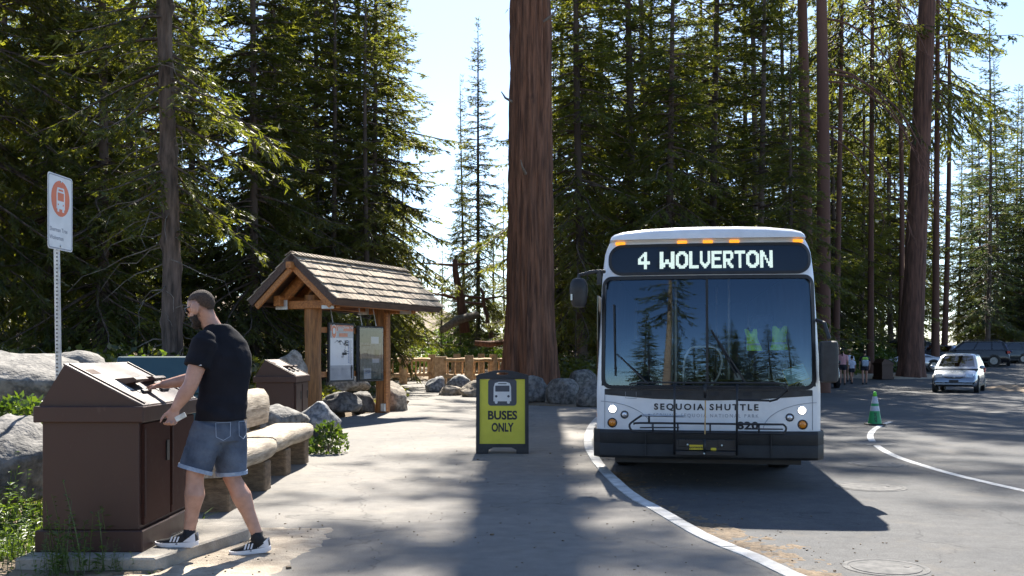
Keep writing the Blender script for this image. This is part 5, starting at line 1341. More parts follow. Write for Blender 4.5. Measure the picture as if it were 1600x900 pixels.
for k in range(15):
    zz = H * (.32 + .026 * k); mb.quad((b0 + .69, -.004, zz), (b0 + .715, -.004, zz), (b0 + .715, -.004, zz + .02), (b0 + .69, -.004, zz + .02))
mb.build('legend_marks', M['ink_blue'], t, fix=False)
mb = MB()
for k in range(22):
    zz = H * (.31 + .0185 * k); pline(mb, b0 + .735, zz, b0 + .735 + rg.uniform(.06, .13), zz, .008)
for k in range(9):
    zz = H * (.06 + .021 * k)
    for xa in (.05, .42): pline(mb, b0 + xa, zz, b0 + xa + rg.uniform(.16, .32), zz, .009, -.006)
for xa in (.42, .05): mb.quad((b0 + xa, -.006, H * .20), (b0 + xa + .08, -.006, H * .20), (b0 + xa + .08, -.006, H * .235), (b0 + xa, -.006, H * .235))
mb.build('text_lines', M['ink_grey'], t, fix=False)
mb = MB(); mb.prism([(b0 + .80, .06), (b0 + .84, .06), (b0 + .845, .24), (b0 + .86, .30), (b0 + .835, .34), (b0 + .82, .37), (b0 + .805, .34), (b0 + .78, .30), (b0 + .795, .24)], -.008, -.006, lambda p, q, y: Vector((p, y, q))); mb.build('figure_print', M['ink'], t)
t, W, H = poster('framed glass notice case with a printed photograph, hanging beside the far kiosk post', 2.12, 3.22, .76, 2.02, -.02)
pq(M['poster_photo'], 'printed_sheet', t, .09, W - .10, .05, H - .08, 0.0); pq(M['poster_green'], 'photo_print', t, .10, W - .11, H * .70, H - .09, .003)
pq(M['poster_photo'], 'pale_print', t, .11, W - .12, H * .06, H * .66, .002)
for x0, x1, z0, z1, m in ((.55, .88, .86, 1.02, 'poster_white'), (.24, .55, .06, .30, 'poster_white'), (.28, .52, .20, .26, 'ink_blue'), (.70, .90, .58, .72, 'poster_green'), (.16, .5, .80, .83, 'ink'), (.60, .90, .42, .52, 'poster_white')):
    pq(M[m], 'notice', t, x0, x1, z0, z1, .006)
mb = MB()
for k in range(7): pline(mb, .62, .12 + .035 * k, .62 + rg.uniform(.12, .28), .12 + .035 * k, .007, -.006)
mb.build('text_lines', M['ink_grey'], t, fix=False)
pq(M['case_glass'], 'glass', t, .05, W - .05, .03, H - .04, .018)
for u in (1.2, 2.35, 2.95): MB().cyl((u, PY + .02, 2.03), (u, -.1, 2.42), .012, n=6).build('poster_hanger', M['galv'], K)
for z in (.95, 1.9): MB().beam((.75, PY + .08, z), (3.5, PY + .08, z), .05, .12).build('cross_rail', M['beam_orange'], K, bevel=.004)
mb = MB(); mb.beam((3.40, -.18, 0.05), (3.40, -.18, 2.35), .06, .10, up=(1, 0, 0)); mb.build('post_plank', M['beam_orange'], K)
mb = MB(); mb.box((3.33, -.15, .13), (.10, .10, .18)); mb.build('outlet_box', M['galv'], K, bevel=.006)

# ------------------------------------------------------------------ log fence
def log_fence(label, pts, heights, radii):
    c = Vector((pts[0][0], pts[0][1], 0)); t = thing('log_fence', label, 'fence', c)
    for i, (q, h, r) in enumerate(zip(pts, heights, radii)):
        p = Vector((q[0], q[1], 0)) - c
        if r < 0: MB().box(p + Vector((0, 0, h / 2)), (-2 * r, -2 * r, h)).build('fence_post', M['fence_log'], t, bevel=.02, seg=2)
        else: auto_smooth(MB().lathe([(r, -.2), (r * 1.02, h * .5), (r * .97, h - .03), (r * .85, h)], p, 12).build('fence_post', M['fence_log'], t), 50)
        if i == 0: continue
        a = Vector((pts[i - 1][0], pts[i - 1][1], 0)) - c; b = p
        for z, rr in ((1.10, .085), (.40, .095)):
            pp = [a.lerp(b, f) + Vector((0, 0, z + .012 * math.sin(f * 9 + i))) for f in np.linspace(0, 1, 6)]
            MB().tube(pp, [rr * (1 + .06 * math.sin(k * 2.1)) for k in range(6)], 8).build('rail', M['fence_log'], t, smooth=True)
        L = (b - a).length; nb = max(2, int(L / .42))
        for k in range(1, nb):
            q2 = a.lerp(b, k / nb)
            MB().cyl(q2 + Vector((0, 0, .40)), q2 + Vector((0, 0, 1.08)), .042, n=7).build('baluster', M['fence_log'], t, smooth=True)
def fp(px, y): return ((px - 800) / FPX * y, y)
log_fence('peeled log fence running back behind the kiosk post', [fp(560, 46), fp(597, 46), fp(630, 46.5), fp(675, 49.5), fp(714, 51.5), fp(752, 53)], [1.3, 1.3, 1.3, 1.34, 1.38, 1.38], [.17, .17, .18, .18, .19, .18])
log_fence('peeled log fence ending in a square post, behind the stones beside the yellow sign', [fp(689, 45.5), fp(733, 44.2), fp(771, 46.5), fp(806, 48)], [1.25, 1.32, 1.36, 1.36], [-.26, .19, .18, .18])

# ------------------------------------------------------------------ signs, cone, small things
M['sign_white'] = mat('sign sheeting', (.62, .62, .60), .4, second=(.74, .74, .72), scale=5)
M['sign_orange'] = mat('sign orange', (.62, .13, .045), .4, second=(.70, .17, .06), scale=5)
M['board_yellow'] = mat('yellow sign face', (.60, .55, .035), .45, second=(.66, .61, .05), scale=4)
M['board_grey'] = mat('sign grey print', (.055, .058, .068), .45, second=(.07, .073, .085), scale=5)
s = thing('bus_stop_sign', 'white bus stop sign with an orange bus disc on a perforated steel post', 'sign', (P(90, 0, 8.9).x, 8.9, 0), 0)
mb = MB(); mb.tube([(0, 0, -.2), (.01, 0, 1.2), (-.012, 0, 2.6)], [.027] * 3, 4); po = mb.build('post', M['galv'], s)
hl = MB()
for k in range(52): hl.box((.006 - .0, -.0275, .75 + k * .033), (.011, .003, .013)); 
hl2 = hl.build('post_holes', M['black_plastic'], po); tag(hl2, kind='stuff')
th = R(-62); xd = Vector((math.cos(R(86)), math.sin(R(86)), 0)); Z = Vector((0, 0, 1))
pz0, pz1 = 1.4 + (552 - 391) / 1600 * 8.9, 1.4 + (552 - 274) / 1600 * 8.9; W, H = .42, pz1 - pz0
nrm = Vector((xd.y, -xd.x, 0))
Ms = Matrix((xd, Z, nrm)).transposed().to_4x4(); Ms.translation = Vector((-.012, 0, (pz0 + pz1) / 2)) + nrm * .035
def sg(poly, d0, d1, m, name, parent=s): return MB().prism(poly, d0, d1, lambda p, q, t: Ms @ Vector((p, q, t))).build(name, M[m], parent)
sg(rrect(W, H, .03, 4), 0, .003, 'sign_white', 'panel')
mbx = MB(); o_, i_ = rrect(W - .015, H - .015, .028, 4), rrect(W - .035, H - .035, .022, 4); n = len(o_)
mbx.add([Ms @ Vector((p, q, .0042)) for p, q in o_] + [Ms @ Vector((p, q, .0042)) for p, q in i_], [(k, (k + 1) % n, (k + 1) % n + n, k + n) for k in range(n)]); mbx.build('border_line', M['ink_grey'], s, fix=False)
ci = [(.155 * math.cos(a), .12 + .155 * math.sin(a)) for a in np.linspace(0, 6.2832, 29)[:-1]]
sg(ci, .003, .005, 'sign_orange', 'bus_disc')
bw = [(-.07, .03), (.07, .03), (.07, .17), (.055, .215), (-.055, .215), (-.07, .17)]
sg(bw, .005, .006, 'sign_white', 'bus_symbol'); sg([(-.052, .10), (.052, .10), (.052, .17), (-.052, .17)], .006, .007, 'sign_orange', 'bus_symbol'); sg([(-.04, .185), (.04, .185), (.035, .20), (-.035, .20)], .006, .007, 'sign_orange', 'bus_symbol')
for x in (-.048, .036): sg([(x, .06), (x + .014, .06), (x + .014, .074), (x, .074)], .006, .007, 'sign_orange', 'bus_symbol'); sg([(x - .008, .005), (x + .022, .005), (x + .022, .03), (x - .008, .03)], .005, .006, 'sign_white', 'bus_symbol')
text_mesh('Sherman Tree', .052, M['ink_grey'], 'lettering', s, Ms @ Matrix.Translation((-.03, -.155, .004)), .0006, depth=.0005); text_mesh('Wolverton', .052, M['ink_grey'], 'lettering', s, Ms @ Matrix.Translation((-.065, -.225, .004)), .0006, depth=.0005)
for q in (.27, -.29): MB().cyl(Ms @ Vector((0, q, .0)), Ms @ Vector((0, q, .012)), .011, n=8).build('bolt', M['steel'], s)

# yellow A-frame board
ab = thing('sandwich_board', 'yellow BUSES ONLY board in a black plastic A-frame standing on the walkway', 'sign', (P(785, 0, 14.45).x, 14.45, 0))
AW, AH = .735, 1.165; tilt = R(7)
def A(p, q, t): return Matrix.Rotation(-tilt, 3, 'X') @ Vector((p, -t, q)) + Vector((0, 0, 0))
for side in (1, -1):
    rotm = Matrix.Rotation(0 if side > 0 else math.pi, 3, 'Z')
    def A2(p, q, t): return rotm @ (Matrix.Rotation(-tilt, 3, 'X') @ Vector((p, -t, q)) + Vector((0, -.155, 0)))
    hw2 = AW / 2
    top = [(hw2, AH - .075), (hw2 - .02, AH - .062), (.13, AH - .008), (.06, AH), (-.06, AH), (-.13, AH - .008), (-hw2 + .02, AH - .062), (-hw2, AH - .075)]
    inner = [(hw2 - .05, .135), (hw2 - .05, AH - .125), (-hw2 + .05, AH - .125), (-hw2 + .05, .135)]
    fr = MB()
    fr.prism([(-hw2, 0), (-hw2 + .17, 0), (-hw2 + .17, .05), (-hw2 + .24, .085), (hw2 - .24, .085), (hw2 - .17, .05), (hw2 - .17, 0), (hw2, 0), (hw2, .13), (-hw2, .13)], 0, .035, A2)
    fr.prism([(-hw2, .13), (-hw2 + .05, .13), (-hw2 + .05, AH - .12), (-hw2, AH - .12)], 0, .035, A2); fr.prism([(hw2 - .05, .13), (hw2, .13), (hw2, AH - .12), (hw2 - .05, AH - .12)], 0, .035, A2)
    hole = [(.09 * math.cos(a), AH - .048 + .024 * math.sin(a)) for a in np.linspace(0, 6.2832, 25)[:-1]]
    # top rail with the grip hole: two halves meeting at the hole
    hp = [(.09 * math.cos(a), AH - .048 + .022 * math.sin(a)) for a in np.linspace(0, math.pi, 13)]
    hb = [(.09 * math.cos(a), AH - .048 - .022 * math.sin(a)) for a in np.linspace(math.pi, 0, 13)]
    fr.prism(top + [(-hw2, AH - .085), (-.09, AH - .048)] + hp[::-1][1:-1] + [(.09, AH - .048), (hw2, AH - .085)], 0, .035, A2)
    fr.prism([(hw2, AH - .085), (hw2, AH - .12), (-hw2, AH - .12), (-hw2, AH - .085), (-.09, AH - .048)] + hb[1:-1] + [(.09, AH - .048)], 0, .035, A2)
    f = fr.build('frame', M['black_plastic'], ab)
    MB().prism(inner[::-1], .012, .016, A2).build('sign_face', M['board_yellow'], ab)
    if side > 0:
        MB().prism(rrect(.40, .375, .045, 6, (0, .855)), .016, .0185, A2).build('bus_emblem', M['board_grey'], ab)
        MB().prism([(-.125, .73), (.125, .73), (.122, .93), (.105, .985), (.05, 1.003), (-.05, 1.003), (-.105, .985), (-.122, .93)], .0185, .020, A2).build('bus_symbol', M['sign_white'], ab)
        MB().prism(rrect(.20, .085, .008, 3, (0, .908)), .020, .021, A2).build('bus_symbol', M['board_grey'], ab); MB().prism(rrect(.12, .014, .006, 3, (0, .977)), .020, .021, A2).build('bus_symbol', M['board_grey'], ab)
        for x in (-.086, .086):
            MB().prism([(x + .018 * math.cos(a), .80 + .018 * math.sin(a)) for a in np.linspace(0, 6.28, 15)[:-1]], .020, .021, A2).build('bus_symbol', M['board_grey'], ab)
            MB().prism(rrect(.04, .06, .018, 4, (x, .725)), .0185, .0195, A2).build('bus_symbol', M['sign_white'], ab)
        Mt = Matrix.Translation((0, -.155, 0)) @ Matrix.Rotation(-tilt, 4, 'X')
        for txt, q, w in (('BUSES', .535, .41), ('ONLY', .365, .31)):
            o = text_mesh(txt, .17, M['board_grey'], 'lettering', None, None, .006, depth=.001)
            xs_ = [v.co.x for v in o.data.vertices]; ys_ = [v.co.y for v in o.data.vertices]; sc = w / (max(xs_) - min(xs_)); sy = .128 / (max(ys_) - min(ys_)); cy = (max(ys_) + min(ys_)) / 2
            for v in o.data.vertices: v.co = Mt @ Vector((v.co.x * sc, -.0175, q + (v.co.y - cy) * sy))
            o.parent = ab
        for x in (-1, 1):
            MB().prism(rrect(.13, .10, .012, 3, (x * (hw2 - .085), .055)), .035, .045, A2).build('foot_plate', M['black_plastic'], ab); MB().prism(rrect(.05, .045, .012, 3, (x * (hw2 - .085), .055)), .045, .05, A2).build('foot_plate', M['black_steel'], ab)

# green cone
M['cone_green'] = mat('cone green', (.015, .24, .075), .5, second=(.025, .30, .10), scale=5)
M['cone_lime'] = mat('cone top lime', (.12, .62, .04), .5, second=(.18, .70, .06), scale=5)
M['cone_band'] = mat('cone reflective band', (.42, .45, .50), .4, second=(.52, .54, .58), scale=30)
cn = thing('traffic_cone', 'green traffic cone with two white bands standing on the road', 'traffic cone', G(1367, 664, ROAD) + Vector((0, 0, .004)))
MB().box((0, 0, .015), (.36, .36, .03)).build('base', M['rubber'], cn, bevel=.008)
def cr(z): return .145 - (.145 - .030) * (z - .03) / .67
for z0, z1, m, nm in ((.03, .30, 'cone_green', 'cone_body'), (.30, .405, 'cone_band', 'reflective_band'), (.405, .46, 'cone_green', 'cone_body'), (.46, .61, 'cone_band', 'reflective_band'), (.61, .70, 'cone_lime', 'cone_tip')):
    e = .002 if 'band' in nm else 0
    MB().lathe([(cr(z0) + e, z0), (cr(z1) + e, z1)] + ([(.022, .712)] if z1 == .70 else []), n=24, caps=(z1 == .70)).build(nm, M[m], cn, smooth=True)
o = text_mesh('INTDP', .075, M['ink'], 'lettering', None, None, .002, depth=0)
for v in o.data.vertices:
    z = .165 - v.co.x * .95; x = v.co.y * .95 - .03; rr_ = cr(z) + .003
    v.co = Vector((x, -math.sqrt(max(rr_ ** 2 - x * x, 0)), z))
o.parent = cn

# crumpled litter on the sand
lt = thing('litter', 'small pinkish crumpled wrapper lying on the sand beside the pad', 'litter', (P(326, 0, 7.28).x, 7.28, .03))
M['wrapper'] = mat('pinkish wrapper', (.36, .22, .19), .6, second=(.62, .48, .43), scale=20, bump=.4)
for k, (x, y, a) in enumerate(((-.035, .02, .9), (.02, -.02, .8))):
    d = Vector((math.cos(a), math.sin(a), .1)); MB().tube([Vector((x, y, .0)) + d * f for f in (-.055, -.05, 0, .05, .055)], [.012, .024, .027, .024, .012], 8).build('roll', M['wrapper'], lt, smooth=True)
# twigs and pebbles scattered on the paving (loose bits, uncountable)
rg = random.Random(31); mb = MB()
for _ in range(260):
    y = 6.2 + 12 * rg.random() ** 1.6; x = rg.uniform(-2.2, kerb_x(y) - .05); r = rg.uniform(.002, .006) * (1 + (rg.random() < .03) * 1.6)
    if x < -1.7 and y < 8: pass
    mb.box((x, y, r * .5), (r * rg.uniform(1, 3.4), r * rg.uniform(1, 2), r), Matrix.Rotation(rg.uniform(0, 3), 3, 'Z'))
for _ in range(330):
    y = 6.2 + 9 * rg.random() ** 1.4; x = kerb_x(y) + .22 + abs(rg.gauss(0, .7)); r = rg.uniform(.002, .007)
    mb.box((x, y, ROAD + r * .5 + .01 * max(0, 1 - (x - kerb_x(y)))), (r * rg.uniform(1, 4), r * rg.uniform(.7, 2), r), Matrix.Rotation(rg.uniform(0, 3), 3, 'Z'))
for _ in range(180):
    y = rg.uniform(5.9, 8.2); x = rg.uniform(-3.3, -1.5); r = rg.uniform(.003, .008)
    mb.box((x, y, max(sand(x, y), 0) + r * .4), (r * 1.6, r * 1.3, r), Matrix.Rotation(rg.uniform(0, 3), 3, 'Z'))
tag(mb.build('ground_litter', M['litterdirt'], fix=False), 'fine twigs, cone scales and grit scattered over the paving', None, None, 'stuff')
# ------------------------------------------------------------------ people
M['skin'] = mat('skin', (.40, .21, .145), .5, second=(.52, .29, .205), scale=14, bump=.05, bscale=90)
M['skin'].node_tree.nodes['Principled BSDF'].inputs['Subsurface Weight'].default_value = .12
M['skin'].node_tree.nodes['Principled BSDF'].inputs['Subsurface Radius'].default_value = (.02, .008, .004)
M['hair'] = mat('dark brown hair', (.009, .0055, .004), .75, second=(.026, .016, .010), scale=60, bump=.6, bscale=160)
M['hair_short'] = mat('cropped hair', (.036, .022, .014), .85, second=(.085, .055, .037), scale=90, bump=.6, bscale=200)
M['hair_fade'] = mat('clipped hair at the sides', (.14, .085, .06), .8, second=(.21, .13, .095), scale=70, bump=.3, bscale=200)
M['black_cotton'] = mat('black cotton', (.007, .007, .010), .9, second=(.014, .014, .019), scale=5, bump=.25, bscale=14, spec=.2)
M['shoe_black'] = mat('black knit', (.010, .010, .012), .85, second=(.022, .022, .024), scale=40, bump=.3, bscale=140)
M['shoe_white'] = mat('white rubber sole', (.66, .65, .68), .55, second=(.76, .75, .77), scale=12)
M['shade_lens'] = mat('sunglass lens', (.01, .01, .012), .1, second=(.015, .015, .017), scale=9)
m = mat('blue denim', (.026, .038, .064), .9, second=(.125, .155, .21), scale=4.2, bump=.35, bscale=110, lo=.33, hi=.68, detail=7); M['denim'] = m

def hand(mb, wrist, d, nrm, curl=(25, 35, 25), thumb=1, s=1.0, spread=.02):
    """palm, four jointed fingers of unequal length and a thumb leaving the side of the palm"""
    d = Vector(d).normalized(); nrm = Vector(nrm); nrm = (nrm - d * nrm.dot(d)).normalized(); side = d.cross(nrm) * thumb
    w = Vector(wrist); rot = Matrix((d, side, nrm)).transposed()
    mb.loft([[w + rot @ Vector((x, a * wy, b * wz)) * s for a, b in [(math.cos(t), math.sin(t)) for t in np.linspace(0, 2 * math.pi, 13)[:-1]]] for x, wy, wz in ((-.03, .027, .021), (.0, .028, .019), (.03, .038, .018), (.06, .042, .016), (.09, .041, .013), (.098, .036, .009))])
    for i, (off, L) in enumerate(((.031, .070), (.010, .080), (-.011, .074), (-.031, .058))):
        b = w + (d * .088 + side * off) * s; dr = (d + side * off * spread * 20).normalized(); pts = [b - dr * .012]; pts.append(b)
        ax = side
        for k, f in enumerate((.44, .32, .24)):
            dr = Matrix.Rotation(-R(curl[k] + 4 * i) * 1, 3, ax * thumb) @ dr; pts.append(pts[-1] + dr * L * f * s)
        mb.tube(pts, [.0098 * s, .0096 * s, .0088 * s, .008 * s, .0062 * s], 8)
        mb.ell(pts[-1], (.0063 * s,) * 3, nu=8, nv=6)
    b = w + (d * .028 + side * .030) * s; t1 = b + (d * .030 + side * .026 - nrm * .012 * 1) * s; t2 = t1 + (d * .030 + side * .008 - nrm * .012) * s; t3 = t2 + (d * .022 - side * .002 - nrm * .008) * s
    mb.tube([b - d * .015 * s, b, t1, t2, t3], [.014 * s, .015 * s, .0115 * s, .0105 * s, .007 * s], 8); mb.ell(t3, (.0072 * s,) * 3, nu=8, nv=6)

def head_frame(c, f, tilt=0.0, roll=0.0):
    f = Vector(f).normalized(); l = Vector((0, 0, 1)).cross(f).normalized(); u = f.cross(l)
    m = Matrix((f, l, u)).transposed() @ Matrix.Rotation(tilt, 3, 'Y')
    return lambda x, y, z: Vector(c) + m @ Vector((x, y, z)), m

MAN0 = Vector((-2.0, 7.05, 0))
man = thing('person', 'bearded man in a black T-shirt and denim shorts reaching into the brown bin', 'person', MAN0)
fw = Vector((-.80, .60, 0)); lf = Vector((-.60, -.80, 0))
shL, shR = Vector((-2.065, 6.885, 1.475)), Vector((-1.975, 7.225, 1.445))
elL, wrL = Vector((-2.135, 6.80, 1.185)), Vector((-2.228, 6.775, 1.035))
elR, wrR = Vector((-2.175, 7.245, 1.235)), Vector((-2.455, 7.215, 1.180))
hipL, hipR = Vector((-2.045, 6.945, .93)), Vector((-1.955, 7.075, .93))
knL, anL = Vector((-2.135, 6.895, .575)), Vector((-2.168, 6.885, .205))
knR, anR = Vector((-1.940, 7.085, .545)), Vector((-1.765, 7.085, .150))
neck0, neck1 = Vector((-2.018, 7.055, 1.50)), Vector((-2.092, 7.042, 1.632))
HC = Vector((-2.135, 7.03, 1.712)); hf, hm = head_frame(HC, (-.93, .36, 0), R(17))
b = MB()
b.ell(hf(-.008, 0, .030), (.099, .077, .090), hm, 20, 14)
b.ell(hf(.030, 0, -.045), (.062, .056, .070), hm, 16, 12)
b.ell(hf(.060, 0, -.085), (.030, .032, .026), hm, 12, 8)
b.ell(hf(.050, 0, .018), (.046, .062, .040), hm, 14, 10)
b.tube([hf(.088, 0, .022), hf(.102, 0, -.004), hf(.110, 0, -.022), hf(.098, 0, -.030)], [.009, .011, .015, .008], 8)
for s in (-1, 1): b.ell(hf(-.010, s * .084, -.012), (.030, .017, .043), hm @ Matrix.Rotation(s * R(14), 3, 'Z'), 12, 8)
b.tube([neck0 - Vector((0, 0, .06)), neck0, neck1, hf(-.02, 0, -.02)], [.082, .068, .062, .060], 14)
b.loft([[Vector(c) + lf * (wl * math.cos(t)) + fw * (wf * math.sin(t)) for t in np.linspace(0, 2 * math.pi, 17)[:-1]] for c, wl, wf in (((-1.995, 7.01, .84), .15, .10), ((-1.995, 7.015, .98), .155, .105), ((-1.985, 7.03, 1.12), .15, .10), ((-1.985, 7.055, 1.34), .17, .11), ((-2.0, 7.06, 1.47), .14, .08), ((-2.012, 7.057, 1.53), .06, .05))])
def limb(pts, rs): b.tube(pts, rs, 12); [b.ell(p, (r, r, r), nu=10, nv=8) for p, r in zip(pts, rs)]
limb([shL, shL.lerp(elL, .45), elL, elL.lerp(wrL, .35), wrL], [.068, .062, .049, .051, .031])
limb([shR, shR.lerp(elR, .45), elR, elR.lerp(wrR, .35), wrR], [.068, .060, .048, .050, .031])
def leg(h, k, a, back):
    bk = -fw * .018
    b.tube([h, h.lerp(k, .5), k, k.lerp(a, .16) + bk * .4, k.lerp(a, .34) + bk, k.lerp(a, .62) + bk * .5, a], [.092, .080, .061, .060, .069, .049, .039], 14)
    b.ell(a, (.036, .036, .036)); b.ell(k, (.057, .057, .057))
leg(hipL, knL, anL, 1); leg(hipR, knR, anR, 1)
hand(b, wrL, (wrL - elL).normalized() + Vector((.25, -.05, -.5)), Vector((.15, .95, .1)), (38, 48, 30), thumb=-1)
hand(b, wrR, Vector((-.92, -.05, -.18)), Vector((0, .1, 1)), (24, 34, 24), thumb=-1)
body = organic('body', b, .0075, M['skin'], man, 3, off=MAN0)

# hair, beard and sunglasses
def shell(c, r, keep, name, m, sub=(34, 24), inner=.88):
    mb = MB(); mb.ell((0, 0, 0), r, None, *sub); bm = bmesh.new(); vs = [bm.verts.new(v) for v in mb.v]
    for f in mb.f:
        cen = sum((Vector(mb.v[i]) for i in f), Vector()) / len(f)
        if keep(cen + Vector(c)): bm.faces.new([vs[i] for i in f])
    bmesh.ops.delete(bm, geom=[v for v in bm.verts if not v.link_faces], context='VERTS')
    geo = bmesh.ops.solidify(bm, geom=list(bm.faces), thickness=.006)
    for v in bm.verts:
        n = mnoise.noise(v.co * 55) * .0016 + mnoise.noise(v.co * 20) * .002
        v.co = hf(*(v.co + Vector(c) + v.co.normalized() * n)) - MAN0
    me = bpy.data.meshes.new(name); bm.to_mesh(me); bm.free(); me.materials.append(m); me.polygons.foreach_set('use_smooth', [True] * len(me.polygons))
    return link(name, me, man)
HLX, HLZ = [-.10, -.075, -.05, -.03, -.005, .03, .06, .095], [-.066, -.060, -.024, .022, .030, .040, .070, .094]
def hl(x): return float(np.interp(x, HLX, HLZ))
shell((-.010, 0, .031), (.0995, .0777, .0914), lambda p: p.z > hl(p.x) + .024 + .014 * mnoise.noise((p.x * 60, p.y * 60, p.z * 60)), 'hair', M['hair_short'], (64, 44))
shell((.030, 0, -.050), (.0665, .0605, .0725), lambda p: p.z < -.050 + .012 * mnoise.noise((p.x * 70, p.y * 70, p.z * 70)) and p.x > .010, 'beard', M['hair'], (56, 40))
# clipped sides, sideburns and stubble fade into the skin: a soft-edged hair mask stored on the body
at = body.data.color_attributes.new('hair_mask', 'FLOAT_COLOR', 'POINT'); hinv = hm.inverted()
for i_, v in enumerate(body.data.vertices):
    q = hinv @ (v.co + MAN0 - HC); k = 0.0
    if q.length < .19 and q.z > -.15:
        ear = abs(q.y) > .073 and -.045 < q.x < .022 and -.055 < q.z < .030
        if q.x < .10: k = min(1, max(0, (q.z - hl(q.x) + .012) / .045))
        if -.012 < q.x < .030 and -.07 < q.z < .03 and abs(q.y) > .045: k = max(k, .75)
        if q.x > -.005: k = max(k, min(1, max(0, (-.030 - q.z) / .03)) * min(1, max(0, (q.x + .005) / .02)) * (0.9 if q.z > -.15 else 0))
        if ear: k = 0
    at.data[i_].color = (k, k, k, 1)
nt = M['skin'].node_tree; pb = nt.nodes['Principled BSDF']; src = pb.inputs['Base Color'].links[0].from_socket
va = nt.nodes.new('ShaderNodeVertexColor'); va.layer_name = 'hair_mask'
nz_ = nt.nodes.new('ShaderNodeTexNoise'); nz_.inputs['Scale'].default_value = 260; tc_ = nt.nodes.new('ShaderNodeTexCoord'); nt.links.new(tc_.outputs['Object'], nz_.inputs['Vector'])
mm_ = nt.nodes.new('ShaderNodeMath'); mm_.operation = 'MULTIPLY_ADD'; mm_.inputs[1].default_value = .5; mm_.inputs[2].default_value = .62; nt.links.new(nz_.outputs['Fac'], mm_.inputs[0])
m2_ = nt.nodes.new('ShaderNodeMath'); m2_.operation = 'MULTIPLY'; m2_.use_clamp = True; nt.links.new(va.outputs['Color'], m2_.inputs[0]); nt.links.new(mm_.outputs[0], m2_.inputs[1])
mx_ = nt.nodes.new('ShaderNodeMixRGB'); mx_.inputs[2].default_value = (.032, .020, .014, 1); nt.links.new(m2_.outputs[0], mx_.inputs[0]); nt.links.new(src, mx_.inputs[1]); nt.links.new(mx_.outputs[0], pb.inputs['Base Color'])
bb = MB(); bb.ell(hf(.066, 0, -.098), (.038, .037, .034), hm, 14, 10); bb.build('beard_tip', M['hair'], man, smooth=True, off=MAN0)
g = MB()
for s in (-1, 1):
    g.box(hf(.098, s * .031, .010), (.010, .046, .034), hm @ Matrix.Rotation(s * R(16), 3, 'Z'))
    g.beam(hf(.088, s * .060, .020), hf(.0, s * .083, .012), .004, .008)
g.beam(hf(.104, -.012, .015), hf(.104, .012, .015), .005, .005); g.build('sunglasses', M['shade_lens'], man, off=MAN0, bevel=.002)

# T-shirt
s = MB()
hem = Vector((-1.985, 7.005, .950))
def oval(c, wl, wf, sk=0.0): return [Vector(c) + lf * (wl * math.cos(t)) + fw * (wf * math.sin(t)) for t in np.linspace(0, 2 * math.pi, 25)[:-1]]
s.loft([oval((-1.992, 7.01, .945), .192, .145), oval((-1.990, 7.01, 1.02), .188, .140), oval((-1.982, 7.03, 1.13), .182, .132), oval((-1.975, 7.045, 1.26), .198, .146), oval((-1.978, 7.055, 1.38), .206, .142), oval((-1.992, 7.06, 1.48), .192, .112), oval((-2.008, 7.06, 1.548), .135, .090), oval((-2.028, 7.054, 1.600), .078, .076)])
for sh, el in ((shL, elL), (shR, elR)):
    a = sh + (sh - el).normalized() * .02; e = sh.lerp(el, .58)
    s.tube([a, sh, sh.lerp(el, .3), e], [.074, .088, .084, .089], 16); s.ell(a, (.068, .068, .068), nu=14, nv=10)
def wr(co, n):
    q = co + MAN0
    return co + n * (.0055 * mnoise.noise((q.x * 9, q.y * 9, q.z * 4)) + .0045 * mnoise.noise((q.x * 6 + q.z * 14, q.y * 10, q.z * 16)) + (.006 * math.sin(q.z * 46 + q.x * 22) * max(0, 1 - abs(q.z - 1.0) / .12)))
organic('t_shirt', s, .009, M['black_cotton'], man, 5, off=MAN0, disp=wr)
tg = MB(); e = shL.lerp(elL, .57); tg.box(e + Vector((.045, -.072, .012)), (.018, .004, .006)); tg.build('sleeve_tag', M['shoe_white'], man, off=MAN0)
# shorts
s = MB()
s.loft([oval((-1.997, 7.012, .80), .172, .128), oval((-1.997, 7.012, .88), .178, .134), oval((-1.995, 7.012, .965), .168, .124)])
for h, k, r1, zc in ((hipL, knL, .112, .035), (hipR, knR, .104, .02)):
    e = k + Vector((0, 0, zc)) + (h - k).normalized() * .0
    s.tube([h - Vector((0, 0, .02)), h.lerp(e, .35), h.lerp(e, .7), e], [.118, .114, .112, r1], 18)
def wr2(co, n):
    q = co + MAN0
    return co + n * (.006 * mnoise.noise((q.x * 10, q.y * 10, q.z * 7)) + .004 * mnoise.noise((q.x * 8 + q.z * 18, q.y * 12, q.z * 20)))
sh_ = organic('shorts', s, .009, M['denim'], man, 4, off=MAN0, disp=wr2)
cf = MB()
for h, k, r1, zc in ((hipL, knL, .117, .035), (hipR, knR, .109, .02)):
    e = k + Vector((0, 0, zc)); d = (h - e).normalized(); cf.tube([e - d * .004, e + d * .022], [r1, r1 + .001], 20)
M['denim_pale'] = mat('pale denim hem', (.20, .26, .36), .9, second=(.34, .40, .50), scale=20, bump=.4, bscale=80)
cf.build('turned_hem', M['denim_pale'], sh_, off=MAN0, smooth=False)
a0 = Vector((-1.99, 7.01, 0))
for sgn in (.45, -.5):                                          # rear pockets stitched on the seat
    ang0 = sgn
    ps = []; pk = MB()
    for du, z in ((-.32, .935), (.32, .935), (.30, .84), (0, .815), (-.30, .84)):
        t = -math.pi / 2 + ang0 * 1.0 + du * .9; ps.append(a0 + lf * (.186 * math.cos(t)) + fw * (.142 * math.sin(t)) + Vector((0, 0, z)))
    for p, q in zip(ps, ps[1:] + ps[:1]): pk.tube([p, q], .0022, 4)
    pk.build('pocket_stitching', M['denim_pale'], sh_, off=MAN0)

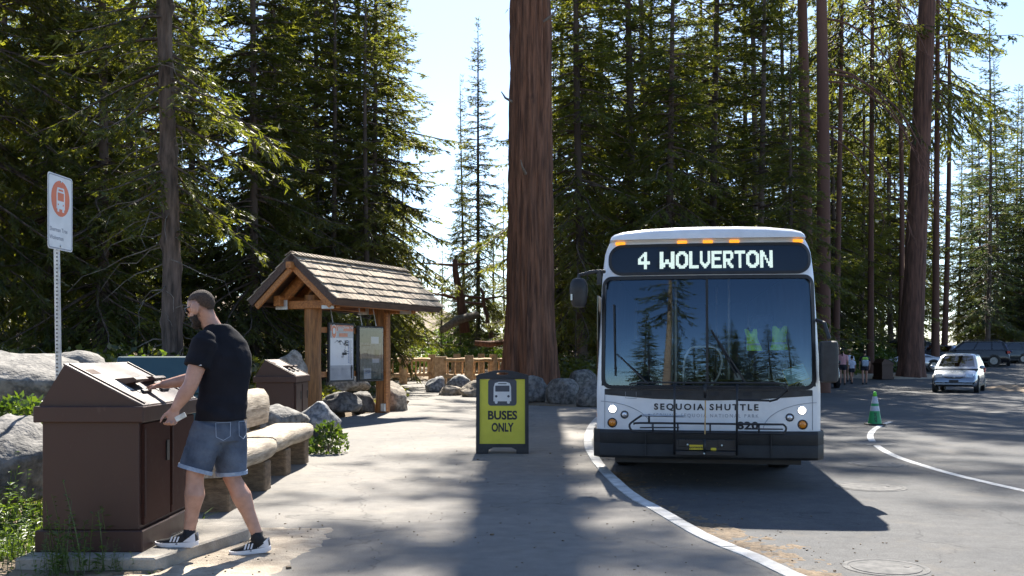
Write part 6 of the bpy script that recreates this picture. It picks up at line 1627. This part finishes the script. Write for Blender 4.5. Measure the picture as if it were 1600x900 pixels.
# trainers: knit upper, white sole, three stripes, ankle sock
def shoe(heel, toe, ankle, up=Vector((0, 0, 1))):
    d = (toe - heel); L = d.length; d.normalize(); side = up.cross(d).normalized(); u = d.cross(side) * 1.0
    if u.z < 0: u = -u
    def at(x, y, z): return heel + d * x * L + side * y + u * z - MAN0
    ol = [(0, .0), (.02, .026), (.10, .036), (.25, .036), (.45, .036), (.62, .046), (.78, .050), (.90, .042), (.97, .026), (1.0, .0)]
    out = ol + [(x, -y) for x, y in ol[::-1][1:-1]]
    def zt(x): return .040 - .012 * min(1, x / .5) + (.004 if x > .9 else 0)
    sole = MB(); n = len(out)
    sole.loft([[at(x * (.98 if k == 0 else 1) + (.0 if k else .01), y * (.94 if k == 0 else 1.0), (z if k < 2 else zt(x)) + (.012 * max(0, x - .75) / .25 if k == 0 else 0) + (.012 * max(0, .08 - x) / .08 if k == 0 else 0)) for x, y in out] for k, z in ((0, 0), (1, .012), (2, 0))])
    up_ = MB(); rings = []
    for x, w, h in ((.03, .022, .085), (.08, .030, .105), (.2, .033, .108), (.32, .034, .108), (.42, .036, .094), (.55, .040, .076), (.70, .044, .062), (.85, .040, .054), (.94, .028, .046), (.985, .012, .036)):
        rings.append([at(x, w * math.cos(t), max(zt(x) - .008, 0) + (h - zt(x)) * max(0, math.sin(t)) ** .75 if math.sin(t) > 0 else zt(x) - .010) for t in np.linspace(0, 2 * math.pi, 17)[:-1]])
    up_.loft(rings); sh = up_.build('shoe', M['shoe_black'], man, smooth=True)
    auto_smooth(sole.build('sole', M['shoe_white'], sh), 60)
    for sg_ in (-1, 1):
        for k in range(3):
            st = MB(); x = .42 + k * .075; st.quad(at(x, sg_ * .0395, .036), at(x + .038, sg_ * .0405, .036), at(x - .005, sg_ * .036, .072), at(x - .043, sg_ * .035, .072)); st.build('stripe', M['shoe_white'], sh, fix=False)
        st = MB(); st.quad(at(.02, sg_ * .029, .038), at(.30, sg_ * .0365, .038), at(.16, sg_ * .035, .070), at(.04, sg_ * .0285, .098)); st.build('heel_panel', M['shoe_white'], sh, fix=False)
    lc = MB()
    for k in range(5):
        x = .40 + .045 * k; lc.tube([at(x, -.024, .094 - .10 * (x - .40)), at(x + .01, 0, .104 - .10 * (x - .40)), at(x, .024, .094 - .10 * (x - .40))], .0028, 5)
    lc.build('laces', M['shoe_black'], sh)
    sk = MB(); a = ankle - MAN0; sk.tube([at(.20, 0, .05), a + Vector((0, 0, -.03)), a + Vector((0, 0, .015))], [.044, .043, .040], 14); sk.build('sock', M['shoe_black'], man, smooth=True)
shoe(Vector((-2.105, 6.868, .102)), Vector((-2.405, 6.90, .102)), anL)
shoe(Vector((-1.665, 7.085, .030)), Vector((-1.955, 7.075, .004)), anR, Vector((.12, 0, 1)))
tag(MB().box(wrL + Vector((.045, -.03, -.055)), (.075, .012, .034), Matrix.Rotation(R(-28), 3, 'Y')).build('folded_paper', M['label_white'], bevel=.003), 'small folded pale paper held in the hanging hand of the man', 'paper')

# ------------------------------------------------------------------ walkers far away, seen from behind
def walker(label, px, y, h, shirt, short, hair, long_hair=False, step=.12, hat=None, rz=-12):
    base = Vector((P(px, 0, y).x, y, road_z(y) + .005)); t = thing('person', label, 'person', base, R(rz), 'walkers by the car park')
    k = h / 1.7; b = MB()
    def V(x, yy, z): return Vector((x, yy, z)) * k
    b.ell(V(0, .01, 1.59), (.078 * k, .095 * k, .11 * k)); b.tube([V(0, 0, 1.36), V(0, .01, 1.52)], [.06 * k, .05 * k], 10)
    b.loft([[V(w * math.cos(q), d * math.sin(q), z) for q in np.linspace(0, 6.2832, 13)[:-1]] for z, w, d in ((.80, .15, .10), (.95, .15, .10), (1.08, .13, .09), (1.28, .17, .10), (1.38, .13, .07))])
    for s in (-1, 1):
        b.tube([V(s * .09, 0, .86), V(s * .09, s * step * .4, .47), V(s * .095, s * step - .02, .30), V(s * .095, s * step - .03, .07)], [.085 * k, .055 * k, .052 * k, .035 * k], 10)
        b.tube([V(s * .18, 0, 1.34), V(s * .23, -.02, 1.08), V(s * .24, .05, .84)], [.048 * k, .04 * k, .028 * k], 8)
        hand(b, V(s * .24, .05, .84), (0, .1, -1), (s, 0, 0), (15, 20, 15), thumb=1, s=k)
    organic('body', b, .016, M['skin'], t, 2)
    def ov(w, d, z): return [V(w * math.cos(q), d * math.sin(q), z) for q in np.linspace(0, 6.2832, 17)[:-1]]
    m = MB(); m.loft([ov(.175, .125, .92), ov(.17, .12, 1.05), ov(.19, .125, 1.28), ov(.16, .10, 1.38), ov(.07, .065, 1.43)])
    for s in (-1, 1): m.tube([V(s * .15, 0, 1.35), V(s * .19, 0, 1.32), V(s * .225, -.015, 1.14)], [.06 * k, .066 * k, .062 * k], 10)
    organic('shirt', m, .018, shirt, t, 2)
    m = MB(); m.loft([ov(.165, .12, .78), ov(.17, .125, .88), ov(.165, .12, .97)])
    for s in (-1, 1): m.tube([V(s * .09, 0, .88), V(s * .095, s * .02, .68)], [.095 * k, .098 * k], 10)
    organic('shorts', m, .018, short, t, 2)
    m = MB(); m.ell(V(0, -.012, 1.615), (.086 * k, .098 * k, .105 * k))
    if long_hair: m.tube([V(0, -.09, 1.64), V(0, -.125, 1.52), V(0, -.12, 1.32)], [.035 * k, .042 * k, .018 * k], 8)
    m.build('hair', hair, t, smooth=True)
    if hat:
        m = MB(); m.lathe([(.17 * k, 1.655 * k), (.10 * k, 1.67 * k), (.095 * k, 1.74 * k), (.03 * k, 1.76 * k)], n=16); m.build('hat', hat, t, smooth=True)
    for s in (-1, 1):
        m = MB(); m.ell(V(s * .095, s * step + .02, .035), (.045 * k, .12 * k, .045 * k)); m.build('shoe', M['shoe_black'], t, smooth=True)
    return t
M['pink'] = mat('pink cotton', (.55, .27, .29), .9, second=(.66, .36, .38), scale=8, bump=.2)
M['white_cotton'] = mat('white cotton', (.50, .55, .68), .9, second=(.60, .65, .76), scale=8, bump=.2)
M['navy'] = mat('dark navy cotton', (.012, .013, .022), .9, second=(.022, .024, .036), scale=8, bump=.2)
M['straw'] = mat('straw hat', (.45, .28, .15), .9, second=(.58, .38, .22), scale=30, bump=.3)
M['pack'] = mat('pale blue pack fabric', (.34, .42, .52), .8, second=(.42, .50, .60), scale=8, bump=.2)
M['pack_lime'] = mat('lime pack fabric', (.26, .50, .06), .8, second=(.34, .58, .10), scale=8)
walker('walker in a pink top and dark shorts, ponytail seen from behind', 1316.5, 49.0, 1.74, M['pink'], M['navy'], M['hair'], True, rz=-25, step=.05)
walker('child in a pale top and dark shorts beside the walker in pink', 1331, 50.0, 1.36, M['white_cotton'], M['navy'], M['hair'], rz=14, step=.16)
w3 = walker('walker in a black top and shorts carrying a pale blue backpack', 1351, 49.4, 1.64, M['navy'], M['navy'], M['hair'], step=.10)
walker('walker in dark clothes half hidden by the bus mirror', 1303.5, 50.2, 1.66, M['navy'], M['navy'], M['hair'], rz=35)
walker('walker in a straw hat behind the child in the pale top', 1327, 52.2, 1.60, M['white_cotton'], M['navy'], M['hair'], hat=M['straw'])
t = thing('backpack', 'pale blue backpack with a lime top worn by the walker in black', 'backpack', w3.location + Vector((0, 0, 0)), R(-12))
mb = MB(); mb.loft([[(a, -.17 + b, z) for a, b in rrect(w, d, .05, 3)] for z, w, d in ((.86, .26, .12), (.92, .30, .17), (1.1, .31, .18), (1.17, .30, .17))]); mb.build('pack_body', M['pack'], t, smooth=True)
mb = MB(); mb.loft([[(a, -.17 + b, z) for a, b in rrect(w, d, .05, 3)] for z, w, d in ((1.17, .30, .17), (1.27, .27, .15), (1.31, .20, .08))]); mb.build('pack_top', M['pack_lime'], t, smooth=True)
# ------------------------------------------------------------------ cars
def paint(name, c, metal=.35, rough=.25):
    return mat(name, tuple(x * .9 for x in c), rough, second=c, scale=2, metal=metal, coat=.7 if sum(c) > .3 else .25)
PA = {'silver': paint('silver blue car paint', (.27, .31, .37), .5), 'black': paint('black car paint', (.008, .009, .012), .1), 'grey': paint('graphite car paint', (.05, .06, .065), .4),
      'white': paint('pale blue white car paint', (.62, .67, .74), .1), 'navy': paint('navy car paint', (.015, .035, .11), .3), 'dark': paint('dark slate car paint', (.012, .018, .028), .2), 'champ': paint('pale silver car paint', (.55, .53, .53), .5)}
M['tail_red'] = mat('red tail lamp', (.40, .008, .008), .2, second=(.55, .012, .012), scale=30, coat=.6)
M['car_glass'] = glassmat('car window glass', (.10, .12, .12), 1.0, .006, 3.0, 1.9)
M['head_lens'] = mat('car headlamp lens', (.42, .46, .50), .06, second=(.75, .80, .84), scale=18, metal=.4, coat=.8)
M['alloy'] = mat('alloy wheel', (.16, .165, .17), .35, second=(.26, .265, .27), scale=12, metal=.7)
M['plate'] = mat('number plate', (.62, .63, .64), .4, second=(.70, .71, .72), scale=30)
KIND = {  # L, W, H, wheelbase, wheel r, top line (x,z), cabin base rear/front, cabin top rear/front, belt z
 'hatch': dict(L=4.25, W=1.70, H=1.53, wb=2.6, r=.31, top=[(-2.12, .62), (-2.0, .92), (-1.6, .98), (.75, .96), (1.1, .93), (1.7, .80), (2.0, .66), (2.12, .48)], cab=(-2.02, 1.28, -1.62, .28), belt=.93),
 'suv': dict(L=4.85, W=1.95, H=1.76, wb=2.86, r=.38, top=[(-2.42, .62), (-2.35, 1.02), (-2.0, 1.10), (.95, 1.08), (1.2, 1.05), (2.05, .96), (2.32, .80), (2.42, .55)], cab=(-2.34, 1.28, -2.02, .45), belt=1.06),
 'wagon': dict(L=4.55, W=1.82, H=1.66, wb=2.62, r=.35, top=[(-2.27, .62), (-2.22, .98), (-1.9, 1.05), (.85, 1.02), (1.15, .99), (1.85, .88), (2.15, .72), (2.27, .52)], cab=(-2.2, 1.25, -1.72, .40), belt=1.0),
 'sedan': dict(L=4.6, W=1.80, H=1.45, wb=2.7, r=.32, top=[(-2.3, .62), (-2.25, .92), (-1.7, .98), (.8, .92), (1.15, .90), (1.9, .78), (2.2, .64), (2.3, .48)], cab=(-1.75, 1.15, -.85, .25), belt=.90),
 'sports': dict(L=4.5, W=1.88, H=1.22, wb=2.7, r=.34, top=[(-2.25, .70), (-2.2, .92), (-1.6, .90), (-.6, .84), (.9, .82), (1.6, .74), (2.1, .56), (2.25, .40)], cab=(-1.75, .95, -.55, .10), belt=.82)}
def car(name, label, cat, px, y, ang, kind, color, dz=0.0, group='parked cars', plate_front=False):
    k = KIND[kind]; L, W, H = k['L'], k['W'], k['H']; x0 = P(px, 0, y).x
    t = thing(name, label, cat, (x0, y, road_z(y) + .004 + dz), R(ang), group); pm = PA[color]
    tx = [p[0] for p in k['top']]; tz = [p[1] for p in k['top']]
    def hwx(x): return W / 2 * (1 - .16 * (abs(x) / (L / 2)) ** 5)
    mb = MB(); rings = []
    for x in np.linspace(-L / 2, L / 2, 30):
        w = hwx(x); z = float(np.interp(x, tx, tz)); z0 = .22 + .10 * (abs(x) / (L / 2)) ** 8; m_ = min(z - .05, z0 + .55 * (z - z0) + .05)
        half = [(w * .90, z0), (w * .99, z0 + .10), (w, m_ * .8 + .03), (w * .985, m_), (w * .93, z - .035), (w * .80, z), (w * .4, z + .022)]
        rings.append([(x, a, b) for a, b in half] + [(x, -a, b) for a, b in half[::-1]])
    mb.loft(rings); body = auto_smooth(mb.build('body', pm, t), 42)
    rb, fb, rt, ft = k['cab']; belt = k['belt']; wB, wT = W / 2 * .93, W / 2 * .70
    def gh(side, s, tt, off=0.0):
        """point on the cabin skin; s along, tt belt->roof"""
        e = tt ** .9; xr, xf = rb + (rt - rb) * e, fb + (ft - fb) * e; hw_ = wB + (wT - wB) * tt ** 1.25; z = belt + (H - .03 - belt) * tt
        if side in (1, -1): return Vector((xr + (xf - xr) * s, side * (hw_ + off), z))
        if side == 'f': return Vector((xf + off + .06 * (1 - (2 * s - 1) ** 2), hw_ * (2 * s - 1), z))
        return Vector((xr - off - .04 * (1 - (2 * s - 1) ** 2), hw_ * (2 * s - 1), z))
    g = MB(); rings = []
    for tt in (0, .25, .5, .75, .93, 1.0):
        r = [gh(1, s, tt) for s in np.linspace(0, 1, 9)] + [gh('f', s, tt) for s in np.linspace(1, 0, 9)[1:-1]] + [gh(-1, s, tt) for s in np.linspace(1, 0, 9)] + [gh('b', s, tt) for s in np.linspace(0, 1, 9)[1:-1]]
        if tt == 1.0:
            c = Vector((sum(p.x for p in r) / len(r), 0, 0)); r = [Vector((c.x + (p.x - c.x) * .90, p.y * .86, H - .012)) for p in r]
        rings.append(r)
    c = Vector((sum(p.x for p in rings[-1]) / len(rings[-1]), 0, 0)); rings.append([Vector((c.x + (p.x - c.x) * .4, p.y * .4, H)) for p in rings[-1]])
    g.loft(rings); auto_smooth(g.build('cabin', pm, t), 40)
    def pane(name, side, s0, s1, t0, t1, m=None, off=.006, sk=0.0):
        mb = MB(); n = 6; vs = [gh(side, s0 + (s1 - s0) * i / n + sk * (t0 + (t1 - t0) * j / 4), t0 + (t1 - t0) * j / 4, off) for j in range(5) for i in range(n + 1)]
        mb.add(vs, [(j * (n + 1) + i, j * (n + 1) + i + 1, (j + 1) * (n + 1) + i + 1, (j + 1) * (n + 1) + i) for j in range(4) for i in range(n)])
        bk = MB(); bk.add([Vector(v) for v in vs], mb.f)
        o = mb.build(name, m or M['car_glass'], t, smooth=True, fix=False); return o
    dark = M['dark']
    for side, s0, s1, t0, t1, nm in (('f', .07, .93, .06, .90, 'windscreen'), ('b', .10, .90, .12, .88, 'rear_window')):
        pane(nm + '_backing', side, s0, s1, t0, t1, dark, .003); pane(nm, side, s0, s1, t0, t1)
    n3 = kind in ('suv', 'wagon')
    for sd in (1, -1):
        for s0, s1 in (((.06, .27), (.30, .60), (.63, .93)) if n3 else ((.10, .47), (.51, .92))):
            pane('side_window', sd, s0, s1, .12, .86)
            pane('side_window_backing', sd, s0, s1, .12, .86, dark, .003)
        mb = MB(); mb.ell((fb - .32, sd * (W / 2 + .06), belt + .06), (.07, .10, .075)); mb.build('wing_mirror', pm, t, smooth=True)
        for x in (-.35, .55):
            mb = MB(); mb.box((x - .15, sd * (hwx(x) + .004), belt - .14), (.16, .02, .025)); mb.build('door_handle', pm, t)
        mb = MB(); mb.box((-.05, sd * (hwx(0) - .012), .30), (wl_ := k['wb'] - .75, .03, .10)); mb.build('sill', M['black_plastic'], t)
        for x in (-k['wb'] / 2, k['wb'] / 2):
            r = k['r']; ax = Matrix.Rotation(R(90), 3, 'X'); yy = sd * (hwx(x) - .085)
            a = MB(); a.lathe([(r + .055, -.085), (r + .055, .088)], (x, yy, r + .01), 26, axis=ax); a.build('wheel_arch', M['black_plastic'], t)
            w = MB().lathe([(r * .6, -.095), (r * .93, -.095), (r, -.07), (r, .07), (r * .93, .095), (r * .6, .095)], (x, yy, r), 26, axis=ax).build('wheel', M['tyre'], t)
            sp = MB(); c = Vector((x, yy + sd * .085, r))
            sp.lathe([(r * .64, -.02), (r * .64, .012), (r * .56, .014), (r * .55, -.01)], c, 24, axis=ax); sp.lathe([(r * .14, -.02), (r * .14, .016)], c, 10, axis=ax)
            for q in range(5):
                an = q * 1.2566; d = Vector((math.cos(an), 0, math.sin(an))); sp.beam(c + d * r * .1, c + d * r * .6, .03, r * .16, up=(-d.z, 0, d.x))
            sp.build('rim', M['alloy'], w)
    # front and rear furniture
    xf = L / 2; zf = k['top'][-2][1]
    def fy(yv, x=None): return 0
    for sd in (1, -1):
        mb = MB(); xh = xf - .22; mb.prism([(xh + .15, sd * W * .24), (xh + .06, sd * W * .40), (xh - .22, sd * W * .455), (xh - .20, sd * W * .36)], zf - .06, zf + .085, lambda p, q, z: Vector((p - (z - zf) * .8, q, z))); mb.build('headlight', M['head_lens'], t, bevel=.015)
        mb = MB(); xr = -L / 2 + .02; zr = k['belt'] - .10
        mb.box((xr + .07, sd * W * .40, zr), (.20, W * .17, .17 if kind != 'wagon' else .42)); mb.build('tail_light', M['tail_red'], t, bevel=.02)
        mb = MB(); mb.box((xf - .10, sd * W * .36, .40), (.12, W * .13, .12)); mb.build('fog_light_recess', M['black_plastic'], t, bevel=.02)
    gr = MB(); gr.prism([(-W * .23, zf - .02), (-W * .14, zf - .10), (W * .14, zf - .10), (W * .23, zf - .02), (W * .12, zf - .05), (-W * .12, zf - .05)], -.03, .01, lambda p, q, o: Vector((xf - .035 - .35 * (abs(p) / W) ** 2 + o, p, q))); gr.build('grille', M['black_plastic'], t)
    mb = MB(); mb.ell((xf - .02, 0, zf - .065), (.012, .055, .045)); mb.build('badge', M['alloy'], t)
    mb = MB(); mb.box((xf - .07, 0, .36), (.12, W * .44, .13)); mb.build('air_intake', M['black_plastic'], t, bevel=.02)
    mb = MB(); mb.box((xf + .0, 0, .46), (.02, .34, .09)); mb.build('plate_holder', M['plate'] if plate_front else M['black_plastic'], t)
    mb = MB(); mb.box((-L / 2 - .004, 0, .74), (.03, .32, .14)); mb.build('number_plate', M['plate'], t)
    mb = MB(); mb.box((-L / 2 + .02, 0, .45), (.12, W * .84, .20)); mb.build('rear_bumper', M['black_plastic'] if kind in ('suv', 'wagon', 'sports') else pm, t, bevel=.03)
    if kind == 'suv':
        for sd in (1, -1): MB().tube([(rt + .15, sd * wT * .88, H + .0), (rt + .3, sd * wT * .88, H + .05), (ft - .3, sd * wT * .88, H + .05), (ft - .15, sd * wT * .88, H)], .018, 6).build('roof_rail', M['black_plastic'], t)
    return t
car('hatchback', 'silver blue hatchback driving towards the bus stop, alone on the road', 'car', 1499, 41.5, 241, 'hatch', 'silver', group=None)
car('suv', 'black estate car with bright red tail lamps parked right behind the silver hatchback', 'car', 1516, 71, 158, 'suv', 'black')
car('estate_car', 'graphite grey estate car with tall red tail lamps, left of the pale one', 'car', 1568, 79, 160, 'wagon', 'grey')
car('estate_car', 'pale blue white estate car at the far right end of the parked row', 'car', 1610, 80, 160, 'wagon', 'white')
car('small_car', 'small navy car nosed in between the black and graphite estate cars', 'car', 1557, 73, 245, 'hatch', 'navy', plate_front=True)
car('sedan', 'pale blue grey saloon parked behind the silver hatchback roof', 'car', 1480, 72, 215, 'sedan', 'silver')
car('suv', 'dark slate off-road car parked behind the tall trunk, nose to the right', 'car', 1440, 70, -24, 'suv', 'dark')
car('sedan', 'dark saloon parked between the tall trunk and the black estate car', 'car', 1466, 77, 20, 'sedan', 'dark')
car('sports_car', 'low pale silver sports car parked behind the tall trunk and the bin', 'car', 1419, 63.5, 166, 'sports', 'champ')
car('suv', 'dark car parked beyond the bus, mostly hidden by its right mirror', 'car', 1268, 47, 262, 'suv', 'dark')
